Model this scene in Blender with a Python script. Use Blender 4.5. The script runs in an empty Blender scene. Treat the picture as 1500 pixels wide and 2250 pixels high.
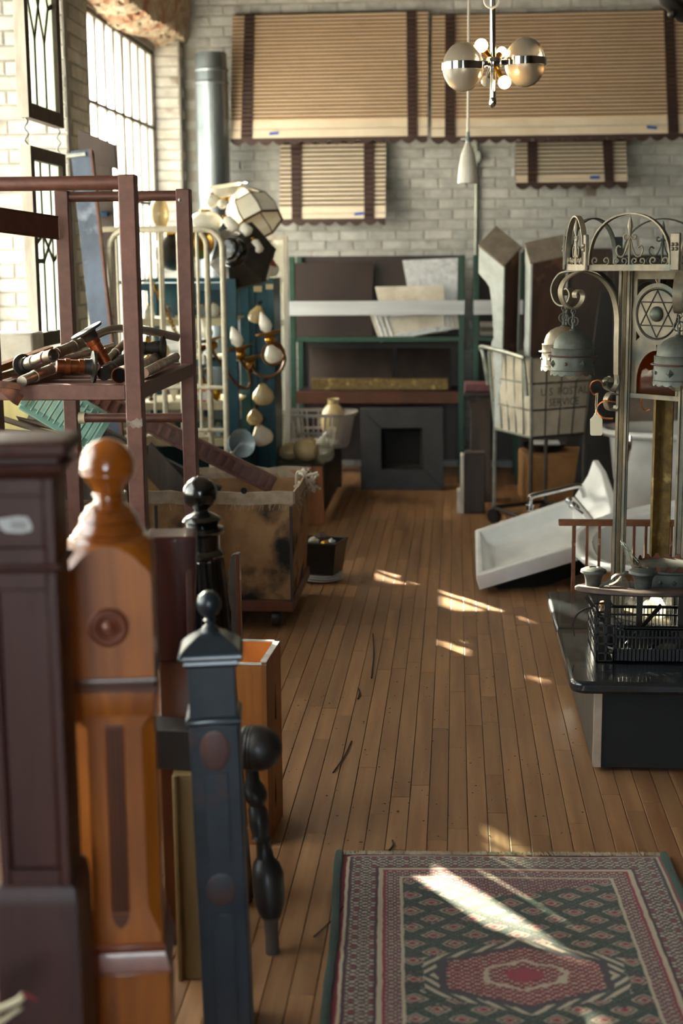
import bpy, math, random
from mathutils import Vector, Matrix
random.seed(7)
SC = bpy.context.scene
COL = SC.collection
PI = math.pi
# ---------------------------------------------------------------- camera
CAM_H = 1.6
YAW, PITCH, ROLL = math.radians(4.5907), math.radians(10.0849), math.radians(-0.5)
CAMROT = (Matrix.Rotation(YAW, 3, 'Z') @ Matrix.Rotation(PI/2 - PITCH, 3, 'X') @ Matrix.Rotation(ROLL, 3, 'Z'))
cam_d = bpy.data.cameras.new('camera'); cam = bpy.data.objects.new('camera', cam_d); COL.objects.link(cam)
cam.location = (0, 0, CAM_H); cam.rotation_euler = CAMROT.to_euler()
cam_d.sensor_fit = 'VERTICAL'; cam_d.sensor_height = 36; cam_d.lens = 50
cam_d.dof.use_dof = True; cam_d.dof.focus_distance = 4.7; cam_d.dof.aperture_fstop = 2.6
cam_d.clip_end = 300
SC.camera = cam
FPX = 3125.0
# ---------------------------------------------------------------- world, sun, exposure
wd = bpy.data.worlds.new('World'); SC.world = wd; wd.use_nodes = True
_n = wd.node_tree.nodes; _bg = _n['Background']
_sky = _n.new('ShaderNodeTexSky'); _sky.sky_type = 'NISHITA'; _sky.sun_disc = False
_sky.sun_elevation = math.radians(24); _sky.sun_rotation = math.radians(-35); _sky.dust_density = 0.8; _sky.air_density = 1.0; _sky.ozone_density = 1.0
_hs = _n.new('ShaderNodeHueSaturation'); _hs.inputs['Saturation'].default_value = .55   # thin haze greys the blue
wd.node_tree.links.new(_sky.outputs[0], _hs.inputs['Color']); wd.node_tree.links.new(_hs.outputs[0], _bg.inputs[0]); _bg.inputs[1].default_value = 1.1
SUN_AZ, SUN_EL = math.radians(55), math.radians(21)   # travel direction measured from +X towards -Y
sd = bpy.data.lights.new('sun', 'SUN'); sd.energy = 60; sd.angle = math.radians(0.53); sd.color = (1, .88, .72)
so = bpy.data.objects.new('sun', sd); COL.objects.link(so)
_dir = Vector((math.cos(SUN_AZ)*math.cos(SUN_EL), -math.sin(SUN_AZ)*math.cos(SUN_EL), -math.sin(SUN_EL)))
so.rotation_euler = _dir.to_track_quat('-Z', 'Y').to_euler(); so.location = (-8, 12, 8)
vs = SC.view_settings
vs.view_transform = 'Standard'; vs.look = 'None'; vs.gamma = 1; vs.use_curve_mapping = False; vs.exposure = 1.55
SC.cycles.use_denoising = True; SC.cycles.max_bounces = 10; SC.cycles.diffuse_bounces = 6; SC.cycles.transparent_max_bounces = 12
SC.cycles.caustics_reflective = False; SC.cycles.caustics_refractive = False; SC.cycles.sample_clamp_indirect = 8
# ---------------------------------------------------------------- measuring helpers (photo pixel + real distance -> place)
CO = Vector((0, 0, CAM_H))
def ray(px, py): return CAMROT @ Vector(((px-750)/FPX, -(py-1125)/FPX, -1))
def W(px, py, Y):
    d = ray(px, py); return CO + d*(Y/d.y)
def WX(px, py, X):
    d = ray(px, py); return CO + d*(X/d.x)
def FL(px, py, z=0.0):
    d = ray(px, py); return CO + d*((z-CAM_H)/d.z)
def mpp(px, py, Y):
    return -(CAMROT.transposed() @ (W(px, py, Y)-CO)).z/FPX
def proj(p):
    d = CAMROT.transposed() @ (Vector(p)-CO); return (750+FPX*d.x/-d.z, 1125-FPX*d.y/-d.z)
# ---------------------------------------------------------------- mesh builder
class MB:
    def __init__(s): s.v = []; s.f = []
    def add(s, vs, fs):
        o = len(s.v); s.v += [Vector(v) for v in vs]; s.f += [tuple(i+o for i in f) for f in fs]; return s
    def loft(s, rings, cap0=True, cap1=True, close=True):
        n = len(rings[0]); vs = [p for r in rings for p in r]; fs = []
        for i in range(len(rings)-1):
            for j in range(n if close else n-1):
                k = (j+1) % n
                fs.append((i*n+j, i*n+k, (i+1)*n+k, (i+1)*n+j))
        if cap0: fs.append(tuple(range(n-1, -1, -1)))
        if cap1: fs.append(tuple((len(rings)-1)*n+j for j in range(n)))
        return s.add(vs, fs)
    def box(s, lo, hi):
        x0, y0, z0 = lo; x1, y1, z1 = hi
        return s.add([(x0,y0,z0),(x1,y0,z0),(x1,y1,z0),(x0,y1,z0),(x0,y0,z1),(x1,y0,z1),(x1,y1,z1),(x0,y1,z1)],
                     [(0,3,2,1),(4,5,6,7),(0,1,5,4),(1,2,6,5),(2,3,7,6),(3,0,4,7)])
    def obox(s, c, size, rot=None):
        m = rot.to_3x3() if rot else Matrix.Identity(3); c = Vector(c); a, b, d = (q/2 for q in size)
        t = MB().box((-a,-b,-d), (a,b,d)); return s.add([c + m @ v for v in t.v], t.f)
    def beam(s, p, q, w, t, up=(0,0,1)):
        """rectangular bar from p to q, w across, t along up"""
        p, q = Vector(p), Vector(q); d = (q-p).normalized(); u = Vector(up); sd_ = d.cross(u).normalized(); u = sd_.cross(d)
        r = lambda c: [c-sd_*w/2-u*t/2, c+sd_*w/2-u*t/2, c+sd_*w/2+u*t/2, c-sd_*w/2+u*t/2]
        return s.loft([r(p), r(q)])
    def tube(s, pts, r, n=8, cap=True, closed=False):
        pts = [Vector(p) for p in pts]; m = len(pts); rs = r if isinstance(r, (list, tuple)) else [r]*m; rings = []; pn = None
        for i, p in enumerate(pts):
            if closed: t = pts[(i+1) % m]-pts[i-1]
            else: t = pts[min(i+1, m-1)]-pts[max(i-1, 0)]
            t.normalize()
            if pn is None: pn = t.orthogonal().normalized()
            pn = (pn - t*pn.dot(t)).normalized(); b = t.cross(pn)
            rings.append([p + (pn*math.cos(2*PI*k/n)+b*math.sin(2*PI*k/n))*rs[i] for k in range(n)])
        if closed: rings.append(rings[0]); cap = False
        return s.loft(rings, cap, cap)
    def strap(s, pts, w, t, wd):
        """flat bar swept along pts; wd = direction of its width"""
        pts = [Vector(p) for p in pts]; m = len(pts); wv = Vector(wd).normalized(); rings = []
        for i, p in enumerate(pts):
            tg = (pts[min(i+1, m-1)]-pts[max(i-1, 0)]).normalized(); nn = tg.cross(wv).normalized()
            rings.append([p-wv*w/2-nn*t/2, p+wv*w/2-nn*t/2, p+wv*w/2+nn*t/2, p-wv*w/2+nn*t/2])
        return s.loft(rings)
    def lathe(s, prof, c=(0,0,0), axis=(0,0,1), n=24, rot=0.0, cap=True, scal=(1,1)):
        """prof = [(radius, height along axis)]"""
        c = Vector(c); a = Vector(axis).normalized(); x = Vector((1,0,0)) if abs(a.z) > .9 else a.cross(Vector((0,0,1))).normalized()
        x = (x - a*x.dot(a)).normalized(); y = a.cross(x)
        return s.loft([[c + a*h + (x*math.cos(rot+2*PI*k/n)*scal[0]+y*math.sin(rot+2*PI*k/n)*scal[1])*max(r, 1e-4) for k in range(n)] for r, h in prof], cap, cap)
    def lpx(s, prof, Y, n=24, rot=0.0, rz=0.0):
        """vertical turned or (n=4) square stack: prof = [(centre px, y px, half width px)], at distance Y"""
        rings = []
        for cx, y, hw in prof:
            c = W(cx, y, Y); r = max(hw*mpp(cx, y, Y), 1e-4)
            if n == 4: r *= math.sqrt(2)
            o = PI/4 if n == 4 else 0
            rings.append([c + Vector((math.cos(rot+o+2*PI*k/n)*r, math.sin(rot+o+2*PI*k/n)*r, 0)) for k in range(n)])
        return s.loft(rings[::-1])
    def sphere(s, c, r, n=16, m=10, sc=(1,1,1)):
        c = Vector(c); rings = [[c + Vector((r*math.sin(PI*i/m)*math.cos(2*PI*k/n)*sc[0], r*math.sin(PI*i/m)*math.sin(2*PI*k/n)*sc[1], -r*math.cos(PI*i/m)*sc[2])) for k in range(n)] for i in range(1, m)]
        s.loft(rings, False, False); o = len(s.v); N = len(rings)*n
        s.v += [c + Vector((0,0,-r*sc[2])), c + Vector((0,0,r*sc[2]))]
        s.f += [(o, o-N+(k+1) % n, o-N+k) for k in range(n)] + [(o+1, o-n+k, o-n+(k+1) % n) for k in range(n)]
        return s
    def prism(s, poly, vec):
        poly = [Vector(p) for p in poly]; v = Vector(vec); return s.loft([poly, [p+v for p in poly]])
    def xf(s, m): s.v = [m @ v for v in s.v]; return s
ROOT = {}
def obj(name, mb, mat, parent=None, bevel=0.0, smooth=0.7, tone=None):
    off = ROOT.get(parent.name, Vector()) if parent else Vector()
    me = bpy.data.meshes.new(name); me.from_pydata([tuple(v-off) for v in mb.v], [], mb.f)
    me.materials.append(MAT[mat] if isinstance(mat, str) else mat)
    if smooth:
        me.polygons.foreach_set('use_smooth', [True]*len(me.polygons)); me.set_sharp_from_angle(angle=smooth)
    if tone is not None:
        at = me.attributes.new('tone', 'FLOAT', 'FACE'); at.data.foreach_set('value', tone)
    o = bpy.data.objects.new(name, me); COL.objects.link(o)
    if parent: o.parent = parent; ROOT[o.name] = off
    if bevel:
        b = o.modifiers.new('bevel', 'BEVEL'); b.width = bevel; b.segments = 2; b.limit_method = 'ANGLE'; b.angle_limit = .6; b.harden_normals = False
    return o
def tag(o, label, cat, group=None):
    o['label'] = label; o['category'] = cat
    if group: o['group'] = group
    return o
def thing(name, label, cat, loc=(0,0,0), group=None):
    o = bpy.data.objects.new(name, None); COL.objects.link(o); o.location = loc; o.empty_display_size = .1
    ROOT[o.name] = Vector(loc); return tag(o, label, cat, group)
def one(name, label, cat, mb, mat, group=None, bevel=0.0, smooth=0.7):
    return tag(obj(name, mb, mat, None, bevel, smooth), label, cat, group)
def struct(name, mb, mat, bevel=0.0, smooth=0.7):
    o = obj(name, mb, mat, None, bevel, smooth); o['kind'] = 'structure'; return o
def dup(root, loc, rot, label, group=None):
    r = root.copy(); COL.objects.link(r); r.location = loc; r.rotation_euler = rot; r['label'] = label
    if group: r['group'] = group
    for ch in list(root.children):
        c = ch.copy(); COL.objects.link(c); c.parent = r
        for g in ch.children:
            d = g.copy(); COL.objects.link(d); d.parent = c
    return r
def arc(c, r, a0, a1, n, ex, ey):
    c, ex, ey = Vector(c), Vector(ex), Vector(ey)
    return [c + ex*(r*math.cos(a0+(a1-a0)*i/n)) + ey*(r*math.sin(a0+(a1-a0)*i/n)) for i in range(n+1)]
def spline(pts, n=8):
    pts = [Vector(p) for p in pts]; out = []
    for i in range(len(pts)-1):
        p0, p1, p2, p3 = pts[max(i-1, 0)], pts[i], pts[i+1], pts[min(i+2, len(pts)-1)]
        for k in range(n):
            t = k/n; out.append(.5*((2*p1)+(p2-p0)*t+(2*p0-5*p1+4*p2-p3)*t*t+(3*p1-p0-3*p2+p3)*t**3))
    return out+[pts[-1]]
# ---------------------------------------------------------------- materials
def lin(h):
    h = h.lstrip('#'); c = [int(h[i:i+2], 16)/255 for i in (0, 2, 4)]
    return tuple((x/12.92 if x <= .04045 else ((x+.055)/1.055)**2.4) for x in c)+(1,)
MAT = {}
def mk(name, c1, c2=None, c3=None, scale=6, stretch=(1,1,1), rough=.5, metal=0.0, bump=0.0, bscale=None, rnd=0.0, lo=.35, hi=.68, lo3=.6, hi3=.72, scale3=4, rough2=None, emit=0, emc=None, alpha=0.0, trans=0.0, coat=0.0, distort=0.0, sheen=0.0):
    m = bpy.data.materials.new(name); m.use_nodes = True; nt = m.node_tree; N = nt.nodes; L = nt.links; b = N['Principled BSDF']
    MAT[name] = m
    b.inputs['Roughness'].default_value = rough; b.inputs['Metallic'].default_value = metal
    b.inputs['Coat Weight'].default_value = coat; b.inputs['Transmission Weight'].default_value = trans
    b.inputs['Sheen Weight'].default_value = sheen
    tc = N.new('ShaderNodeTexCoord'); mp = N.new('ShaderNodeMapping'); mp.inputs['Scale'].default_value = stretch
    at = N.new('ShaderNodeAttribute'); at.attribute_name = 'tone'
    oi = N.new('ShaderNodeObjectInfo')
    sm = N.new('ShaderNodeMath'); sm.operation = 'ADD'; L.new(oi.outputs['Random'], sm.inputs[0]); L.new(at.outputs['Fac'], sm.inputs[1])
    fr = N.new('ShaderNodeMath'); fr.operation = 'FRACT'; L.new(sm.outputs[0], fr.inputs[0])
    off = N.new('ShaderNodeVectorMath'); off.operation = 'MULTIPLY_ADD'; off.inputs[1].default_value = (1,1,1)
    cb = N.new('ShaderNodeCombineXYZ'); ml = N.new('ShaderNodeMath'); ml.operation = 'MULTIPLY'; ml.inputs[1].default_value = 37.0; L.new(fr.outputs[0], ml.inputs[0])
    for i in range(3): L.new(ml.outputs[0], cb.inputs[i])
    L.new(tc.outputs['Object'], mp.inputs[0]); L.new(mp.outputs[0], off.inputs[0]); L.new(cb.outputs[0], off.inputs[2])
    vec = off.outputs[0]
    nz = N.new('ShaderNodeTexNoise'); nz.inputs['Scale'].default_value = scale; nz.inputs['Detail'].default_value = 7; nz.inputs['Roughness'].default_value = .6; nz.inputs['Distortion'].default_value = distort
    L.new(vec, nz.inputs['Vector'])
    col = None
    if c2:
        rp = N.new('ShaderNodeMapRange'); rp.inputs[1].default_value = lo; rp.inputs[2].default_value = hi; L.new(nz.outputs['Fac'], rp.inputs[0])
        mx = N.new('ShaderNodeMix'); mx.data_type = 'RGBA'; mx.inputs[6].default_value = lin(c1); mx.inputs[7].default_value = lin(c2); L.new(rp.outputs[0], mx.inputs[0]); col = mx.outputs[2]
        if rough2 is not None:
            r2 = N.new('ShaderNodeMapRange'); r2.inputs[1].default_value = lo; r2.inputs[2].default_value = hi; r2.inputs[3].default_value = rough; r2.inputs[4].default_value = rough2
            L.new(nz.outputs['Fac'], r2.inputs[0]); L.new(r2.outputs[0], b.inputs['Roughness'])
    if c3:
        n3 = N.new('ShaderNodeTexNoise'); n3.inputs['Scale'].default_value = scale3; n3.inputs['Detail'].default_value = 5; L.new(off.outputs[0] if rnd else tc.outputs['Object'], n3.inputs['Vector'])
        r3 = N.new('ShaderNodeMapRange'); r3.inputs[1].default_value = lo3; r3.inputs[2].default_value = hi3; L.new(n3.outputs['Fac'], r3.inputs[0])
        m3 = N.new('ShaderNodeMix'); m3.data_type = 'RGBA'; m3.inputs[7].default_value = lin(c3); L.new(r3.outputs[0], m3.inputs[0])
        if col: L.new(col, m3.inputs[6])
        else: m3.inputs[6].default_value = lin(c1)
        col = m3.outputs[2]
    if rnd:
        hv = N.new('ShaderNodeHueSaturation'); rr = N.new('ShaderNodeMapRange'); rr.inputs[3].default_value = 1-rnd; rr.inputs[4].default_value = 1+rnd
        L.new(fr.outputs[0], rr.inputs[0]); L.new(rr.outputs[0], hv.inputs['Value'])
        if col: L.new(col, hv.inputs['Color'])
        else: hv.inputs['Color'].default_value = lin(c1)
        col = hv.outputs[0]
    if col: L.new(col, b.inputs['Base Color'])
    else: b.inputs['Base Color'].default_value = lin(c1)
    if bump:
        bp = N.new('ShaderNodeBump'); bp.inputs['Strength'].default_value = bump; bp.inputs['Distance'].default_value = .01
        if bscale:
            nb = N.new('ShaderNodeTexNoise'); nb.inputs['Scale'].default_value = bscale; nb.inputs['Detail'].default_value = 6; L.new(vec, nb.inputs['Vector']); L.new(nb.outputs['Fac'], bp.inputs['Height'])
        else: L.new(nz.outputs['Fac'], bp.inputs['Height'])
        L.new(bp.outputs[0], b.inputs['Normal'])
    if emit:
        b.inputs['Emission Color'].default_value = lin(emc or c1); b.inputs['Emission Strength'].default_value = emit
    return m
def glassy(name, tint, dirt, amt=.15, gloss=.06, rough=.05):
    """thin pane: mostly clear, a film of pale dirt that scatters, a little gloss"""
    m = bpy.data.materials.new(name); m.use_nodes = True; nt = m.node_tree; N = nt.nodes; L = nt.links; N.remove(N['Principled BSDF']); MAT[name] = m
    tr = N.new('ShaderNodeBsdfTransparent'); tr.inputs[0].default_value = lin(tint)
    tl = N.new('ShaderNodeBsdfTranslucent'); tl.inputs[0].default_value = lin(dirt)
    gl = N.new('ShaderNodeBsdfGlossy'); gl.inputs['Roughness'].default_value = rough
    a = N.new('ShaderNodeMixShader'); a.inputs[0].default_value = amt; L.new(tr.outputs[0], a.inputs[1]); L.new(tl.outputs[0], a.inputs[2])
    b = N.new('ShaderNodeMixShader'); b.inputs[0].default_value = gloss; L.new(a.outputs[0], b.inputs[1]); L.new(gl.outputs[0], b.inputs[2])
    L.new(b.outputs[0], N['Material Output'].inputs[0]); return m
mk('plank', '7a5336', 'a37c56', '4a3122', scale=26, stretch=(1,.06,1), rough=.42, rough2=.55, bump=.12, rnd=.16, scale3=2.2, lo3=.62, hi3=.9, lo=.3, hi=.7)
mk('subfloor', '1a120c', rough=.9)
mk('brick_white', 'bbbcba', '9b9c9a', '7a6e64', scale=9, rough=.85, bump=.5, bscale=40, rnd=.1, scale3=3, lo3=.63, hi3=.75)
mk('brick_pale', 'd6d2ca', 'b9b2a7', '8d7b6b', scale=9, rough=.85, bump=.5, bscale=40, rnd=.1, scale3=4, lo3=.62, hi3=.74)
mk('mortar', 'aaa7a0', '97938b', scale=12, rough=.95, bump=.4)
mk('plaster', 'c9bca6', '9b7f62', 'a8745a', scale=14, rough=.9, bump=1.0, bscale=30, scale3=5, lo3=.5, hi3=.65)
mk('ceiling_paint', '857a6c', '6f655a', scale=3, rough=.9)
mk('dark_plaster', '4f453d', '433a33', scale=3, rough=.9)
mk('concrete_ground', 'b4afa5', '98938a', scale=.5, rough=.9)
mk('steel_sash', '3a3d3a', '5a4a3a', scale=20, rough=.6, metal=.2)
mk('wood_red_dark', '34150f', '4c231c', scale=14, stretch=(1,1,.07), rough=.5, bump=.08, coat=.0)
mk('wood_orange', 'b0641a', '6b3408', '944e12', scale=9, stretch=(1,1,.09), rough=.35, bump=.06, coat=.25, distort=.8, scale3=3)
mk('wood_varnish', 'a85c18', '6b3408', '8a4610', scale=9, stretch=(1,1,.3), rough=.25, coat=1.0, distort=.8, scale3=3)
mk('wood_groove', '4a2410', '5f3015', scale=20, stretch=(1,1,.1), rough=.4, coat=.2)
mk('wood_moulding', '6b3520', '8a4a2c', scale=12, rough=.35, coat=.3)
mk('wood_maroon', '2a0e0c', '3c1512', scale=10, stretch=(1,1,.1), rough=.35, coat=.2)
mk('wood_cream', '8a7148', '6f5a34', scale=10, stretch=(1,1,.1), rough=.6)
mk('wood_crate', 'a8682e', '7c4a1c', scale=16, stretch=(1,1,.06), rough=.6, bump=.15)
mk('wood_crate_in', 'd07a2c', 'b05f1e', '3a2412', scale=12, rough=.7, scale3=22, lo3=.7, hi3=.74)
mk('paint_edge', 'c9c4bc', '9d968c', scale=30, rough=.7)
mk('black_wood', '120f0d', '221c18', scale=10, rough=.5, coat=.1)
mk('black_gloss', '0a0a0b', '15140f', scale=8, rough=.22, coat=.6)
mk('blue_iron', '18222a', '27333b', '4a2b25', scale=7, rough=.38, metal=.3, coat=.3, scale3=9, lo3=.6, hi3=.72)
mk('worn_iron', '3f2e2e', '5a3428', '2b2c33', scale=12, rough=.5, scale3=14, lo3=.5, hi3=.6)
mk('rack_brown', '543329', '684034', '8c7d70', scale=30, rough=.45, metal=.15, bump=.03, scale3=3.2, lo3=.86, hi3=.88)
mk('paint_chip', '8d8074', '5f4a40', scale=40, rough=.8, bump=.3)
mk('copper', 'a85c34', '6a3c28', 'c87848', scale=12, rough=.32, rough2=.5, metal=.85, scale3=9)
mk('steel_pipe', 'b0a89c', '7a6c5c', '7d5238', scale=10, rough=.3, rough2=.5, metal=.9, scale3=6, lo3=.55, hi3=.7)
mk('chrome', 'd8d8d8', rough=.08, metal=1.0)
mk('rust', '6a3a20', '3a2014', scale=25, rough=.8, bump=.3)
mk('dark_iron', '2a2522', '3b342e', scale=14, rough=.55, metal=.5)
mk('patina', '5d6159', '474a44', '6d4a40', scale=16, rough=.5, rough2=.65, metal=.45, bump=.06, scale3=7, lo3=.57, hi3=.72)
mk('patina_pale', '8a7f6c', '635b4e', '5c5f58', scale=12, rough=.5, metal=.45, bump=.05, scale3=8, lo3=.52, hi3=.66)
mk('gilt_rust_and_sun', '7d6538', '554526', 'a8935e', scale=30, rough=.5, metal=.5, bump=.2, scale3=18)  # gilt rust; on the rear tower post it paints in yellow sunlight
mk('gilt_dark', '5c4c30', '463a28', scale=30, rough=.5, metal=.5)
mk('copper_scroll', '9a4d1a', '6a3412', scale=20, rough=.3, metal=.8)
glassy('window_glass', 'f4f6f2', 'fbf8ee', .28, .04)
glassy('leaded_glass', 'e6eee8', 'e9efe6', .28, .05)
glassy('clear_glass', 'eef0ea', 'f2efe4', .22, .1)
glassy('amber_glass', 'd8a850', 'c89a48', .4, .08)
mk('milk_glass', 'f0ecdf', 'e2dcc8', scale=4, rough=.25, coat=.5)
mk('cream_glass', 'cdb98c', 'b89f6e', scale=4, rough=.25, coat=.5)
mk('brass', 'b58530', '7f5a1e', scale=15, rough=.3, metal=.9)
mk('bronze', '6b4526', '4a301c', scale=15, rough=.35, metal=.8)
mk('sash_white', 'd3ccc0', 'aaa092', scale=20, stretch=(1,1,.2), rough=.7, bump=.15)
mk('sash_dark', '4a3a30', '382b24', scale=15, rough=.7)
mk('lead', '4c4038', rough=.6, metal=.4)
mk('blue_board', '4d5a6e', '2a3444', '6c7484', scale=7, stretch=(1,1,.5), rough=.5, scale3=9)
mk('board_dark', '3a2a22', '221812', scale=9, stretch=(1,1,.15), rough=.6)
mk('teal_steel', '0f4a5c', '0b3846', '3a6a70', scale=6, rough=.4, metal=.2, scale3=8, lo3=.66, hi3=.75)
mk('cream_paint', 'c8bf9e', 'b0a584', scale=15, rough=.5)
mk('iron_white', 'bfb7a2', 'a09782', '8a6a44', scale=20, rough=.5, scale3=12, lo3=.68, hi3=.76)
mk('duct', '8b949b', '666e75', '3a3c3e', scale=4, stretch=(1,1,.3), rough=.35, metal=.85, scale3=2)
mk('slat_tan', 'e8cfb2', 'dcc2a4', scale=5, rough=.6)
mk('slat_cream', 'e4d7c4', 'd6c7b2', scale=5, rough=.6)
mk('slat_brown', '2f1c18', '3a231d', scale=8, rough=.6)
mk('slat_shadow', '2e2018', '261a14', scale=8, rough=.8)  # dark sheet behind the slats stands in for shade between them
mk('tape_blue', '1c4fa8', rough=.7)
mk('white_metal', 'd9d6cf', 'c9c5bc', scale=6, rough=.35)
mk('chandelier_glass', 'd8cfc0', 'c4b8a4', scale=3, rough=.2, trans=.6, coat=.3)
mk('bulb_lit', 'ffd9a0', emit=14, emc='ffcf8a')
mk('disc_rust', '5a4a42', '3c322c', '6e4a38', scale=20, rough=.7, metal=.3, bump=.2, scale3=12)
mk('shelf_green', '1f3d30', '2a4a3c', scale=9, rough=.5, metal=.2)
mk('beam_orange', '54290f', '42200c', scale=8, rough=.6)
mk('board_brown', '291a16', '1f1413', scale=6, stretch=(1,1,.2), rough=.5)
mk('board_white', 'c9cdd2', 'b2b6bb', scale=10, stretch=(.1,1,1), rough=.6)
mk('marble', 'c7c9cc', '9ca0a6', '7d828a', scale=24, rough=.3, scale3=14)
mk('marble_warm', 'cfc8bb', 'b0a797', scale=9, rough=.4)
mk('slate', '2c2b2a', '222121', scale=8, rough=.6)
mk('void', '050505', rough=.9)
mk('plastic_grey', 'a39b94', '8d857e', scale=8, rough=.5)
mk('plastic_black', '060607', '0a0a0c', scale=10, rough=.55)
mk('wood_weathered', '55483f', '38302a', '1f1a17', scale=12, stretch=(1,1,.1), rough=.8, bump=.3, scale3=7)
mk('pink_top', '7d4a50', '5f3a40', scale=12, rough=.7)
mk('canvas', 'cfc5b2', 'b3a892', '8a7d68', scale=9, rough=.9, bump=.2, bscale=60, scale3=3, lo3=.6, hi3=.75)
mk('canvas_stained', '9a7650', '7a5a3a', '1a1512', scale=7, rough=.9, bump=.3, bscale=50, scale3=4.2, lo3=.54, hi3=.64)
mk('canvas_rim', 'a3917c', '85745f', scale=25, rough=.95, bump=.4)
mk('wire', '4a4742', '5c584f', scale=10, rough=.4, metal=.7)
mk('wire_pale', 'a3a89e', '7d8078', scale=12, rough=.35, metal=.6)
mk('corbel_white', 'cfd3d0', 'b9bdb8', '8d7a68', scale=14, rough=.7, scale3=8, lo3=.66, hi3=.72)
mk('leaf', '3f5a2a', '2c4420', scale=3, rough=.7)
mk('corbel_brown', '4a3023', '2b1c15', '6b4a34', scale=9, stretch=(1,1,.25), rough=.8, scale3=7)
mk('corbel_top', '8f8274', '766a5d', scale=14, rough=.8)
mk('cardboard', '9c7245', '845d36', scale=9, rough=.8)
mk('porcelain', 'e4e4e0', 'd2d3d0', scale=5, rough=.12, coat=.6)
mk('porcelain_old', 'd4d3ce', 'c2c0ba', '2a2826', scale=5, rough=.25, coat=.4, scale3=9, lo3=.76, hi3=.78)
mk('tub_shade_tan', '8a6a48', '74563a', scale=6, rough=.6)  # tan shell colour stands in for shade inside the tilted tub
mk('rail_rust', '7a4a2c', '5a3420', 'c9b294', scale=20, rough=.6, metal=.3, scale3=16, lo3=.62, hi3=.7)
mk('table_top', '14181a', '1d2123', scale=5, rough=.25, coat=.4)
mk('table_body', '080808', '0b0b0a', scale=6, rough=.75)
mk('table_side', '55504a', '48433e', scale=6, rough=.5)
mk('edge_strip', 'b7a48e', 'a3917c', scale=10, rough=.4, metal=.3)
mk('paper', 'e6dcc0', 'ddd2b4', scale=6, rough=.9)
mk('paper_white', 'e2e2e0', 'c9c9c8', scale=20, rough=.9)
mk('ink', '3a4250', rough=.9)
mk('ink_grey', '55524c', rough=.95)
mk('orange_print', 'd0742c', rough=.8)
mk('string', 'cfc3a0', rough=.9)
mk('rug_green', '14402c', '0e3020', scale=60, rough=.95, bump=.5, bscale=300, sheen=.3)
mk('fringe', 'b7a98e', '8f8168', scale=30, rough=.95)
mk('twig', '1c1512', rough=.9)
mk('mint', '8fbcae', '7aa698', scale=10, rough=.6)
mk('yellow_wood', 'd8c88a', 'b8a566', scale=10, stretch=(1,1,.1), rough=.7)
mk('plank_debris', '5a4632', '2e251c', '7a7a6a', scale=9, stretch=(.2,1,1), rough=.8, scale3=6)
mk('blue_vase', '2c4a66', '1f3850', scale=5, rough=.15, coat=.5)
mk('grey_enamel', '8fa0a6', '74858c', scale=5, rough=.25, coat=.4)
mk('copper_cap', 'b5714a', '8f5434', scale=9, rough=.4, metal=.6)
mk('red_tip', '8a2a30', rough=.6)
# ================================================================ THE ROOM
XW, YB, XR, YF, ZC = -2.05, 11.0, 6.5, -4.5, 4.05
# floor: dark bed with every board laid on it
floor = struct('floor', MB().box((-2.6, YF-.2, -.12), (XR+.2, YB+.3, -.014)), 'subfloor')
RUG_C, RUG_A = Vector((.165, 2.97)), math.radians(2.6)
def under_rug(x, y):
    d = Vector((x, y))-RUG_C; c, s = math.cos(-RUG_A), math.sin(-RUG_A); u, v = d.x*c-d.y*s, d.x*s+d.y*c
    return abs(u) < .40 and abs(v) < .66
bw = .0575; boards = []
x = -2.6
while x < 2.6:
    y = 1.2-random.random()*.8
    while y < YB:
        ln = random.choice((.35, .5, .6, .75, .9, 1.1, 1.35))*random.uniform(.85, 1.15); y2 = min(y+ln, YB)
        boards.append((x, y, x+bw, y2)); y = y2
    x += bw
def board_rank(b):
    cx, cy = (b[0]+b[2])/2, (b[1]+b[3])/2; p = proj((cx, cy, 0))
    ok = cx > -.55 and (cx < .46 or cy < 4.2 or cy > 6) and not under_rug(cx, cy) and -80 < p[0] < 1580 and p[1] < 2300
    if cx < -.3 and cy < 3.6: ok = ok and cx > -.48
    return (0 if ok else 1, cy)
boards.sort(key=board_rank)
def board_mb(mb, b, h):
    g, c = .0009, .0012; x0, y0, x1, y1 = b[0]+g, b[1]+g, b[2]-g, b[3]-g
    lo = [(x0,y0,-.014),(x1,y0,-.014),(x1,y1,-.014),(x0,y1,-.014)]; md = [(p[0],p[1],h-c) for p in lo]
    hi = [(x0+c,y0+c,h),(x1-c,y0+c,h),(x1-c,y1-c,h),(x0+c,y1-c,h)]
    mb.loft([lo, md, hi], False, True)
for b in boards[:295]:
    m = MB(); board_mb(m, b, random.uniform(-.0012, 0)); obj('plank', m, 'plank', floor, smooth=0, tone=[random.random()]*len(m.f))
m = MB(); tn = []
for b in boards[295:]:
    k = len(m.f); board_mb(m, b, random.uniform(-.0012, 0)); t = random.random(); tn += [t]*(len(m.f)-k)
o = obj('plank_field', m, 'plank', floor, smooth=0, tone=tn); o['kind'] = 'stuff'
m = MB()
for (x0, y0, x1, y1) in ((2.6, 1.2, XR, YB), (-2.6, YF, XR, 1.2)):
    m.box((x0, y0, -.013), (x1, y1, -.001))
o = obj('plank_field', m, 'plank', floor, smooth=0); o['kind'] = 'stuff'
struct('ceiling', MB().box((-2.6, YF-.2, ZC), (XR+.2, YB+.3, ZC+.15)), 'ceiling_paint')
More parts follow.
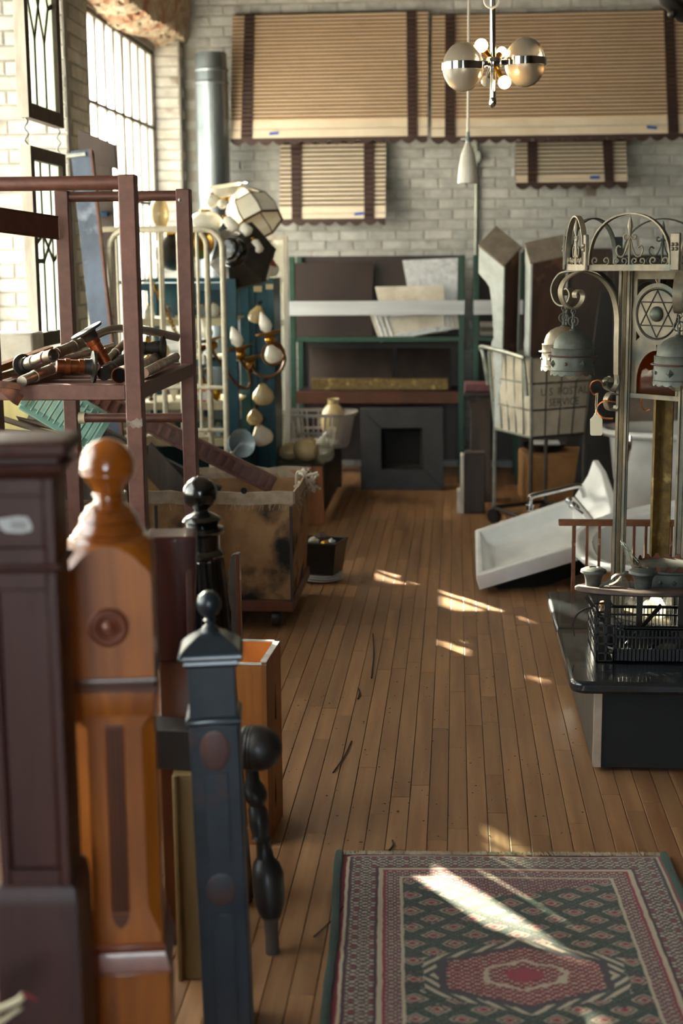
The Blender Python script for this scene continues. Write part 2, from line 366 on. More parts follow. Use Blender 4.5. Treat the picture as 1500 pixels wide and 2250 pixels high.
# walls
wall_back = struct('wall_back', MB().box((-2.6, YB, 0), (XR+.2, YB+.25, ZC)), 'mortar')
struct('wall_right', MB().box((XR, YF, 0), (XR+.2, YB, ZC)), 'dark_plaster')
mw = MB()                                     # wall behind the camera, with one tall window
fx = [(-.9, .7)]
mw.box((-2.6, YF-.25, 0), (XR+.2, YF, .8)).box((-2.6, YF-.25, 3.4), (XR+.2, YF, ZC))
ed = [-2.6]+[v for p in fx for v in p]+[XR+.2]
for i in range(0, len(ed), 2): mw.box((ed[i], YF-.25, .8), (ed[i+1], YF, 3.4))
struct('wall_front', mw, 'dark_plaster')
WINS = [(8.14, 10.85, -2.26), (4.5, 7.64, -2.50), (1.3, 4.0, -2.32)]
SILL, HEAD = .9, 3.13
mw = MB(); mw.box((-2.55, YF, 0), (XW, YB, SILL)).box((-2.55, YF, HEAD+.12), (XW, YB, ZC))
ys = [YF]+sorted(v for w in WINS for v in w[:2])+[YB]
for i in range(0, len(ys), 2): mw.box((-2.55, ys[i], SILL), (XW, ys[i+1], HEAD+.12))
wall_left = struct('wall_left', mw, 'mortar')
struct('ground_outside', MB().box((-60, -50, -4.3), (60, 60, -4.2)), 'concrete_ground')
# bricks
def brick_vf(l=.203, h=.064, d=.006, c=.006):
    a, b = l/2, h/2; t = MB()
    t.loft([[(-a,0,-b),(a,0,-b),(a,0,b),(-a,0,b)], [(-a,-d+c*.6,-b),(a,-d+c*.6,-b),(a,-d+c*.6,b),(-a,-d+c*.6,b)], [(-a+c,-d,-b+c),(a-c,-d,-b+c),(a-c,-d,b-c),(-a+c,-d,b-c)]], False, True); return t
BR = brick_vf(); BH = brick_vf(.098)
def brick_mesh(t, mat):
    me = bpy.data.meshes.new('brick'); me.from_pydata([tuple(v) for v in t.v], [], t.f); me.materials.append(MAT[mat]); return me
BM = {('f', 'brick_white'): brick_mesh(BR, 'brick_white'), ('h', 'brick_white'): brick_mesh(BH, 'brick_white'), ('f', 'brick_pale'): brick_mesh(BR, 'brick_pale'), ('h', 'brick_pale'): brick_mesh(BH, 'brick_pale')}
def put_brick(kind, mat, parent, loc, rz):
    o = bpy.data.objects.new('brick', BM[(kind, mat)]); COL.objects.link(o); o.parent = parent
    o.location = Vector(loc)+Vector((random.uniform(-.002, .002), random.uniform(-.0025, .0015), random.uniform(-.002, .002))); o.rotation_euler = (0, random.uniform(-.012, .012), rz+random.uniform(-.01, .01))
fld = MB(); ft = []
rows = int((ZC-.03)/.0755)
cnt = 0
for r in range(rows):
    z = .04+r*.0755; off = .107 if r % 2 else 0
    for c in range(24):
        xx = -2.05+.105+off+c*.214
        if xx > 3.2: continue
        p = proj((xx, YB, z)); vis = 505 < p[0] < 1500 and (292 < p[1] < 566) and not (515 < p[0] < 1500 and p[1] < 285)
        if 640 < p[0] < 835 and p[1] < 470: vis = False
        if 1150 < p[0] < 1360 and p[1] < 395: vis = False
        if vis and cnt < 298:
            put_brick('f', 'brick_white', wall_back, (xx, YB, z), 0); cnt += 1
        else:
            k = len(fld.f); t = brick_vf(); fld.add([v+Vector((xx, YB+random.uniform(-.002, .002), z)) for v in t.v], t.f); rr = random.random(); ft += [rr]*(len(fld.f)-k)
o = obj('brick_field', fld, 'brick_white', wall_back, smooth=0, tone=ft); o['kind'] = 'stuff'
fld = MB(); ft = []
def lw_brick(kind, x_, y_, z, rz, vis):
    if vis: put_brick(kind, 'brick_pale', wall_left, (x_, y_, z), rz)
    else:
        k = len(fld.f); t = brick_vf() if kind == 'f' else brick_vf(.098); mm = Matrix.Translation((x_, y_, z)) @ Matrix.Rotation(rz, 4, 'Z')
        fld.add([mm @ v for v in t.v], t.f); rr = random.random(); ft.extend([rr]*(len(fld.f)-k))
for r in range(rows):
    z = .04+r*.0755; zv = 1.35 < z < 3.25; op = SILL < z < HEAD+.12
    for (ya, yb) in ((7.645, 8.14), (10.87, 11.0)):             # piers, inner face
        yy = ya+.05+(.0 if r % 2 else .055)
        while yy < yb-.03:
            ln = 'f' if yy+.2 < yb else 'h'; h = .203 if ln == 'f' else .098
            if yy+h <= yb+.03: lw_brick(ln, XW, yy+h/2, z, PI/2, zv)
            yy += h+.011
    if op:
        if r % 2:
            for k in range(2): lw_brick('f', XW-.107-k*.214, 7.64, z, 0, zv)      # reveal of the nearer window
        else:
            lw_brick('h', XW-.055, 7.64, z, 0, zv); lw_brick('f', XW-.214, 7.64, z, 0, zv); lw_brick('h', XW-.375, 7.64, z, 0, zv)
        lw_brick('f', XW-.11, 10.85, z, 0, zv)                                                                   # reveal of the far window
    else:
        for (ya, yb) in ((4.4, 7.6), (8.2, 10.8)):
            yy = ya+(.1 if r % 2 else 0)
            while yy < yb: lw_brick('f', XW, yy+.1, z, PI/2, False); yy += .214
o = obj('brick_field', fld, 'brick_pale', wall_left, smooth=0, tone=ft); o['kind'] = 'stuff'
# crumbling plaster above the far window
def lump_sheet(A, B, nu, nv, amp, fn):
    mb = MB(); vs = []
    for i in range(nu+1):
        for j in range(nv+1): vs.append(Vector(fn(i/nu, j/nv))+Vector((random.uniform(-1, 1), random.uniform(-.3, .3), random.uniform(-1, 1)))*amp)
    fs = [(i*(nv+1)+j, (i+1)*(nv+1)+j, (i+1)*(nv+1)+j+1, i*(nv+1)+j+1) for i in range(nu) for j in range(nv)]
    return mb.add(vs, fs)
def pl(u, v):
    y = 8.0+u*3.0; drop = .16*(2*u-1)**2
    if v < .55: t = v/.55; return (-2.27+.26*t, y, HEAD+.01-.02*t+.10*t*t*(1-drop*2)+.03*math.sin(9*u))
    t = (v-.55)/.45; return (-2.01-.03*t+.05*math.sin(t*PI), y, HEAD+.09-.1*drop+.92*t)
struct('trim_1', lump_sheet(0, 1, 60, 26, .012, pl), 'plaster', smooth=.9)
def steel_window(n, y0, y1, xg, cols):
    t = MB(); fw = .035
    t.box((xg-.02, y0, SILL), (xg+.02, y1, SILL+fw)).box((xg-.02, y0, HEAD-fw), (xg+.02, y1, HEAD)).box((xg-.02, y0, SILL), (xg+.02, y0+fw, HEAD)).box((xg-.02, y1-fw, SILL), (xg+.02, y1, HEAD))
    w = struct('window_%d' % n, t, 'steel_sash')
    if HEAD: obj('window_head', MB().box((xg-.03, y0, HEAD), (xg+.03, y1, HEAD+.12)), 'mortar', w)
    cw = (y1-y0)/cols; rh = (HEAD-SILL)/4
    for i in range(1, cols):
        b = .026 if i % 4 == 3 else .008
        obj('mullion' if i % 4 == 3 else 'muntin', MB().box((xg-.015, y0+i*cw-b/2, SILL), (xg+.015, y0+i*cw+b/2, HEAD)), 'steel_sash', w, smooth=0)
    for j in range(1, 4): obj('muntin', MB().box((xg-.016, y0, SILL+j*rh-.011), (xg+.016, y1, SILL+j*rh+.011)), 'steel_sash', w, smooth=0)
    pm = bpy.data.meshes.new('pane'); t = MB().box((-.002, -cw/2+.004, -rh/2+.012), (.002, cw/2-.004, rh/2-.012)); pm.from_pydata([tuple(v) for v in t.v], [], t.f); pm.materials.append(MAT['window_glass'])
    for i in range(cols):
        for j in range(4):
            o = bpy.data.objects.new('pane', pm); COL.objects.link(o); o.parent = w; o.location = (xg, y0+(i+.5)*cw, SILL+(j+.5)*rh)
    return w
steel_window(1, 8.14, 10.85, -2.26, 11)
steel_window(2, 4.5, 7.64, -2.50, 12)
steel_window(3, 1.3, 4.0, -2.32, 11)
# ================================================================ UNSEEN TREE OUTSIDE THE WINDOWS (added to break up the sun)
SUNV = _dir.normalized()
gaps = []
def gap(px, py, Y=None, r=.06):
    gaps.append((FL(px, py) if Y is None else W(px, py, Y), r))
for i in range(7): gap(885+i*47, 1908+i*25, None, .075)
for i in range(4): gap(1060+i*28, 1905+i*24, None, .085)
for q in ((980, 1800), (965, 1835), (1000, 1850), (1075, 1815), (1110, 1835)): gap(*q, None, .065)
for q in ((940, 1309), (1040, 1276), (1065, 1284), (995, 1324), (925, 1207), (1020, 1463), (1150, 1457), (1195, 1470), (1235, 1490), (1020, 1410), (870, 1446), (1075, 1338), (1020, 1240), (775, 1258), (960, 1330), (1110, 1300), (1000, 1390), (900, 1250)): gap(*q, None, .075)
for q in ((215, 965, 2.35, .08), (260, 968, 2.35, .06), (190, 1150, 2.3, .05), (430, 1052, 3.35, .07), (420, 1140, 3.35, .05), (455, 1300, 2.76, .05), (430, 1395, 2.7, .05), (570, 1415, 3.9, .12), (1205, 800, 5.3, .12), (1360, 1010, 5.05, .12), (1360, 1120, 5.05, .1), (1310, 935, 5.04, .07), (1445, 1000, 5.34, .12), (1275, 1335, 5.1, .06), (1310, 1345, 4.95, .05), (1300, 1150, 6.9, .09), (1110, 1168, 7.1, .05), (1260, 1145, 5.72, .06), (90, 780, 4.3, .1), (200, 730, 4.45, .1), (340, 800, 4.7, .08), (500, 500, 8.1, .35), (440, 560, 8.2, .3), (480, 460, 8.2, .25), (570, 860, 8.4, .2), (600, 700, 8.4, .2), (545, 450, 8.3, .2), (590, 580, 8.2, .12), (460, 760, 7.9, .15), (560, 770, 8.0, .15), (430, 650, 8.2, .12), (420, 900, 8.2, .12), (560, 950, 8.3, .12), (350, 500, 7.4, .15), (250, 560, 7.3, .1), (100, 900, 5.6, .1)): gap(*q)
for q in ((930, 1790), (1000, 1830), (1050, 1800), (1100, 1850), (1150, 1800), (1180, 1850), (1230, 1830), (1080, 1760), (1000, 1425), (900, 1440), (1120, 1240), (1180, 1420)): gap(*q, None, .07)
random.seed(3)
t = thing('sun_screen_tree', 'unseen leafy tree added outside the left windows to break up the sun', 'tree', (-7.2, 9.5, -4.2))
obj('trunk', MB().tube([(-7.2, 9.5, -4.2), (-7.25, 9.6, -1), (-7.1, 9.5, 2), (-7.0, 9.4, 4.6)], [.28, .22, .18, .1], 12), 'wood_weathered', t)
for (a, b) in (((-7.1, 9.5, 3.0), (-6.6, 4.0, 5.6)), ((-7.1, 9.5, 3.2), (-6.8, 14.0, 6.2)), ((-7.1, 9.5, 3.6), (-6.9, 7.0, 6.8)), ((-7.1, 9.5, 3.8), (-6.9, 11.5, 7.0))): obj('branch', MB().tube(spline([a, Vector(a).lerp(Vector(b), .5)+Vector((0, 0, .3)), b], 5), .05, 8), 'wood_weathered', t)
e1 = SUNV.orthogonal().normalized(); e2 = SUNV.cross(e1)
wc = Vector((-2.3, 0, 0)); m = MB()
for i in range(17000):
    wy, wz = random.uniform(-1.5, 11.5), random.uniform(.5, 3.6); dist = random.uniform(6.6, 7.8)
    p_ = Vector((-2.4, wy, wz))-SUNV*dist
    if any(((p_-g)-SUNV*((p_-g).dot(SUNV))).length < r for g, r in gaps): continue  # leaves left out along sun lines to the spots meant to be lit
    s_ = random.uniform(.075, .12); a = random.uniform(0, 2*PI); u = (e1*math.cos(a)+e2*math.sin(a)+SUNV*random.uniform(-.5, .5)).normalized(); v = SUNV.cross(u).normalized()
    m.add([p_-u*s_, p_+v*s_*.5-u*s_*.2, p_+v*s_*.5+u*s_*.3, p_+u*s_*1.1, p_-v*s_*.5+u*s_*.3, p_-v*s_*.5-u*s_*.2], [(0, 1, 2, 3, 4, 5)])
o_ = obj('foliage', m, 'leaf', t, smooth=0); o_['kind'] = 'stuff'
# ================================================================ NEWEL POSTS IN THE LEFT FOREGROUND
def rotz_about(mb, c, a, lean=None):
    c = Vector(c); m = Matrix.Translation(c) @ Matrix.Rotation(a, 4, 'Z') @ Matrix.Translation(-c); return mb.xf(m)
class Post:
    """a post measured in photo pixels at distance Y; parts turned together about its axis"""
    def __init__(s, name, label, px, Y, rz, lean=0.0, foot=None, cat='newel post', group='newel posts standing at the left'):
        s.Y, s.px, s.rz = Y, px, rz; b = W(px, 1500, Y); s.c = Vector((b.x, b.y, 0)); s.base = Vector((b.x, b.y, 0))
        s.lean = lean; s.t = thing(name, label, cat, s.base, group)
        s.k = mpp(px, 1500, Y); s.fd = 0.0
    def z(s, y): return W(s.px, y, s.Y-s.fd).z
    def za(s, y): return W(s.px, y, s.Y).z
    def sq(s, mb, prof):          # prof = [(y px, half width m)]; square section
        rs = [[s.c+Vector((sx*h, sy*h, s.z(y) if y is not None else 0)) for sx, sy in ((-1,-1),(1,-1),(1,1),(-1,1))] for y, h in prof]
        return mb.loft(rs[::-1])
    def rd(s, mb, prof, n=28, rot=0): # round section
        return mb.loft([[s.c+Vector((math.cos(rot+2*PI*k/n)*max(h, 1e-4), math.sin(rot+2*PI*k/n)*max(h, 1e-4), s.za(y) if y is not None else 0)) for k in range(n)] for y, h in prof][::-1])
    def bx(s, mb, x0, x1, yt, yb, d0, d1):   # box on the front face: x in m from axis, y px, depth from axis towards viewer
        zt = s.z(yt); zb = s.z(yb) if yb is not None else 0
        return mb.box((s.c.x+x0, s.c.y-d1, zb), (s.c.x+x1, s.c.y-d0, zt))
    def put(s, name, mb, mat, bevel=0.0, parent=None, smooth=.7):
        m = Matrix.Translation(s.c) @ Matrix.Rotation(s.lean, 4, 'Y') @ Matrix.Rotation(s.rz, 4, 'Z') @ Matrix.Translation(-s.c)
        return obj(name, mb.xf(m), mat, parent or s.t, bevel, smooth)
# -- dark panelled box newel
p = Post('newel_post', 'dark red-brown panelled box newel post with a torn white sticker', 74, 2.12, math.radians(6))
h = 76*p.k; p.fd = h*.9
p.put('shaft', p.sq(MB(), [(1045, h*.82), (1950, h*.82)]), 'wood_red_dark')
for (yt, yb) in ((1050, 1240), (1255, 1945)):      # frame around the two sunk panels
    for (a, b, t0, t1) in ((-h, -h*.72, yt, yb), (h*.72, h, yt, yb), (-h*.72, h*.72, yt, yt+40), (-h*.72, h*.72, yb-38, yb)):
        p.put('stile' if t1-t0 > 100 else 'rail', p.bx(MB(), a, b, t0, t1, 0, h*1.06), 'wood_red_dark', .0025)
    zt, zb = p.z(yt+40), p.z(yb-38)
    for (a, b, c0, c1) in ((-h*.72, -h*.66, zb, zt), (h*.60, h*.72, zb, zt)):
        p.put('panel_bead', MB().box((p.c.x+a, p.c.y-h*.98, c0), (p.c.x+b, p.c.y-h*.8, c1)), 'wood_red_dark', .003)
mm = MB(); 
p.put('side_panel', mm.box((p.c.x+h*.9, p.c.y-h, p.z(1945)), (p.c.x+h, p.c.y+h, p.z(1050))), 'wood_red_dark', .002)
p.put('mid_rail', p.sq(MB(), [(1238, h*1.1), (1246, h*1.16), (1254, h*1.1)]), 'wood_red_dark', .001)
p.put('cap', p.sq(MB(), [(968, h*1.30), (975, h*1.42), (998, h*1.42), (1004, h*1.36)]), 'wood_red_dark', .003)
p.put('neck_moulding', p.sq(MB(), [(1004, h*1.14), (1016, h*1.18), (1020, h*1.32), (1036, h*1.28), (1050, h*1.08)]), 'wood_red_dark', .001)
p.put('plinth', p.sq(MB(), [(1940, h*1.06), (1952, h*1.16), (1975, h*1.2), (1985, h*1.22), (None, h*1.22)]), 'wood_red_dark', .002)
st = MB(); zc = p.z(1156); q = [(-.030,.010),(-.018,.012),(.0,.0145),(.016,.013),(.022,.0),(.021,-.009),(.005,-.012),(-.018,-.010),(-.026,-.004)]
st.prism([(p.c.x+a*1.0-.004, p.c.y-h*.83, zc+b) for a, b in q], (0, -.0006, 0))
s_ = p.put('sticker', st, 'paper_white'); s_['label'] = 'torn white paper sticker'
st = MB()
for k in range(3): st.box((p.c.x-.014, p.c.y-h*.83-.001, zc-.004+k*.004), (p.c.x+.010, p.c.y-h*.83-.0007, zc-.0025+k*.004))
p.put('print', st, 'ink_grey', parent=s_)
# -- orange oak newel with ball finial
p = Post('newel_post', 'tall orange oak newel post with ball finial and bullseye rosette', 254, 2.35, math.radians(9))
k = p.k; a = 90*k; p.fd = a*.9
p.put('ball_finial', p.rd(MB(), [(962, 1*k), (964, 14*k), (970, 28*k), (980, 41*k), (993, 50*k), (1008, 56*k), (1024, 58.5*k), (1026, 57*k), (1028, 58.5*k), (1032, 57*k), (1034, 58*k), (1038, 56.5*k), (1040, 57*k), (1052, 50*k), (1064, 40*k), (1076, 32*k), (1084, 30*k), (1092, 31*k)]), 'wood_varnish')
p.put('turned_neck', p.rd(MB(), [(1082, 33*k), (1086, 35*k), (1090, 29*k), (1104, 33*k), (1112, 46*k), (1116, 50*k), (1118, 47*k), (1130, 58*k), (1140, 64*k), (1143, 61*k), (1156, 68*k), (1166, 76*k), (1170, 74*k), (1176, 83*k), (1186, 88*k), (1190, 84*k), (1205, 90*k)]), 'wood_varnish')
def turned_block(mb, c, a, zt, zb, z_of_r, n=16):
    """square block whose top was turned: the faces end in arches"""
    per = []
    for s in range(4):
        for i in range(n):
            t = -1+2*i/n; x_, y_ = (t, -1) if s == 0 else (1, t) if s == 1 else (-t, 1) if s == 2 else (-1, -t); per.append((x_*a, y_*a))
    rings = [[Vector((c.x+x_, c.y+y_, zb)) for x_, y_ in per]]
    for f in (1.0, .9, .8, .66, .5):
        rings.append([Vector((c.x+x_*f, c.y+y_*f, z_of_r(math.hypot(x_, y_)*f/a))) for x_, y_ in per])
    return mb.loft(rings)
z1, z0 = p.z(1196), p.z(1268)
def zr(r):
    pr = ((0, z1), (.93, z1), (1.02, z1-.004), (1.08, z1-.014), (1.16, z1-.019), (1.22, z1-.031), (1.3, z1-.037), (1.36, z0+.012), (1.42, z0), (2, z0))
    for (r0, q0), (r1, q1) in zip(pr, pr[1:]):
        if r <= r1: return q0+(q1-q0)*(r-r0)/(r1-r0)
    return z0
p.put('upper_block', turned_block(MB(), p.c, a, z1, p.z(1492), zr), 'wood_orange', smooth=.5)
p.put('band', p.sq(MB(), [(1488, a*1.0), (1492, a*1.03), (1497, a*1.03), (1499, a*.97), (1506, a*.97), (1508, a*1.03), (1516, a*1.03), (1519, a)]), 'wood_groove')
p.put('shoulder', p.sq(MB(), [(1518, a*.99), (1566, a*.99), (1578, a*.93), (1586, a*.9)]), 'wood_orange', .002)
def oct_sq(mb, P_, prof):          # square with chamfered corners
    rs = []
    for y, h_, ch in prof:
        z_ = P_.z(y) if y is not None else 0; rs.append([P_.c+Vector((sx, sy, z_)) for sx, sy in ((-h_+ch,-h_),(h_-ch,-h_),(h_,-h_+ch),(h_,h_-ch),(h_-ch,h_),(-h_+ch,h_),(-h_,h_-ch),(-h_,-h_+ch))])
    return mb.loft(rs[::-1])
p.put('shaft', oct_sq(MB(), p, [(1560, a*.97, a*.04), (1600, a*.94, a*.3), (1990, a*.96, a*.3), (2012, a*.97, a*.22), (2050, a*1.0, a*.04), (2072, a*1.0, a*.04)]), 'wood_orange', smooth=.4)
fl = p.put('fluted_panel', p.bx(MB(), -a*.22, a*.22, 1592, 2004, 0, a*.985), 'wood_groove', .001)
fm = MB()
for i in range(4): 
    xx = -a*.18+i*a*.12; fm.lathe([(a*.035, p.z(1998)), (a*.035, p.z(1598))], (p.c.x+xx, p.c.y-a*.985, 0), n=8)
p.put('reed', fm, 'wood_groove', parent=fl)
mm = MB(); mm.prism([(p.c.x-a*.22, p.c.y-a*.97, p.z(2006)), (p.c.x+a*.22, p.c.y-a*.97, p.z(2006)), (p.c.x+a*.15, p.c.y-a*.97, p.z(2026)), (p.c.x, p.c.y-a*.97, p.z(2040)), (p.c.x-a*.15, p.c.y-a*.97, p.z(2026))], (0, -a*.02, 0))
p.put('carved_drop', mm, 'wood_groove')
p.put('base_moulding', p.sq(MB(), [(2070, a*1.03), (2074, a*1.08), (2082, a*1.08), (2086, a*1.05), (2090, a*1.06), (2122, a*1.2), (2128, a*1.2), (2132, a*1.1)]), 'wood_moulding', .001)
p.put('plinth', p.sq(MB(), [(2130, a*1.13), (None, a*1.13)]), 'wood_orange', .003)
rz_ = MB(); zc = p.z(1376); rr = 43*k
rz_.lathe([(rr, 0), (rr, .003), (rr*.93, .006), (rr*.86, .003), (rr*.78, .006), (rr*.7, .006), (rr*.6, .002), (rr*.45, -.001), (rr*.32, .003), (rr*.22, .008), (rr*.1, .011), (.0005, .0115)], (p.c.x-.002, p.c.y-a, zc), (0, -1, 0), 36)
p.put('rosette', rz_, 'wood_moulding')
# -- maroon tapered newel
p = Post('newel_post', 'dark maroon tapered newel post behind the orange oak newel', 387, 3.14, math.radians(8)); k = p.k
p.put('tapered_head', p.sq(MB(), [(1170, 50*k), (1174, 53*k), (1440, 41*k), (1446, 36*k)]), 'wood_maroon', .003)
p.put('side_fillet', p.bx(MB(), 30*k, 46*k, 1180, 1430, 20*k, 50*k), 'wood_red_dark', .003)
p.put('shaft', p.sq(MB(), [(1440, 35*k), (1560, 35*k), (1566, 39*k), (1580, 39*k), (None, 36*k)]), 'wood_groove', .003)
# -- cream post carrying a fallen newel
p = Post('square_post', 'cream painted wooden post between the orange and blue newels', 408, 2.97, math.radians(6), cat='post'); k = p.k
zb = p.z(1692)
p.put('shaft', p.bx(MB(), -32*k, 32*k, 1692, None, -30*k, 30*k), 'wood_cream', .002)
for s in (-1, 1): p.put('edge_strip', p.bx(MB(), s*27*k-6*k, s*27*k+6*k, 1692, None, 28*k, 36*k), 'wood_cream', .003)
Yn = 2.97; cb = W(566, 1618, Yn); kk = mpp(566, 1618, Yn); t = thing('newel_post', 'dark newel post lying across, its ball end pointing right', 'newel post', (cb.x-.2, cb.y, zb), 'newel posts standing at the left')
R_ = 51*kk; ax = Vector((-1, .12, 0)).normalized(); zc = zb+R_*.92
cen = Vector((cb.x, cb.y+.02, zc))
obj('ball_end', MB().lathe([(.001, -R_), (R_*.3, -R_*.95), (R_*.6, -R_*.8), (R_*.85, -R_*.52), (R_*.98, -R_*.18), (R_, .05*R_), (R_*.97, .2*R_)], cen, ax, 28), 'black_wood', t)
obj('rings', MB().lathe([(R_*.97, .2*R_), (R_*1.0, .26*R_), (R_*.95, .34*R_), (R_*.99, .42*R_), (R_*.94, .5*R_), (R_*.97, .58*R_), (R_*.85, .8*R_), (R_*.6, 1.0*R_), (R_*.6, 1.25*R_)], cen, ax, 28), 'black_wood', t)
mm = MB().lathe([(R_*1.28, 1.25*R_), (R_*1.28, 5.6*R_)], cen, ax, 4, rot=PI/4); obj('shaft', mm, 'black_wood', t, .003)
# -- blue-black iron newel
p = Post('newel_post', 'blue-black iron newel post with small ball finial and worn ovals', 484, 2.76, math.radians(8), lean=math.radians(-1.2)); k = p.k
p.put('ball_finial', p.rd(MB(), [(1297, 1*k), (1300, 12*k), (1308, 21*k), (1318, 26*k), (1327, 27*k), (1338, 25*k), (1348, 18*k), (1354, 11*k), (1358, 9*k), (1362, 14*k), (1365, 9*k), (1372, 9*k), (1376, 15*k), (1384, 20*k), (1392, 24*k)]), 'blue_iron')
p.put('cap', p.sq(MB(), [(1386, 22*k), (1394, 34*k), (1404, 48*k), (1416, 62*k), (1424, 69*k), (1432, 70*k), (1437, 66*k)]), 'blue_iron', .002)
p.put('neck_moulding', p.sq(MB(), [(1437, 58*k), (1446, 60*k), (1452, 55*k)]), 'blue_iron', .001)
p.put('upper_block', p.sq(MB(), [(1450, 51*k), (1562, 51*k)]), 'blue_iron', .002)
p.put('ledge', p.sq(MB(), [(1558, 54*k), (1564, 60*k), (1572, 61*k), (1578, 55*k)]), 'blue_iron', .001)
p.put('shaft', p.sq(MB(), [(1576, 54*k), (None, 54*k)]), 'blue_iron', .003)
for (yc, rx, ry) in ((1632, 33, 46), (1932, 34, 38)):
    z_ = p.z(yc); mm = MB(); mm.loft([[Vector((p.c.x+math.cos(j*PI/12)*rx*k*f, p.c.y-54*k-d, z_+math.sin(j*PI/12)*ry*k*f)) for j in range(24)] for f, d in ((1, 0), (.94, .0012), (.72, .001), (.5, .002), (.1, .0025))])
    w_ = p.put('worn_oval', mm, 'worn_iron'); w_['label'] = 'worn reddish raised oval'
for (ya, yb) in ((1680, 1870), (1985, 2230)):
    p.put('raised_panel', p.bx(MB(), -26*k, 26*k, ya, yb, 54*k, 57*k), 'blue_iron', .002)
p.put('side_strip', p.bx(MB(), 52*k, 58*k, 1580, None, -30*k, 44*k), 'wood_weathered', .001)
# -- black turned newel
p = Post('newel_post', 'glossy black turned newel post with ball finial', 491, 3.35, 0, lean=math.radians(-2.5)); k = p.k
p.put('ball_finial', p.rd(MB(), [(1045, 1*k), (1048, 14*k), (1056, 26*k), (1068, 35*k), (1083, 38*k), (1098, 35*k), (1110, 25*k), (1118, 15*k), (1126, 14*k)]), 'black_gloss')
p.put('turned_neck', p.rd(MB(), [(1122, 15*k), (1128, 26*k), (1134, 38*k), (1142, 43*k), (1148, 36*k), (1154, 34*k), (1158, 44*k), (1166, 47*k), (1172, 44*k), (1176, 35*k), (1206, 34*k), (1212, 40*k), (1218, 44*k), (1224, 40*k)]), 'black_gloss')
mm = MB(); n = 40
rs = []
for y, hw in ((1222, 36), (1230, 41), (1300, 44), (1440, 50), (1800, 54), (None, 56)):
    z_ = p.z(y) if y else 0; rs.append([p.c+Vector((math.cos(2*PI*j/n)*hw*k*(1 if j % 4 else .9), math.sin(2*PI*j/n)*hw*k*(1 if j % 4 else .9), z_)) for j in range(n)])
p.put('fluted_shaft', mm.loft(rs[::-1]), 'black_gloss', smooth=.4)
# -- dark turned baluster leaning by the crate
t = thing('baluster', 'dark turned baluster leaning against the wooden crate', 'baluster', FL(598, 2095), 'loose stair balusters')
prof = [(552, 1672, 14), (553, 1690, 18), (555, 1715, 20), (557, 1728, 30), (560, 1742, 34), (562, 1756, 30), (564, 1768, 20), (566, 1780, 27), (570, 1810, 29), (573, 1834, 24), (575, 1842, 28), (578, 1850, 20), (583, 1884, 24), (585, 1896, 36), (588, 1920, 44), (590, 1955, 44), (592, 1985, 40), (594, 2010, 30), (595, 2022, 20), (597, 2060, 18), (599, 2094, 19)]
rings = []
for i, (cx, y, hw) in enumerate(prof):
    Yq = 3.18-.10*i/(len(prof)-1); c = W(cx, y, Yq); r = .8*hw*mpp(cx, y, Yq)
    if i == len(prof)-1: c.z = 0.0
    rings.append([c+Vector((math.cos(2*PI*j/20)*r, math.sin(2*PI*j/20)*r, 0)) for j in range(20)])
obj('turned_shaft', MB().loft(rings[:-3][::-1]), 'black_wood', t); obj('foot', MB().loft(rings[-4:][::-1]), 'wood_weathered', t)
# -- frayed cable ends, very near
for i, (pts, lab) in enumerate((([(-40, 2232), (10, 2212), (40, 2198), (52, 2185)], 'upper pale frayed cable end with a red tip'), ([(-40, 2268), (0, 2246), (30, 2225), (46, 2214)], 'lower pale frayed cable end without a tip'))):
    b = thing('cable', lab+' beside the dark newel', 'cable', W(0, 2240, 1.9), 'cable ends at the lower left corner'); P_ = [W(x_, y_, 1.9) for x_, y_ in pts]; P_ = [P_[0]+Vector((-.06, .02-.05*i, -.05)), ]+P_
    obj('sheath', MB().tube(spline(P_, 6), .0055-.0015*i, 8), 'string', b)
    if not i:
        obj('tip', MB().tube([W(50, 2186, 1.9), W(66, 2190, 1.9), W(84, 2199, 1.9)], [.004, .003, .001], 6), 'red_tip', b)
# -- plywood crate
A = FL(592, 1858); B = FL(622, 1790); hgt = .525; d = (B-A).normalized(); nrm = Vector((d.y, -d.x, 0)); lf = -nrm; wdt = .34; th = .014
t = thing('wooden_crate', 'open orange plywood crate with white painted rim and black stencil marks', 'crate', (A+B)/2+lf*wdt/2)
def slab(name, p0, p1, z0, z1, off, mat, par, bev=.001):
    p0, p1, off = Vector(p0), Vector(p1), Vector(off); mm = MB(); q = [p0, p1, p1+off, p0+off]; return obj(name, mm.loft([[Vector((v.x, v.y, z0)) for v in q], [Vector((v.x, v.y, z1)) for v in q]]), mat, par, bev)
rs_ = slab('side_board', A, B, 0, hgt, lf*th, 'wood_crate', t)
slab('side_board', A+lf*wdt, B+lf*wdt, 0, hgt, -lf*th, 'wood_crate', t)
slab('end_board', A+lf*th, A+lf*(wdt-th), 0, hgt-.01, d*th, 'wood_crate', t)
slab('end_board', B+lf*th, B+lf*(wdt-th), 0, hgt, -d*th, 'wood_crate_in', t)
slab('inner_lining', A+lf*th+d*th, B+lf*th-d*th, .02, hgt-.006, lf*.003, 'wood_crate_in', t)
slab('bottom_board', A+lf*th+d*th, A+lf*(wdt-th)+d*th, .003, .02, (B-A)-d*2*th, 'wood_crate_in', t)
slab('rim', A, B, hgt, hgt+.003, lf*(th+.003), 'paint_edge', t, 0); slab('rim', B, B+lf*wdt, hgt, hgt+.003, -d*th, 'paint_edge', t, 0); slab('rim', A, A+lf*wdt, hgt-.008, hgt-.004, d*th, 'paint_edge', t, 0)
L_ = (B-A).length
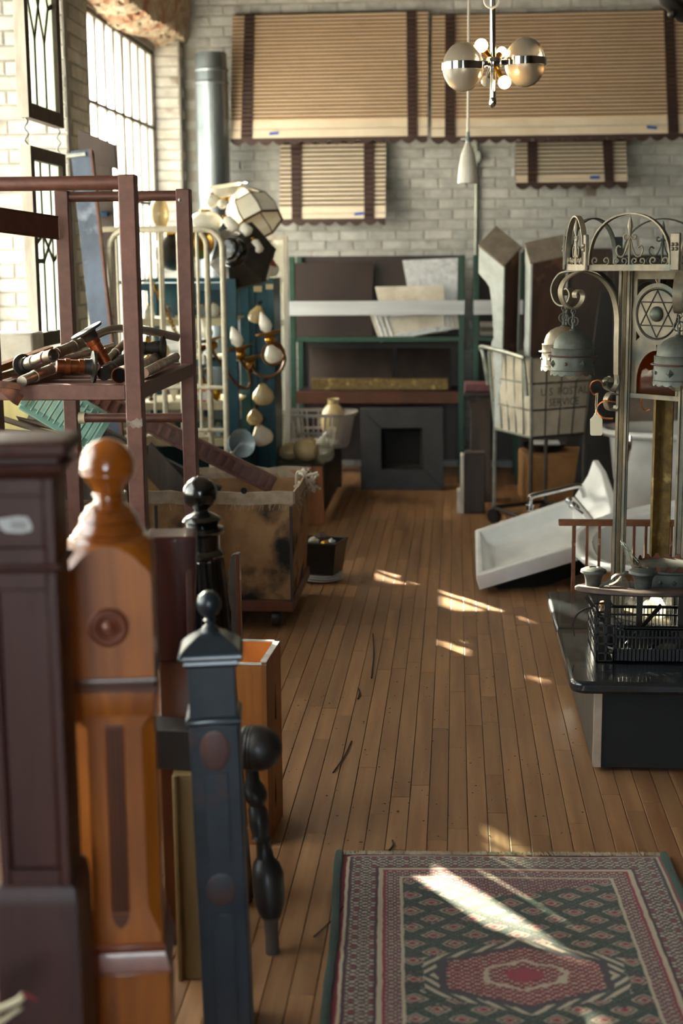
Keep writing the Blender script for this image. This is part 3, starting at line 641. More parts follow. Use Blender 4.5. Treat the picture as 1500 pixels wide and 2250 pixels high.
for (u, z_, pts) in ((.55, .33, [(-.012, 0), (.012, -.01), (.004, .10), (-.002, .04)]), (.5, .20, [(-.02, .05), (-.01, 0), (0, .04), (.008, -.01), (.014, .05), (.02, .06), (-.01, .08)]), (.46, .10, [(-.01, 0), (.0, -.03), (.012, .01), (.004, .07)])):
    c = A+d*L_*u+nrm*.0008; obj('stencil_mark', MB().prism([c+d*q[0]+Vector((0, 0, z_+q[1])) for q in pts], nrm*.0004), 'twig', rs_)
# -- thin carved spindle
t = thing('bracket_post', 'thin carved wooden bracket standing behind the crate', 'bracket', FL(516, 1700)*0+Vector((W(516, 1400, 4.62).x, 4.62, 0)))
mm = MB(); c = W(516, 1400, 4.62); kk = mpp(516, 1400, 4.62)
q = [(507, 1222), (513, 1218), (525, 1218), (525, 1560), (508, 1560), (508, 1330), (503, 1325), (500, 1310), (505, 1290), (500, 1285), (503, 1270), (500, 1255), (504, 1248)]
poly = [W(x_, y_, 4.62) for x_, y_ in q]; poly = [v if q[i][1] < 1500 else Vector((v.x, v.y, 0)) for i, v in enumerate(poly)]
obj('carved_board', mm.prism(poly, (0, .03, 0)), 'wood_weathered', t, .001)
obj('moulding', MB().box((poly[2].x-.012, 4.612, 0), (poly[2].x+.001, 4.655, poly[2].z+.002)), 'wood_groove', t, .001)
# ================================================================ BROWN METAL RACK WITH PIPES
Yf, Yr = 4.2, 5.08; xr = W(288, 600, Yf).x; xl = W(145, 600, Yr).x; zt = W(288, 384, Yf).z; zs = W(288, 844, Yf).z; sb = .05
t = thing('metal_rack', 'brown painted tubular metal rack with chipped front post', 'rack', ((xl+xr)/2, (Yf+Yr)/2, 0))
def sqtube(p0, p1, w_=.05, d_=.05):
    return MB().box((p0[0]-w_/2, p0[1]-d_/2, p0[2]), (p0[0]+w_/2, p0[1]+d_/2, p1[2]))
fp = obj('post', sqtube((xr, Yf, 0), (xr, Yf, zt)), 'rack_brown', t, .004)
mm = MB(); zc = W(290, 930, Yf).z; q = [(-.025,.016),(-.012,.008),(.0,.013),(.008,.019),(.017,.012),(.0245,.02),(.0245,-.006),(.014,-.012),(.005,-.008),(-.004,-.014),(-.014,-.004),(-.025,-.010)]
ch = obj('paint_chip', mm.prism([(xr+a_, Yf-.0252, zc+b_) for a_, b_ in q], (0, -.0006, 0)), 'paint_chip', fp); ch['label'] = 'patch of chipped grey paint'
for (x_, y_) in ((xr-.002, Yr), (xl, Yr), (xl, Yf)): obj('post', sqtube((x_, y_, 0), (x_, y_, zt+.0)), 'rack_brown', t, .004)
obj('top_bar', MB().tube([(xl, Yf, zt-.022), (xr-.024, Yf, zt-.022)], .021, 14), 'rack_brown', t)
obj('top_bar', MB().tube([(xl, Yr, zt-.022), (xr, Yr, zt-.022)], .018, 14), 'rack_brown', t)
rh = .047
obj('shelf_rail', MB().box((xl, Yf-.02, zs-rh), (xr-.025, Yf+.02, zs)), 'rack_brown', t, .003)
obj('shelf_rail', MB().box((xl, Yr-.02, zs-rh), (xr-.025, Yr+.02, zs)), 'rack_brown', t, .003)
for x_ in (xl, xr): obj('shelf_rail', MB().box((x_-.018, Yf+.02, zs-rh), (x_+.018, Yr-.02, zs)), 'rack_brown', t, .003)
for i in range(5): 
    y_ = Yf+.12+i*.15; obj('shelf_slat', MB().box((xl+.018, y_-.02, zs-.046), (xr-.018, y_+.02, zs-.034)), 'rack_brown', t)
zl = W(260, 918, Yr).z
obj('lower_bar', MB().tube([(xl+.02, Yr, zl), (xr-.02, Yr, zl)], .017, 12), 'rack_brown', t)
obj('bar_collar', MB().tube([(xl+.026, Yr, zl), (xl+.05, Yr, zl)], .022, 12), 'string', t)
obj('lower_bar', MB().box((xl, Yf-.02, .25), (xr, Yf+.02, .3)), 'rack_brown', t); obj('lower_bar', MB().box((xl, Yr-.02, .25), (xr, Yr+.02, .3)), 'rack_brown', t)
hd = W(397, 440, Yr); obj('rivet', MB().sphere((hd.x, Yr-.026, hd.z), .006, 10, 6), 'white_metal', t)
# bent strap hanging on the rack's back post
sp = spline([W(-60, 462, 4.55), W(0, 470, 4.75), (W(70, 480, 4.9)), W(126, 488, 5.04)], 6)
sp2 = [v.copy() for v in sp]
mm = MB().strap([v+Vector((0, 0, -.02)) for v in sp], .075, .006, (0, 0, 1)); t2 = thing('metal_strap', 'curved rust-brown metal strap fixed to the rack back post', 'strap', W(60, 490, 4.9))
obj('band', mm, 'rack_brown', t2)
for s in (-1, 1): obj('edge_bead', MB().tube([v+Vector((0, 0, -.02+s*.037)) for v in sp], .005, 6), 'rust', t2)
PG = 'salvaged pipes lying on the rack'
def pipe(label, a, b, Ya, Yb, r, mat='steel_pipe', flange=None, fr=.04, hollow=False, mid=None, collar=True, name='pipe'):
    A_, B_ = W(a[0], a[1], Ya), W(b[0], b[1], Yb); k_ = mpp(a[0], a[1], Ya); R__ = r*k_
    t_ = thing(name, label, 'pipe', (A_+B_)/2, PG); d_ = (B_-A_).normalized()
    pts = [A_, B_] if mid is None else spline([A_]+[W(*m_) for m_ in mid]+[B_], 6)
    if hollow:
        Ln = (B_-A_).length; mm_ = MB().lathe([(R__*.82, .12), (R__*.86, .001), (R__, 0), (R__*1.02, .004), (R__, .01), (R__, Ln)], A_, d_, 20, cap=False); obj('tube', mm_, mat, t_)
        obj('bore', MB().lathe([(R__*.84, .06), (R__*.84, .061)], A_, d_, 16), 'void', t_)
    else: obj('tube', MB().tube(pts, R__, 16), mat, t_)
    if collar and mid is None:
        for f in (.25, .62): obj('collar', MB().lathe([(R__*1.0, -.004), (R__*1.14, -.003), (R__*1.14, .012), (R__*1.0, .013)], A_+(B_-A_)*f, d_, 18), mat, t_)
    if flange:
        C_, dd = (A_, d_) if flange == 'a' else (B_, -d_)
        obj('flange', MB().lathe([(fr, -.004), (fr*1.02, 0), (fr, .004), (fr*.55, .007), (R__*1.25, .012), (R__*1.2, .03)], C_, dd, 28), 'dark_iron', t_)
    return t_
pipe('short flanged pipe with a dark open mouth facing out', (118, 780), (52, 803), 4.22, 4.36, 14, 'steel_pipe', 'b', .036, True)
pipe('steel pipe sloping up behind the open mouthed pipe', (100, 786), (202, 744), 4.45, 4.62, 12)
pipe('copper pipe standing up with a tilted round flange on top', (232, 797), (190, 727), 4.42, 4.40, 14, 'copper', 'b', .052)
pipe('copper pipe with an upright round flange at its right end', (124, 803), (206, 806), 4.30, 4.345, 14, 'copper', 'b', .05)
pipe('thin capped pipe pointing down left over the front rail', (48, 838), (150, 796), 4.16, 4.5, 12, 'steel_pipe', None)
pipe('dark iron elbow pipe beside the front post', (228, 822), (292, 782), 4.38, 4.7, 15, 'dark_iron', None)
pipe('wide rusty pipe mouth tucked behind the front post', (262, 826), (330, 800), 4.32, 4.8, 19, 'rust', None, hollow=True, collar=False)
pipe('slim steel pipe rising right towards the back rail', (236, 792), (300, 728), 4.5, 5.0, 9)
pipe('grey pipe lying along the right side rail', (316, 820), (386, 784), 4.36, 5.0, 11, 'steel_pipe', None, collar=False)
pipe('second grey pipe beside the right side rail', (300, 812), (356, 776), 4.4, 5.0, 11, 'steel_pipe', None, collar=False)
pipe('short dark pipe with a thick flange near the back right post', (300, 765), (358, 765), 4.85, 4.85, 13, 'dark_iron', 'b', .042)
pipe('long polished handrail bending over the heap', (190, 748), (392, 742), 4.75, 4.98, 9, 'steel_pipe', None, mid=[(235, 726, 4.8), (275, 722, 4.85), (330, 728, 4.92)])
pipe('thin pale pipe crossing the heap from the left edge', (-30, 836), (250, 760), 4.4, 4.9, 8, 'steel_pipe', None, collar=False)
pipe('long pale pipe under the copper flange', (20, 826), (262, 772), 4.55, 4.95, 9, 'steel_pipe', None, collar=False)
q = one('wood_batten', 'unpainted wooden batten among the pipes at the left edge', 'batten', MB().beam(W(-40, 822, 4.35), W(110, 768, 4.7), .03, .022), 'wood_crate', None, .001)
t = thing('rust_bracket', 'rusty bent iron bracket hooked over the front rack rail', 'bracket', W(20, 850, 4.15))
obj('plate', MB().strap([W(-20, 842, 4.14), W(20, 846, 4.13), W(45, 850, 4.14)], .02, .012, (0, .2, 1)), 'rust', t, .001)
obj('hook', MB().strap([W(6, 850, 4.14), W(20, 862, 4.13), W(34, 874, 4.13), W(44, 880, 4.14)], .035, .012, (.4, .3, .8)), 'rust', t, .001)
# ================================================================ CANVAS BIN
x0, x1, y0, y1, zb, zt = W(180, 1200, 6.0).x, W(645, 1200, 6.0).x, 6.0, 6.72, .13, W(560, 1086, 6.0).z
t = thing('canvas_bin', 'stained brown canvas hamper bin on a wooden base', 'laundry bin', ((x0+x1)/2, (y0+y1)/2, 0))
def wall_sheet(p0, p1, q0, q1, nu=18, nv=10, amp=.008, bulge=.02, nrm=(0, -1, 0)):
    mb = MB(); vs_ = []; p0, p1, q0, q1, nn = map(Vector, (p0, p1, q0, q1, nrm))
    for i in range(nu+1):
        for j in range(nv+1):
            u, v = i/nu, j/nv; b = (p0*(1-u)+p1*u)*(1-v)+(q0*(1-u)+q1*u)*v
            vs_.append(b+nn*(bulge*math.sin(PI*u)*math.sin(PI*v)+random.uniform(-1, 1)*amp*(0 if i in (0, nu) else 1)))
    return mb.add(vs_, [(i*(nv+1)+j, (i+1)*(nv+1)+j, (i+1)*(nv+1)+j+1, i*(nv+1)+j+1) for i in range(nu) for j in range(nv)])
e = .02
obj('front_side', wall_sheet((x0+e, y0+e, zb), (x1-e, y0+e, zb), (x0, y0, zt), (x1, y0, zt), amp=.003), 'canvas_stained', t, smooth=1.2)
obj('right_side', wall_sheet((x1-e, y0+e, zb), (x1-e, y1-e, zb), (x1, y0, zt), (x1, y1, zt), nrm=(1, 0, 0), amp=.003), 'canvas_stained', t, smooth=1.2)
obj('left_side', wall_sheet((x0+e, y1-e, zb), (x0+e, y0+e, zb), (x0, y1, zt), (x0, y0, zt), nrm=(-1, 0, 0), amp=.003), 'canvas_stained', t, smooth=1.2)
obj('back_side', wall_sheet((x1-e, y1-e, zb), (x0+e, y1-e, zb), (x1, y1, zt), (x0, y1, zt), nrm=(0, 1, 0), amp=.003), 'canvas_stained', t, smooth=1.2)
rim = [(x0, y0), (x1, y0), (x1, y1), (x0, y1)]
for i in range(4):
    a_, b_ = Vector(rim[i]+(zt,)), Vector(rim[(i+1) % 4]+(zt,)); n_ = 14; pts = [a_.lerp(b_, j/n_)+Vector((0, 0, random.uniform(-.006, .006))) for j in range(n_+1)]
    out = Vector(((b_-a_).y, -(b_-a_).x, 0)).normalized()
    r_ = obj('rim', MB().strap([v+Vector((0, 0, -.015))+out*.004 for v in pts], .055, .008, (0, 0, 1)), 'canvas_rim', t, smooth=1.2)
    if i < 2:
        fr_ = MB()
        for j in range(46):
            v = a_.lerp(b_, random.random())+out*.012+Vector((0, 0, -.042)); fr_.tube([v, v+Vector((random.uniform(-.012, .012), 0, -random.uniform(.01, .03)))+out*random.uniform(0, .01)], .0013, 4)
        o_ = obj('fray', fr_, 'canvas_rim', r_); o_['kind'] = 'stuff'
for (px_, Yp, rad) in ((536, 5.985, .014),): 
    c = W(536, 1078, 5.985); obj('grommet', MB().lathe([(.014, 0), (.014, .004), (.008, .004)], c, (0, -1, 0), 16), 'void', t)
kn = MB()
for j in range(26):
    c = Vector((x1+.0, y1-.18+random.uniform(-.1, .1), zt+random.uniform(-.05, .02))); kn.tube(spline([c, c+Vector((random.uniform(-.04, .04), random.uniform(-.05, .05), random.uniform(-.03, .03))), c+Vector((random.uniform(-.05, .06), random.uniform(-.06, .06), random.uniform(-.08, .02)))], 4), .006, 5)
o_ = obj('knotted_cloth', kn, 'canvas', t, smooth=1.5); o_['kind'] = 'stuff'
for k_ in (.36, .99): obj('rib', MB().beam((x0+(x1-x0)*k_, y0-.006, zb), (x0+(x1-x0)*k_, y0-.012, zt-.05), .012, .01, (0, 1, 0)), 'board_dark', t)
obj('base_board', MB().box((x0+.01, y0+.0, .085), (x1-.005, y1-.01, .135)), 'wood_groove', t, .004)
for (x_, y_) in ((x0+.08, y0+.08), (x1-.09, y0+.08), (x0+.08, y1-.09), (x1-.09, y1-.09)):
    obj('caster', MB().lathe([(.001, -.018), (.04, -.018), (.042, -.012), (.042, .012), (.04, .018), (.001, .018)], (x_, y_, .042), (1, 0, 0), 16).box((x_-.02, y_-.02, .05), (x_+.02, y_+.02, .086)), 'black_wood', t)
# ribbed iron rails sticking out of the bin
def ribbed(label, a, b, Ya, Yb, hpx, mat, n):
    A_, B_ = W(a[0], a[1], Ya), W(b[0], b[1], Yb); kk_ = mpp(a[0], a[1], Ya); d_ = (B_-A_).normalized(); up = Vector((0, 0, 1)); up = (up-d_*up.dot(d_)).normalized(); sd2 = d_.cross(up); h_ = hpx*kk_
    t_ = thing('iron_rail', label, 'iron rail', (A_+B_)/2, 'iron rails in the canvas bin'); Ln = (B_-A_).length
    obj('web', MB().beam(A_, B_, .03, h_, up), mat, t_, .002)
    obj('flange', MB().beam(A_+up*h_/2, B_+up*h_/2, .06, .012, up), mat, t_, .002); obj('flange', MB().beam(A_-up*h_/2, B_-up*h_/2, .06, .012, up), mat, t_, .002)
    for i in range(n):
        c = A_+d_*Ln*(i+.5)/n; obj('rib', MB().beam(c-up*h_*.42+sd2*.018, c+up*h_*.42+sd2*.018, .016, .014, sd2), mat, t_)
ribbed('ribbed rust-brown iron rail sloping down into the canvas bin', (190, 862), (600, 1066), 6.25, 6.4, 34, 'rack_brown', 22)
ribbed('dark smooth iron rail under the ribbed rail in the bin', (170, 930), (480, 1085), 6.45, 6.5, 30, 'dark_iron', 3)
one('grey_board', 'dull grey board lying in the bin below the rails', 'board', MB().beam(W(310, 990, 6.3), W(420, 1110, 6.32), .02, .12), 'wood_weathered', None, .002)
# -- planter with rubble on stacked plates
Yp = 7.0
for i in range(3):
    c = FL(706, 1280); one('plate', ['lowest', 'middle', 'topmost'][i]+' white plate stacked under the black planter', 'plate', MB().lathe([(.07, 0), (.08, .003), (.105, .012), (.108, .014), (.103, .016), (.07, .008), (.001, .007)], (c.x, Yp, .002+i*.012), n=32), 'porcelain', 'white plates under the planter')
c = Vector((W(706, 1220, Yp).x, Yp, .042)); t = thing('planter', 'square black planter standing on white plates', 'planter', c)
mm = MB(); rs = []
for h_, z_ in ((.085, 0), (.108, .155), (.112, .16), (.112, .168), (.100, .168), (.097, .13)): rs.append([c+Vector((sx*h_, sy*h_*.9, z_)) for sx, sy in ((-1,-1),(1,-1),(1,1),(-1,1))])
obj('pot', rotz_about(mm.loft(rs), c, math.radians(-14)), 'black_wood', t, .003)
for i, (dx, dy, dz, r_, mt, nm) in enumerate(((-.04, 0, .155, .03, 'marble_warm', 'broken marble lump'), (.02, -.03, .15, .025, 'brass', 'tarnished brass fitting'), (-.01, .04, .17, .035, 'wood_weathered', 'grey wooden block'), (.05, .02, .15, .022, 'marble', 'small grey stone chip'))):
    mb = MB().sphere(c+Vector((dx, dy, dz)), r_, 8, 5, (1, .9, .8)); mb.v = [v+Vector((random.uniform(-1, 1),)*3)*.004 for v in mb.v]
    one('fragment', nm+' lying in the black planter', 'fragment', mb, mt, 'fragments in the planter', smooth=.2)
# ================================================================ LEFT SIDE, IN FRONT OF THE WINDOWS
def leaded_sash(label, y0, y1, z0, z1, pattern, xs=-1.85):
    t = thing('leaded_window', label, 'leaded window', (xs, (y0+y1)/2, z0), 'leaded sashes hanging at the window'); fw, ft = .058, .045
    for (a, b, c, d) in ((y0, y0+fw, z0, z1), (y1-fw, y1, z0, z1), (y0+fw, y1-fw, z0, z0+fw*1.1), (y0+fw, y1-fw, z1-fw, z1)):
        st = obj('stile' if d-c > .2 else 'rail', MB().box((xs-ft/2, a, c), (xs+ft/2, b, d)), 'sash_dark', t, .002)
    obj('edge_face', MB().box((xs-ft/2-.002, y0-.004, z0-.002), (xs+ft/2+.002, y0, z1+.002)), 'sash_white', t, .001)
    ya, yb, za, zb = y0+fw, y1-fw, z0+fw*1.1, z1-fw; P_ = lambda u, v: Vector((xs, ya+(yb-ya)*u, za+(zb-za)*v))
    came = [((1/3, 0), (1/3, .28)), ((2/3, 0), (2/3, .28)), ((1/3, .28), (1/2, .42)), ((2/3, .28), (1/2, .42)), ((1/3, .28), (.15, .44)), ((2/3, .28), (.85, .44)), ((.15, .44), (0, .46)), ((.85, .44), (1, .46)), ((1/2, .42), (.68, .60)), ((1/2, .42), (.32, .60)), ((.15, .44), (.32, .6)), ((.85, .44), (.68, .6)), ((.32, .6), (.5, .78)), ((.68, .6), (.5, .78)), ((.32, .6), (.2, .76)), ((.68, .6), (.8, .76)), ((.2, .76), (.2, 1)), ((.8, .76), (.8, 1)), ((.5, .78), (.5, 1)), ((.2, .76), (0, .74)), ((.8, .76), (1, .74))]
    if pattern: came = [((1/3, 0), (1/3, 1)), ((2/3, 0), (2/3, 1))]+[((0, .5), (1/3, .58)), ((1/3, .58), (2/3, .42)), ((2/3, .42), (1, .5)), ((1/3, .42), (2/3, .58)), ((0, .42), (1/3, .42))]
    for a, b in came: obj('lead_came', MB().beam(P_(*a), P_(*b), .008, .018, (1, 0, 0)) if False else MB().beam(P_(*a), P_(*b), .02, .008, (1, 0, 0)), 'lead', t)
    # each glass piece of the plain bottom row and the rest of the light
    for (u0, u1, v0, v1) in ((0, 1/3, 0, .44), (1/3, 2/3, 0, .28), (2/3, 1, 0, .44), (1/3, 2/3, .28, .44), (0, .5, .44, .76), (.5, 1, .44, .76), (0, .2, .76, 1), (.2, .5, .76, 1), (.5, .8, .76, 1), (.8, 1, .76, 1)):
        a, b = P_(u0, v0), P_(u1, v1); obj('pane', MB().box((xs-.0015, a.y, a.z), (xs+.0015, b.y, b.z)), 'leaded_glass', t, smooth=0)
    return t
zA = WX(68, 262, -1.85).z; ya, yb = WX(66, 560, -1.85).y, WX(143, 560, -1.85).y
leaded_sash('upper leaded glass sash with diamond cames hanging at the window', ya, yb, zA, zA+1.15, 0)
zt = WX(66, 322, -1.85).z; zb = WX(75, 765, -1.85).z
leaded_sash('lower leaded glass sash hooked under the upper one', ya, yb, zb, zt, 1)
for y_, w in ((ya+.03, 'near'), (yb-.03, 'far')):
    one('hanging_hook', w+' twisted steel hook joining the two leaded sashes', 'hook', MB().tube([Vector((-1.85+.008*math.cos(i*1.1), y_+.008*math.sin(i*1.1), zt-.005+(zA-zt+.01)*i/14)) for i in range(15)], .004, 6), 'wire_pale', 'hooks between the leaded sashes')
for y_, w in ((ya+.06, 'near'), (yb-.06, 'far')):
    one('hanging_wire', w+' wire holding the upper leaded sash to the ceiling', 'wire', MB().tube([(-1.85, y_, zA+1.149), (-1.85, y_, ZC)], .003, 6), 'wire', 'wires holding the sashes')
# cluttered work table under the windows
def table(name, label, x0, x1, y0, y1, z, mat):
    t = thing(name, label, 'table', ((x0+x1)/2, (y0+y1)/2, 0)); obj('table_top', MB().box((x0, y0, z-.04), (x1, y1, z)), mat, t, .004)
    for x_ in (x0+.05, x1-.05):
        for y_ in (y0+.05, y1-.05): obj('leg', MB().box((x_-.03, y_-.03, 0), (x_+.03, y_+.03, z-.04)), mat, t, .003)
    obj('apron', MB().box((x0+.05, y0+.03, z-.14), (x1-.05, y0+.05, z-.04)), mat, t); return t
tz = .84
table('work_table', 'rough wooden work table under the windows loaded with debris', -1.98, -1.28, 5.25, 5.85, tz, 'wood_weathered')
random.seed(11)
DG = 'wood scraps heaped on the work table'
tone_words = ['short', 'long', 'splintered', 'thick', 'mossy', 'flat', 'narrow', 'broken', 'curved']
for i in range(9):
    a = random.uniform(-.5, .5); c = Vector((-1.84+.035*i, 5.33+.03*(i % 3), tz+.03+.022*(i // 3)+.010*i)); L_ = random.uniform(.18, .3); d = Vector((math.cos(a)*.8, math.sin(a)*.6, -.25+.1*(i % 3)))
    m = MB().beam(c-d*L_/2, c+d*L_/2, random.uniform(.03, .06), random.uniform(.012, .025), (0, .3, 1)); m.v = [v+Vector((random.uniform(-.006, .006),)*3) for v in m.v]
    one('wood_scrap', tone_words[i]+' scrap of weathered wood heaped on the work table', 'wood scrap', m, 'plank_debris', DG, smooth=.2)
# mint shutter with slats
A_, B_ = W(45, 890, 5.16), W(205, 985, 5.2); t = thing('shutter', 'mint green louvred shutter lying behind the brown rack', 'shutter', (A_+B_)/2)
d = (B_-A_).normalized(); up = Vector((.25, .35, .7)); up = (up-d*up.dot(d)).normalized(); hh = .13; Ln = (B_-A_).length
for s in (0, 1): obj('stile', MB().beam(A_+up*hh*s*1.0, B_+up*hh*s, .018, .03, up), 'mint', t, .002)
for i in range(13):
    c = A_+d*Ln*(i+.5)/13; obj('louvre', MB().beam(c, c+up*hh, .03, .006, d+up.cross(d)*.8), 'mint', t)
for s in (0.02, .98): obj('rail', MB().beam(A_+d*Ln*s, A_+d*Ln*s+up*hh, .03, .02, d), 'mint', t)
one('yellow_board', 'pale yellow board standing upright on the work table', 'board', MB().box((-1.97, 5.48, tz), (-1.56, 5.505, W(20, 862, 5.48).z+.02)), 'yellow_wood', None, .003)
one('stone_block', 'pale weathered stone block standing on the work table', 'stone', MB().box((-1.90, 5.60, tz+.001), (-1.68, 5.76, 1.32)), 'marble_warm', None, .01)
# leaning boards
def plank_px(name, label, cat, a, b, Ya, Yb, wpx, th, mat, grp=None):
    A_, B_ = W(a[0], a[1], Ya), W(b[0], b[1], Yb); k_ = mpp(a[0], a[1], Ya); return A_, B_, k_
A_, B_ = W(178, 330, 7.38), W(222, 735, 7.28); dd = (B_-A_).normalized(); B_ = A_+dd*((A_.z-.0)/-dd.z)
t = thing('metal_board', 'tall mottled blue metal board leaning at the window pier', 'board', B_)
obj('face', MB().beam(A_, B_, .105, .02, (0, -1, .1)), 'blue_board', t, .002)
obj('edge_flange', MB().beam(A_+Vector((.055, -.0, 0)), B_+Vector((.055, 0, 0)), .012, .05, (0, -1, .1)), 'rack_brown', t, .001)
obj('bracket_arm', MB().tube([A_+Vector((-.08, -.01, -.03)), A_+Vector((.03, -.02, -.02))], .012, 8), 'wire_pale', t)
t = thing('wooden_pediment', 'dark wooden pediment board leaning behind the blue metal board', 'board', (W(225, 700, 7.6).x, 7.6, 0))
pp = [W(x_, y_, 7.6) for x_, y_ in ((172, 285), (250, 312), (258, 400), (258, 560), (240, 700), (246, 900), (262, 900))]
obj('head_board', MB().prism([W(x_, y_, 7.6) for x_, y_ in ((170, 283), (252, 318), (258, 372), (174, 352))], (0, .03, 0)), 'board_dark', t, .003)
xs0, xs1 = W(208, 500, 7.6).x, W(250, 500, 7.6).x
obj('panel', MB().box((xs0, 7.605, 0), (xs1, 7.63, W(230, 345, 7.6).z)), 'board_dark', t, .003)
obj('stile', MB().box((xs0-.045, 7.60, 0), (xs0, 7.635, W(200, 345, 7.6).z)), 'wood_weathered', t, .003)
c = W(222, 470, 7.58); obj('clamp', MB().box((c.x-.03, 7.56, c.z-.012), (c.x+.04, 7.6, c.z+.012)), 'blue_vase', t, .004)
# ================================================================ WHITE BED HEADBOARDS
def headboard(label, xl, xr, yt, Y, bars, rails, rpx=9):
    zt_ = W((xl+xr)/2, yt, Y).z; x0, x1 = W(xl, 700, Y).x, W(xr, 700, Y).x; r = .012; R_ = .09
    t = thing('bed_headboard', label, 'bed frame', ((x0+x1)/2, Y, 0), 'white iron bed frames')
    pts = [(x0, Y, 0), (x0, Y, zt_-R_)]+[(x0+R_-R_*math.cos(a), Y, zt_-R_+R_*math.sin(a)) for a in (.4, .8, 1.2)]+[(x0+R_, Y, zt_), (x1-R_, Y, zt_)]+[(x1-R_+R_*math.sin(a), Y, zt_-R_+R_*math.cos(a)) for a in (.4, .8, 1.2)]+[(x1, Y, zt_-R_), (x1, Y, 0)]
    obj('frame', MB().tube(pts, r*1.25, 10), 'iron_white', t)
    zl = W(xl, rails[-1], Y).z
    for b in bars: x_ = W(b, 700, Y).x; obj('bar', MB().tube([(x_, Y, zl), (x_, Y, zt_)], r*.72, 8), 'iron_white', t)
    for y_ in rails: z_ = W(xl, y_, Y).z; obj('rail', MB().tube([(x0, Y, z_), (x1, Y, z_)], r*.9, 8), 'iron_white', t)
headboard('near white iron bed headboard with rounded corners', 246, 492, 505, 7.35, (335, 355, 437, 290, 395), (852, 945))
headboard('second white iron bed headboard just behind the first', 200, 458, 503, 7.5, (262, 300, 360, 410), (848, 960))
# ================================================================ TEAL STEEL SHELF OF LAMP PARTS
xa, xb, ya_, yb_ = W(300, 800, 8.1).x, W(512, 800, 8.1).x, 8.1, 8.6; ztop = W(500, 612, 8.1).z
t = thing('steel_shelf', 'teal steel shelving unit crowded with old lamp parts', 'shelf', ((xa+xb)/2, (ya_+yb_)/2, 0))
for x_ in (xa, xb):
    for y_ in (ya_, yb_): obj('upright', MB().box((x_-.03, y_-.02, 0), (x_+.03, y_+.02, ztop)), 'teal_steel', t, .003)
shz = [W(500, y_, 8.1).z for y_ in (622, 700, 790, 885, 965)]
for i, z_ in enumerate(shz):
    sh_ = obj('shelf_board', MB().box((xa, ya_, z_-.012), (xb, yb_, z_)), 'teal_steel' if i == 0 else 'cream_paint', t)
    obj('lip', MB().box((xa, ya_-.008, z_-.04), (xb, ya_+.002, z_+.002)), 'teal_steel' if i in (0, 2) else 'cream_paint', sh_)
for z0_, z1_ in ((.1, shz[3]-.15), (shz[1], ztop)): obj('back_panel', MB().box((xa, yb_, z0_), (xb, yb_+.006, z1_)), 'teal_steel', t)
x2, x3 = W(545, 800, 8.5).x, W(600, 800, 8.5).x; z2 = W(560, 612, 8.5).z
t = thing('steel_cabinet', 'narrow dark teal steel cabinet right of the shelf', 'cabinet', ((x2+x3)/2, 8.6, 0))
obj('body', MB().box((x2-.06, 8.66, 0), (x3-.01, 9.0, z2)), 'teal_steel', t, .005)
obj('upright', MB().box((x2-.05, 8.62, 0), (x2+.03, 8.68, z2)), 'teal_steel', t, .003); obj('upright', MB().box((x3-.045, 8.62, 0), (x3-.005, 8.68, z2)), 'teal_steel', t, .003)
for (px_, py_, w_, h_) in ((566, 635, .05, .035), (592, 630, .045, .03)):
    c = W(px_, py_, 8.61); obj('label_card', MB().box((c.x-w_/2, 8.608, c.z-h_/2), (c.x+w_/2, 8.619, c.z+h_/2)), 'cream_paint', t)
# small lamp parts along the shelves
LG = 'lamp parts on the teal shelf'
def shade(label, px, Y, z, r, h, mat, kind, name='lamp_part'):
    x_ = W(px, 800, Y).x; c = Vector((x_, Y, z+.001))
    P = {'bell': [(.3, 0), (.35, .25), (.6, .55), (1, .9), (1.02, 1)], 'dome': [(1, 0), (1.02, .08), (.9, .5), (.6, .8), (.3, .92), (.28, 1)], 'globe': [(.4, 0), (.8, .15), (1, .45), (.9, .75), (.5, .95), (.4, 1)], 'cone': [(1, 0), (.95, .1), (.4, .8), (.25, 1)], 'urn': [(.5, 0), (.5, .08), (.2, .15), (.3, .3), (.9, .6), (1, .75), (.5, .9), (.6, 1)], 'cup': [(.5, 0), (.55, .05), (.2, .2), (.25, .5), (.9, .75), (1, 1)], 'tulip': [(.3, 0), (.6, .2), (.7, .5), (.6, .7), (1, 1)]}[kind]
    t_ = thing(name, label, 'lamp part', c, LG); obj('body', MB().lathe([(a*r, b*h) for a, b in P], c, n=20), mat, t_, smooth=.9)
    obj('fitter', MB().lathe([(r*.32, h*.96), (r*.34, h*1.0), (r*.34, h*1.06), (r*.2, h*1.1), (.002, h*1.12)], c, n=14), 'brass' if mat != 'brass' else 'bronze', t_)
data = [(shz[1], [(330, 'milk_glass', 'dome', .05, .07), (372, 'grey_enamel', 'cone', .06, .06), (420, 'milk_glass', 'bell', .05, .07), (448, 'clear_glass', 'cup', .035, .07), (474, 'milk_glass', 'globe', .045, .08)]),
        (shz[2], [(325, 'brass', 'urn', .04, .12), (362, 'cream_glass', 'globe', .045, .08), (418, 'bronze', 'cone', .05, .08), (440, 'clear_glass', 'tulip', .05, .1), (470, 'milk_glass', 'tulip', .05, .09)]),
        (shz[3], [(330, 'bronze', 'urn', .045, .12), (380, 'milk_glass', 'bell', .05, .09), (425, 'brass', 'cup', .045, .1), (445, 'brass', 'urn', .04, .13), (474, 'brass', 'globe', .04, .08)]),
        (shz[4], [(335, 'milk_glass', 'globe', .055, .09), (375, 'cream_glass', 'dome', .06, .07), (420, 'milk_glass', 'tulip', .055, .1), (448, 'clear_glass', 'bell', .05, .1), (476, 'grey_enamel', 'dome', .05, .07)])]
mw = {'milk_glass': 'white glass', 'grey_enamel': 'grey enamel', 'clear_glass': 'clear glass', 'brass': 'brass', 'cream_glass': 'cream glass', 'bronze': 'bronze'}
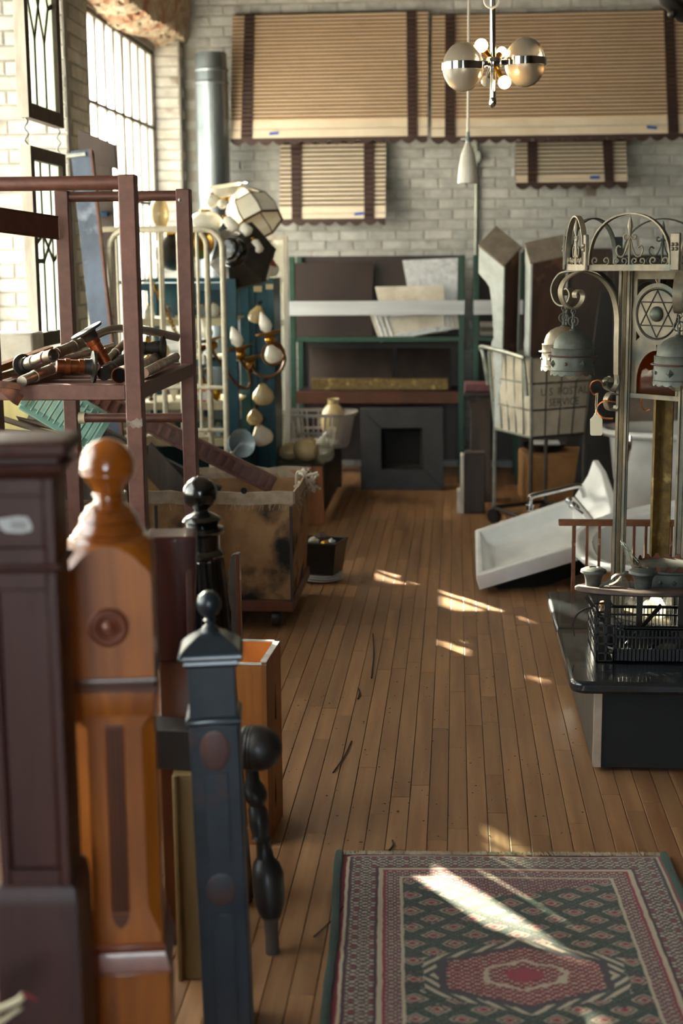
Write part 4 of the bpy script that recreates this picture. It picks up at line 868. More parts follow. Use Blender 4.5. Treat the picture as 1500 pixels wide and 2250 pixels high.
rw = ['top', 'second', 'third', 'lowest']
ow = ['first', 'second', 'third', 'fourth', 'fifth']
for r_, (z_, its) in enumerate(data):
    for i, (px_, mt, kd, rr, hh) in enumerate(its):
        shade('%s %s lamp part, %s from the left on the %s shelf' % (mw[mt], kd, ow[i], rw[r_]), px_, 8.25, z_, rr*.72, hh, mt, kd)
c = W(426, 820, 8.02); z_ = shz[3]
t = thing('paper_sign', 'small white card with orange bars on the teal shelf', 'sign', (c.x, 8.05, z_+.002)); w_ = 26*mpp(426, 820, 8.05)
obj('card', MB().box((c.x-w_, 8.045, z_+.005), (c.x+w_, 8.05, z_+.085)), 'paper_white', t)
for zz in (.008, .068): obj('bar_print', MB().box((c.x-w_*.9, 8.0435, z_+zz), (c.x+w_*.9, 8.045, z_+zz+.014)), 'orange_print', t)
obj('emblem', MB().box((c.x-.012, 8.0435, z_+.04), (c.x+.012, 8.045, z_+.047)).box((c.x-.004, 8.0432, z_+.033), (c.x+.004, 8.0445, z_+.055)), 'ink', t)
# chain with brass links hanging across
pts = [W(330, 610, 8.0), W(352, 655, 8.0), W(375, 705, 8.0), W(392, 745, 8.0)]; t = thing('brass_chain', 'brass chain hanging diagonally in front of the teal shelf', 'chain', pts[0])
sp_ = spline(pts, 6)
for i, v in enumerate(sp_[:-1]):
    d = (sp_[i+1]-v).normalized(); s_ = Vector((0, 1, 0)) if i % 2 else d.cross(Vector((0, 1, 0))); obj('link', MB().tube(arc(v, .016, 0, 2*PI, 10, d, s_*.6)[:-1], .0045, 5, closed=True), 'brass', t)
# ---- heap of lanterns on top of the shelf
HG = 'lanterns heaped on top of the teal shelf'
zT = shz[0]+.001
def hexring(c, ax, ex, r, h, n=6): 
    ey = ax.cross(ex); return [c+ax*h+ex*(r*math.cos(2*PI*k_/n+.26))+ey*(r*math.sin(2*PI*k_/n+.26)) for k_ in range(n)]
c = W(525, 560, 8.15); ax = Vector((-.25, -.9, .18)).normalized(); ex = ax.cross(Vector((0, 0, 1))).normalized(); k_ = mpp(525, 560, 8.15)
t = thing('hexagonal_lantern', 'dark hexagonal metal lantern lying with its round neck forward', 'lantern', Vector((c.x, c.y, zT)), HG)
obj('hood', MB().loft([hexring(c, ax, ex, 74*k_, -.10), hexring(c, ax, ex, 78*k_, -.03), hexring(c, ax, ex, 56*k_, .03), hexring(c, ax, ex, 36*k_, .08)]), 'dark_iron', t, .003, smooth=.2)
obj('neck', MB().lathe([(34*k_, .07), (32*k_, .10), (28*k_, .11), (27*k_, .14), (22*k_, .145), (20*k_, .17), (8*k_, .175)], c, ax, 24), 'black_gloss', t)
c = W(548, 462, 8.35); ax = Vector((.35, -.3, -.6)).normalized(); ex = ax.cross(Vector((0, 1, 0))).normalized(); n8 = lambda r, h: hexring(c, ax, ex, r*k_, h, 8)
t = thing('glass_lampshade', 'large faceted cream glass ceiling shade with metal seams', 'lamp shade', Vector((c.x, c.y, zT)), HG)
rr = [n8(60, .12), n8(62, .06), n8(52, -.03), n8(30, -.10), n8(12, -.13)]
for i in range(len(rr)-1):
    for j in range(8): obj('glass_panel', MB().prism([rr[i][j], rr[i][(j+1) % 8], rr[i+1][(j+1) % 8], rr[i+1][j]], ax*.003), 'milk_glass', t, smooth=0)
sm = [obj('seam', MB().tube([r_[j] for r_ in rr], .004, 5), 'lead', t) for j in range(8)]
obj('rim', MB().tube(rr[0], .007, 6, closed=True), 'bronze', t); obj('rim', MB().tube(rr[2], .004, 5, closed=True), 'lead', t)
def blob(label, px, py, Y, rpx, mat, sc=(1, 1, 1), name='glass_lampshade', cat='lamp shade', extra=None):
    c = W(px, py, Y); r = rpx*mpp(px, py, Y); t_ = thing(name, label, cat, c-Vector((0, 0, r*sc[2])), HG); obj('globe', MB().sphere(c, r, 16, 10, sc), mat, t_)
    obj('fitter', MB().lathe([(r*.35, r*sc[2]*.9), (r*.42, r*sc[2]*.98), (r*.42, r*sc[2]*1.12), (r*.2, r*sc[2]*1.15)], c, n=12), 'brass' if extra is None else extra, t_); return t_
blob('round white glass ball at the top of the lantern heap', 466, 442, 8.2, 15, 'milk_glass')
blob('small white glass ball beside the topmost ball', 488, 448, 8.15, 11, 'milk_glass')
blob('white globe shade under the copper capped lantern', 597, 592, 8.3, 16, 'milk_glass')
blob('brass bowl lamp body behind the headboard bars', 432, 535, 8.3, 40, 'brass', (1, 1, .9), 'oil_lamp', 'lamp part', 'bronze')
blob('white pear shaped shade left in the lantern heap', 350, 470, 8.3, 22, 'cream_glass', (1, 1, 1.6))
blob('low white glass bowl on the left of the heap', 452, 488, 8.25, 32, 'milk_glass', (1.15, 1, .75))
blob('dark round lamp body behind the white bars', 380, 555, 8.35, 42, 'dark_iron', (1, 1, .95), 'oil_lamp', 'lamp part', 'brass')
for i, (a, b, w_) in enumerate((((494, 478), (520, 505), 'left'), ((530, 495), (550, 514), 'middle'), ((556, 528), (572, 556), 'right'))):
    A_, B_ = W(a[0], a[1], 8.12), W(b[0], b[1], 8.1); t = thing('tube_lampshade', w_+' white glass tube shade slanting over the hexagonal lantern', 'lamp shade', B_, HG)
    obj('tube', MB().tube([A_, A_.lerp(B_, .15), A_.lerp(B_, .85), B_], [.012, .03, .032, .014], 14), 'milk_glass', t, smooth=1.2); obj('cap', MB().tube([A_+(A_-B_)*.15, A_], .014, 10), 'brass', t)
m = MB(); c = W(495, 420, 8.25); kk = mpp(495, 420, 8.25)
t = thing('petal_lampshade', 'ruffled white glass petal shade crowning the heap', 'lamp shade', c, HG)
rs = [[c+Vector((math.cos(2*PI*j/24)*r_*kk*(1+.14*f*math.sin(j*PI/2)), math.sin(2*PI*j/24)*r_*kk, h_*kk+.2*r_*kk*math.sin(2*PI*j/24+.6))) for j in range(24)] for r_, h_, f in ((8, -12, 0), (22, -10, .3), (34, 0, .8), (42, 12, 1.2))]
obj('petals', m.loft(rs, True, False), 'milk_glass', t, smooth=1.2); obj('stem', MB().lathe([(8*kk, -22*kk), (9*kk, -11*kk)], c, n=10), 'brass', t)
c = W(575, 575, 8.2); kk = mpp(575, 575, 8.2); t = thing('box_lantern', 'copper roofed lantern with white glass sides at the right of the heap', 'lantern', c-Vector((0, 0, 35*kk)), HG)
R30 = Matrix.Translation(c) @ Matrix.Rotation(math.radians(20), 4, 'Y') @ Matrix.Rotation(.5, 4, 'Z') @ Matrix.Translation(-c)
for k2 in range(4):
    a = k2*PI/2; e = Vector((math.cos(a), math.sin(a), 0)); s_ = Vector((-e.y, e.x, 0))
    obj('glass_panel', MB().prism([c+e*20*kk-s_*18*kk+Vector((0, 0, -32*kk)), c+e*20*kk+s_*18*kk+Vector((0, 0, -32*kk)), c+e*20*kk+s_*18*kk, c+e*20*kk-s_*18*kk], e*.003).xf(R30), 'milk_glass', t, smooth=0)
obj('roof', MB().lathe([(36*kk, 0), (38*kk, 3*kk), (20*kk, 16*kk), (6*kk, 24*kk), (4*kk, 30*kk)], c, n=4, rot=PI/4).xf(R30), 'copper_cap', t, smooth=.3); obj('floor_plate', MB().lathe([(29*kk, -34*kk), (29*kk, -31*kk)], c, n=4, rot=PI/4).xf(R30), 'copper_cap', t)
# ---- brass wall sconces on the front of the shelf
SG2 = 'brass sconces hung on the shelf front'
def sconce(label, pts, cup, Y, hoop=None, flame=True):
    P_ = [W(x_, y_, Y) for x_, y_ in pts]; t_ = thing('wall_sconce', label, 'sconce', P_[0], SG2)
    obj('arm', MB().tube(spline(P_, 7), .0085, 8), 'bronze', t_)
    if hoop: hx, hy, hr = hoop; c_ = W(hx, hy, Y); rr_ = hr*mpp(hx, hy, Y); obj('hoop', MB().tube(arc(c_, rr_, 0, 2*PI, 28, (1, 0, 0), (0, .2, 1))[:-1], .008, 8, closed=True), 'bronze', t_)
    c_ = W(cup[0], cup[1], Y); kk_ = mpp(cup[0], cup[1], Y); ax_ = Vector((-.2, 0, 1)).normalized()
    obj('drip_pan', MB().lathe([(8*kk_, -10*kk_), (12*kk_, -4*kk_), (28*kk_, 0), (30*kk_, 4*kk_), (26*kk_, 3*kk_), (8*kk_, 2*kk_)], c_, ax_, 20), 'brass', t_)
    obj('knob', MB().sphere(c_-ax_*14*kk_, 11*kk_, 12, 8), 'brass', t_)
    if flame: obj('flame_shade', MB().lathe([(7*kk_, 3*kk_), (14*kk_, 14*kk_), (13*kk_, 26*kk_), (7*kk_, 40*kk_), (2*kk_, 50*kk_)], c_, Vector((-.35, 0, 1)), 14), 'milk_glass', t_)
sconce('brass sconce with a big ring arm at the shelf right', [(560, 820), (585, 838), (612, 832), (626, 805), (622, 778), (606, 760), (592, 750)], (591, 735), 7.95, (600, 777), True) if False else sconce('brass sconce with a big ring arm at the shelf right', [(548, 800), (566, 822), (592, 828), (615, 815), (626, 790), (618, 768), (603, 758), (591, 748)], (590, 733), 7.95, (600, 778, 24))
sconce('brass sconce with a long drooping arm over the shelf post', [(462, 762), (478, 790), (500, 820), (520, 845), (540, 853), (550, 840), (546, 815)], (460, 748), 7.9)
sconce('brass sconce cup in the middle of the shelf front', [(524, 775), (530, 795), (545, 812), (555, 800)], (527, 765), 7.92)
sconce('small dark brass sconce tucked under the middle cup', [(536, 800), (545, 815), (560, 818)], (548, 788), 8.0, None, False)
random.seed(21)
for i in range(10):
    px_, py_ = 415+random.uniform(0, 55), 745+random.uniform(0, 75); c_ = W(px_, py_, 7.98); r_ = random.uniform(.018, .035)
    t_ = thing('brass_fitting', '%s brass lamp fitting in the tangle above the orange card' % ['uppermost', 'dull', 'shiny', 'flared', 'tiny', 'ringed', 'tilted', 'dented', 'round', 'lowest'][i], 'lamp part', c_, 'brass fittings in the tangle'); ax_ = Vector((random.uniform(-1, 1), -.4, random.uniform(-1, 1))).normalized()
    obj('cup', MB().lathe([(r_*.3, 0), (r_*.5, r_*.3), (r_*.9, r_*.8), (r_, r_*1.1)], c_, ax_, 16), 'brass' if i % 3 else 'milk_glass', t_); obj('stem', MB().tube([c_, c_-ax_*r_*1.6], r_*.25, 8), 'bronze', t_)
# white three-light sash right of the cabinet
Yw = 9.25; x0, x1 = W(582, 700, Yw).x, W(634, 700, Yw).x; zt_ = W(610, 517, Yw).z
t = thing('salvaged_window', 'narrow white wooden sash with stacked panes right of the cabinet', 'window sash', ((x0+x1)/2, Yw, 0)); 
for x_ in (x0, x1-.03): obj('stile', MB().box((x_, Yw-.015, 0), (x_+.03, Yw+.015, zt_)), 'sash_white', t, .002)
zz = [W(610, y_, Yw).z for y_ in (517, 608, 703, 800, 900)]+[.05]
for i, z_ in enumerate(zz): obj('rail', MB().box((x0+.03, Yw-.014, z_-.03), (x1-.03, Yw+.014, z_)), 'sash_white', t, .002)
for a, b in zip(zz, zz[1:]): obj('pane', MB().box((x0+.03, Yw-.002, b), (x1-.03, Yw+.002, a-.03)), 'clear_glass', t, smooth=0)
# ---- loose glass globes and lamp parts on the floor by the bin
GG = 'glass globes on the dark bench'
bz = .36; bx0, bx1, by0, by1 = -1.08, -.80, 8.62, 10.05
t = thing('low_bench', 'low black bench running back towards the shelves', 'bench', ((bx0+bx1)/2, (by0+by1)/2, 0))
obj('seat_board', MB().box((bx0, by0, bz-.035), (bx1, by1, bz)), 'black_wood', t, .004)
for x_ in (bx0+.04, bx1-.03):
    for y_ in (by0+.05, by1-.05): obj('leg', MB().box((x_-.03, y_-.03, 0), (x_+.03, y_+.03, bz-.035)), 'black_wood', t, .003)
obj('side_board', MB().box((bx1-.02, by0+.08, .04), (bx1-.005, by1-.08, bz-.035)), 'black_wood', t)
one('drawer_front', 'amber wooden board leaning on the end of the black bench', 'board', MB().loft([[W(674, 1140, 8.5)*0+Vector((W(668, 1140, 8.5).x, 8.52, 0)), Vector((W(712, 1140, 8.5).x, 8.52, 0)), Vector((W(712, 1140, 8.5).x, 8.545, 0)), Vector((W(668, 1140, 8.5).x, 8.545, 0))], [Vector((W(668, 1040, 8.5).x, 8.58, .35)), Vector((W(706, 1040, 8.5).x, 8.58, .35)), Vector((W(706, 1040, 8.5).x, 8.605, .35)), Vector((W(668, 1040, 8.5).x, 8.605, .35))]]), 'wood_crate', None, .003)
def globe(label, px, Y, z, r, mat, sc=(1, 1, 1), tilt_=0):
    c_ = Vector((W(px, 1000, Y).x, Y, z+r*sc[2])); t_ = thing('glass_globe', label, 'glass globe', Vector((c_.x, c_.y, z)), GG); m_ = Matrix.Translation(c_) @ Matrix.Rotation(tilt_, 4, 'Y') @ Matrix.Translation(-c_)
    obj('globe', MB().sphere(c_, r, 18, 12, sc).xf(m_), mat, t_); obj('neck', MB().lathe([(r*.36, r*sc[2]*.92), (r*.36, r*sc[2]*1.15), (r*.42, r*sc[2]*1.2)], c_, n=16, cap=False).xf(m_), mat, t_)
globe('large cream glass globe lying above the amber board', 672, 8.75, bz, .082, 'cream_glass', (1, 1, .85), .5)
globe('flat tan glass shade left of the cream globe', 634, 8.8, bz, .062, 'cream_glass', (1.1, 1, .8), 0)
globe('tall clear glass shade leaning right of the cream globe', 716, 9.0, bz, .06, 'clear_glass', (.8, .8, 1.5), .5)
globe('grey clear glass shade at the bench edge', 712, 8.7, bz, .065, 'clear_glass', (1, 1, .9), .2)
c = W(528, 975, 7.1); kk = mpp(528, 975, 7.1); t = thing('desk_lamp', 'grey enamel desk lamp head leaning above the canvas bin', 'desk lamp', Vector((c.x, c.y, 0)))
ax = Vector((.5, -.75, .25)).normalized()
obj('shade', MB().lathe([(4*kk, -34*kk), (14*kk, -30*kk), (26*kk, -14*kk), (31*kk, 4*kk), (32*kk, 8*kk), (29*kk, 6*kk), (10*kk, -20*kk)], c, ax, 28), 'grey_enamel', t, smooth=1.0)
obj('switch_arm', MB().tube([c+ax*-.03, W(512, 992, 7.05), W(500, 1005, 7.0)], .008, 8), 'chrome', t)
obj('stand', MB().tube(spline([c-ax*34*kk, c+Vector((-.05, .1, -.1)), Vector((c.x+.02, c.y+.12, .3)), Vector((c.x+.02, c.y+.12, .02))], 6), .01, 8), 'dark_iron', t); obj('base', MB().lathe([(.08, 0), (.08, .012), (.02, .03)], Vector((c.x+.02, c.y+.12, 0)), n=24), 'dark_iron', t)
FG2 = 'white glass lamp parts low on the shelf right'
for i, (px_, py_, r_, mt, kd) in enumerate(((600, 775, 22, 'milk_glass', 'a flat white bowl shade'), (578, 865, 24, 'cream_glass', 'a round cream shade'), (565, 690, 20, 'cream_glass', 'a cream pear shade'), (575, 955, 24, 'milk_glass', 'a low white flower shade'), (560, 915, 18, 'cream_glass', 'a tan cup shade'))):
    c_ = W(px_, py_, 8.45); r2 = r_*mpp(px_, py_, 8.45); t_ = thing('bowl_lampshade', kd[2:]+' hung on the narrow teal cabinet front', 'lamp shade', c_, FG2)
    obj('shade', MB().lathe([(r2*.3, r2*.9), (r2*.45, r2*.7), (r2*.9, r2*.1), (r2, -r2*.4), (r2*.8, -r2*.8)], c_, Vector((.3*((i % 3)-1), -.3, 1)), 20), mt, t_); obj('holder', MB().tube([c_+Vector((0, .0, r2*.8)), c_+Vector((0, .1, r2*1.2)), c_+Vector((0, .18, r2*1.2))], .008, 6), 'bronze', t_)
# ================================================================ LOW PLATFORM, CRATE AND LAMP TOWER AT THE RIGHT
TX0, TY0, TY1, TX1, TZ = .36, 4.24, 5.46, 1.75, .318
t = thing('display_platform', 'low black display platform with rounded dark laminate top', 'platform', ((TX0+TX1)/2, (TY0+TY1)/2, 0))
def round_slab(x0, y0, x1, y1, z0, z1, r, front=True):
    pts = []
    if front: pts += [(x0+r-r*math.cos(a_), y0+r-r*math.sin(a_)) for a_ in [i*PI/12 for i in range(7)]][0:0]
    q = []
    for i in range(7): a_ = PI+i*PI/12; q.append((x0+r+r*math.cos(a_), y0+r+r*math.sin(a_)))
    q += [(x1, y0), (x1, y1)]
    if not front:
        for i in range(7): a_ = PI/2+i*PI/12; q.append((x0+r+r*math.cos(a_), y1-r+r*math.sin(a_)))
        q = [(x0, y0)]+q[7:]
    else: q += [(x0, y1)]
    return MB().loft([[(x_, y_, z0) for x_, y_ in q], [(x_, y_, z1) for x_, y_ in q]])
obj('top_slab', round_slab(TX0, TY0, TX1, 4.885, TZ-.04, TZ, .05), 'table_top', t, .012)
obj('top_slab', round_slab(TX0, 4.889, TX1, TY1, TZ-.04, TZ, .04, False), 'table_top', t, .012)
bx0 = W(1310, 1690, 4.34).x
obj('front_panel', MB().box((bx0, 4.33, .015), (TX1-.05, 4.345, TZ-.04)), 'table_body', t)
obj('side_panel', MB().box((bx0-.012, 4.335, .015), (bx0, TY1-.08, TZ-.04)), 'table_side', t)
obj('back_panel', MB().box((bx0, TY1-.1, .015), (TX1-.05, TY1-.085, TZ-.04)), 'table_body', t)
obj('inner_core', MB().box((bx0+.02, 4.37, .0), (TX1-.06, TY1-.11, TZ-.05)), 'table_body', t)
obj('edge_strip', MB().box((bx0-.014, 4.322, .015), (bx0+.012, 4.345, TZ-.042)), 'edge_strip', t, .002)
# -- black plastic crate
cx0, cx1, cy0, cy1 = W(1309, 1470, 4.46).x, .98, 4.46, 4.76; cz0 = TZ+.001; cz1 = W(1315, 1354, 4.46).z
t = thing('plastic_crate', 'black plastic lattice crate of metal odds on the platform', 'crate', ((cx0+cx1)/2, (cy0+cy1)/2, cz0))
H_ = cz1-cz0
def lattice_wall(name, y_, th_):
    m = MB(); w_ = cx1-cx0; col = .026
    xs = [cx0+.003+i*col for i in range(3)]
    for x_ in xs: m.box((x_-.003, y_, cz0), (x_+.003, y_+th_, cz1))
    for i in range(6): z_ = cz0+H_*i/5; m.box((cx0, y_, max(cz0, z_-.003)), (cx0+.058, y_+th_, min(z_+.003, cz1)))
    zl_ = cz1-.036                                             # dip for the hand-hold
    m.loft([[(cx0+.055, y_, cz1-.006), (cx0+.055, y_+th_, cz1-.006), (cx0+.055, y_+th_, cz1), (cx0+.055, y_, cz1)], [(cx0+.085, y_, zl_-.008), (cx0+.085, y_+th_, zl_-.008), (cx0+.085, y_+th_, zl_), (cx0+.085, y_, zl_)]])
    m.box((cx0+.085, y_, zl_-.008), (cx1, y_+th_, zl_))
    x_ = cx0+.062
    while x_ < cx1: m.box((x_-.0016, y_, cz0), (x_+.0016, y_+th_, zl_ if x_ > cx0+.085 else cz1-.02)); x_ += .0125
    for z_ in (cz0+H_*.28, cz0+H_*.55, cz0+H_*.72): m.box((cx0+.055, y_, z_-.003), (cx1, y_+th_, z_+.003))
    m.box((cx0+.05, y_, cz0), (cx1, y_+th_*.6, cz0+H_*.26))
    o_ = obj(name, m, 'plastic_black', t, smooth=0); o_['kind'] = 'stuff'; return o_
lattice_wall('front_lattice', cy0, .006); lattice_wall('back_lattice', cy1-.006, .006)
m = MB()
for i in range(8): y_ = cy0+.006+(cy1-cy0-.012)*i/7; m.box((cx0, y_-.002, cz0), (cx0+.005, y_+.002, cz1))
for i in range(6): z_ = cz0+H_*i/5; m.box((cx0, cy0, max(cz0, z_-.003)), (cx0+.005, cy1, min(z_+.003, cz1)))
m.box((cx0, cy0, cz0), (cx0+.003, cy1, cz0+H_*.26)); o_ = obj('side_lattice', m, 'plastic_black', t, smooth=0); o_['kind'] = 'stuff'
obj('bottom', MB().box((cx0, cy0, cz0), (cx1, cy1, cz0+.006)), 'plastic_black', t)
CG = 'odds and ends in the plastic crate'
one('iron_rod', 'flat dark iron rod leaning out of the plastic crate', 'rod', MB().beam(W(1287, 1311, 4.62), W(1352, 1400, 4.58), .012, .005, (0, 1, 0)), 'twig', CG)
one('wire', 'dark curled leather-like strip hanging over the platform edge side', 'wire', MB().tube(spline([W(1262, 1398, 4.6), W(1258, 1370, 4.6), W(1270, 1348, 4.6), W(1292, 1336, 4.6), W(1312, 1342, 4.6), W(1335, 1380, 4.6)], 6), [.002+.0016*math.sin(i/31*PI) for i in range(31)], 6), 'twig', CG)
for i, (a_, b_, ya, yb) in enumerate((((1372, 1420), (1452, 1330), 4.55, 4.66), ((1400, 1440), (1500, 1380), 4.52, 4.6), ((1345, 1440), (1470, 1452), 4.6, 4.62))):
    one('iron_bar', ['steep', 'slanting', 'flat'][i]+' dark iron bar lying inside the plastic crate', 'iron bar', MB().beam(W(a_[0], a_[1], ya), W(b_[0], b_[1], yb), .014, .006, (0, 1, .2)), 'dark_iron', CG, .001)
# -- upturned lamp canopy disc with cups
c = W(1418, 1294, 4.63); R_ = c.x-W(1263, 1286, 4.63).x
t = thing('lamp_canopy', 'rusty disc of an upturned light fixture with cup feet', 'lamp part', (c.x, c.y, TZ)); zc = c.z
tilt = Matrix.Translation((c.x, c.y, zc)) @ Matrix.Rotation(math.radians(-8.5), 4, 'X') @ Matrix.Translation((-c.x, -c.y, -zc))
obj('disc', MB().lathe([(.001, -.008), (R_*.97, -.008), (R_, -.004), (R_, .004), (R_*.97, .008), (.001, .008)], (c.x, c.y, zc), n=56).xf(tilt), 'disc_rust', t)
def on_disc(px_, dy):
    x_ = W(px_, 1285, c.y+dy).x; v = tilt @ Vector((x_, c.y+dy, zc+.008)); return v
kk = mpp(1303, 1270, 4.6)
for (px_, dy, s) in ((1303, .0, 1.0), (1412, -.09, 1.08)):
    v = on_disc(px_, dy); u_ = kk*s
    obj('cup', MB().lathe([(15*u_, 0), (17*u_, 4*u_), (18*u_, 16*u_), (21*u_, 26*u_), (29*u_, 32*u_), (28*u_, 37*u_), (20*u_, 41*u_), (10*u_, 43*u_), (8*u_, 41*u_), (.001, 42*u_)], v, n=28), 'patina', t)
for (px_, dy, fl_) in ((1352, -.06, 1), (1372, -.02, -1)):
    v = on_disc(px_, dy); pts = [v+Vector((-.05, 0, .004)), v+Vector((-.025, 0, .018)), v+Vector((0, -.01*fl_, .045)), v+Vector((.025, -.01*fl_, .040)), v+Vector((.04, -.01*fl_, .015)), v+Vector((.046, -.01, .001))]
    obj('leaf_strap', MB().strap(spline(pts, 5), .02, .003, (0, 1, .1)), 'patina', t)
v = on_disc(1466, .06); n = 40
obj('drum', MB().lathe([(.105, .0), (.105, .055), (.112, .06), (.112, .066), (.106, .07)], v, n=36), 'patina', t)
m = MB(); rs = []
for j in range(n*2): 
    a_ = PI*j/n; rs.append((v+Vector((math.cos(a_)*.11, math.sin(a_)*.11, .066)), v+Vector((math.cos(a_)*.113, math.sin(a_)*.113, .069+(.017 if (j//2) % 2 else .004)))))
m.loft([[r_[0] for r_ in rs], [r_[1] for r_ in rs]], False, False); obj('sawtooth_edge', m, 'rust', t, smooth=0)
for i in range(3):
    a_ = -PI*.75+i*.42; obj('stud', MB().lathe([(.009, 0), (.001, .009)], v+Vector((math.cos(a_)*.105, math.sin(a_)*.105, .03)), (math.cos(a_), math.sin(a_), 0), 4), 'patina', t)
for (dx, dy) in ((-.12, .03), (.12, .02), (-.01, .06)): obj('leg', MB().beam((c.x+dx, c.y+dy, TZ+.008), (c.x+dx, c.y+dy, zc-.008-dy*.15), .02, .008, (0, 1, 0)), 'dark_iron', t)
# plastic bag stuck behind the drum
bp = [W(x_, y_, 4.66) for x_, y_ in ((1362, 1188), (1368, 1186), (1392, 1222), (1428, 1244), (1424, 1262), (1396, 1262), (1378, 1232))]
t = thing('plastic_bag', 'crumpled clear zip bag with a green seal line', 'plastic bag', W(1395, 1250, 4.66))
m = MB(); ctr = sum(bp, Vector())/7; rings = [bp, [p_+(ctr-p_)*.25+Vector((0, -.012, 0)) for p_ in bp], [p_+(ctr-p_)*.6+Vector((0, -.02, .004)) for p_ in bp]]
obj('film', m.loft(rings+[[p_+(ctr-p_)*.6+Vector((0, .02, 0)) for p_ in bp], bp], False, False), 'clear_glass', t, smooth=1.5)
obj('seal', MB().tube([W(1364, 1192, 4.655), W(1380, 1212, 4.65), W(1402, 1236, 4.645)], .0013, 5), 'mint', t)
# -- glassware behind the crate on the platform
for i, (px_, Y_) in enumerate(((1412, 5.0), (1440, 5.03), (1470, 5.06), (1395, 5.2))):
    x_ = W(px_, 1340, Y_).x; one('glass_lampshade', ['first', 'second', 'third', 'fourth'][i]+' clear glass shade from the left behind the plastic crate', 'glass shade', MB().lathe([(.028, 0), (.04, .02), (.036, .05), (.02, .075), (.018, .08)], (x_, Y_, TZ+.001), n=20), 'clear_glass', 'clear glass shades behind the crate')
one('wooden_ball', 'small round tan wooden ball on the platform top', 'ball', MB().lathe([(.006, 0), (.012, .006), (.014, .014), (.010, .022), (.002, .025)], (W(1325, 1300, 5.2).x, 5.2, TZ), n=16), 'wood_crate')
# ---------------------------------------------------------------- LAMP TOWER
F_, L_, B_, Rr = Vector((.795, 4.87, 0)), Vector((.572, 5.09, 0)), Vector((.765, 5.34, 0)), Vector((1.01, 5.11, 0))
zt = 1.555; tc = Vector((.80, 5.1, 0))
T = thing('lamp_tower', 'tall patinated bronze lantern tower with star panel and arched crown', 'lamp', (tc.x, tc.y, TZ))
def angle_post(p_, mat1, mat2, w_=.052):
    d = (p_-tc).normalized(); e1 = Vector((d.x-d.y, d.x+d.y, 0))*.7071; e2 = Vector((d.x+d.y, d.y-d.x, 0))*.7071   # outward faces at +-45 deg
    m = MB(); q = []
    pp = obj('post', MB().loft([[p_+Vector((0, 0, z_))+a_ for a_ in (Vector(), -e1*w_, -e1*w_-e2*.006, -e1*.006-e2*.006, -e1*.006-e2*w_, -e2*w_)] for z_ in (TZ, zt)]), mat1, T, .0008, smooth=.3)
    for e_, o_ in ((e1, e2), (e2, e1)):
        for s in (.16, .84): obj('fillet', MB().beam(p_-e_*w_*s+o_*.003+Vector((0, 0, TZ)), p_-e_*w_*s+o_*.003+Vector((0, 0, zt)), .008, .007, o_), mat1, pp)
        obj('inlay', MB().beam(p_-e_*w_*.5+o_*.001+Vector((0, 0, TZ)), p_-e_*w_*.5+o_*.001+Vector((0, 0, zt)), .011, .003, o_), mat2, pp)
for p_, a_, b_ in ((F_, 'patina_pale', 'patina'), (L_, 'patina_pale', 'gilt_dark'), (B_, 'gilt_rust_and_sun', 'gilt_rust_and_sun'), (Rr, 'patina_pale', 'patina')): angle_post(p_, a_, b_)  # rear post's gilt colour holds the yellow sunlight falling on it
obj('base_plate', MB().loft([[(v.x, v.y, z_) for v in (F_+(F_-tc)*.15, Rr+(Rr-tc)*.15, B_+(B_-tc)*.15, L_+(L_-tc)*.15)] for z_ in (TZ, TZ+.012)]), 'patina_pale', T, .002)
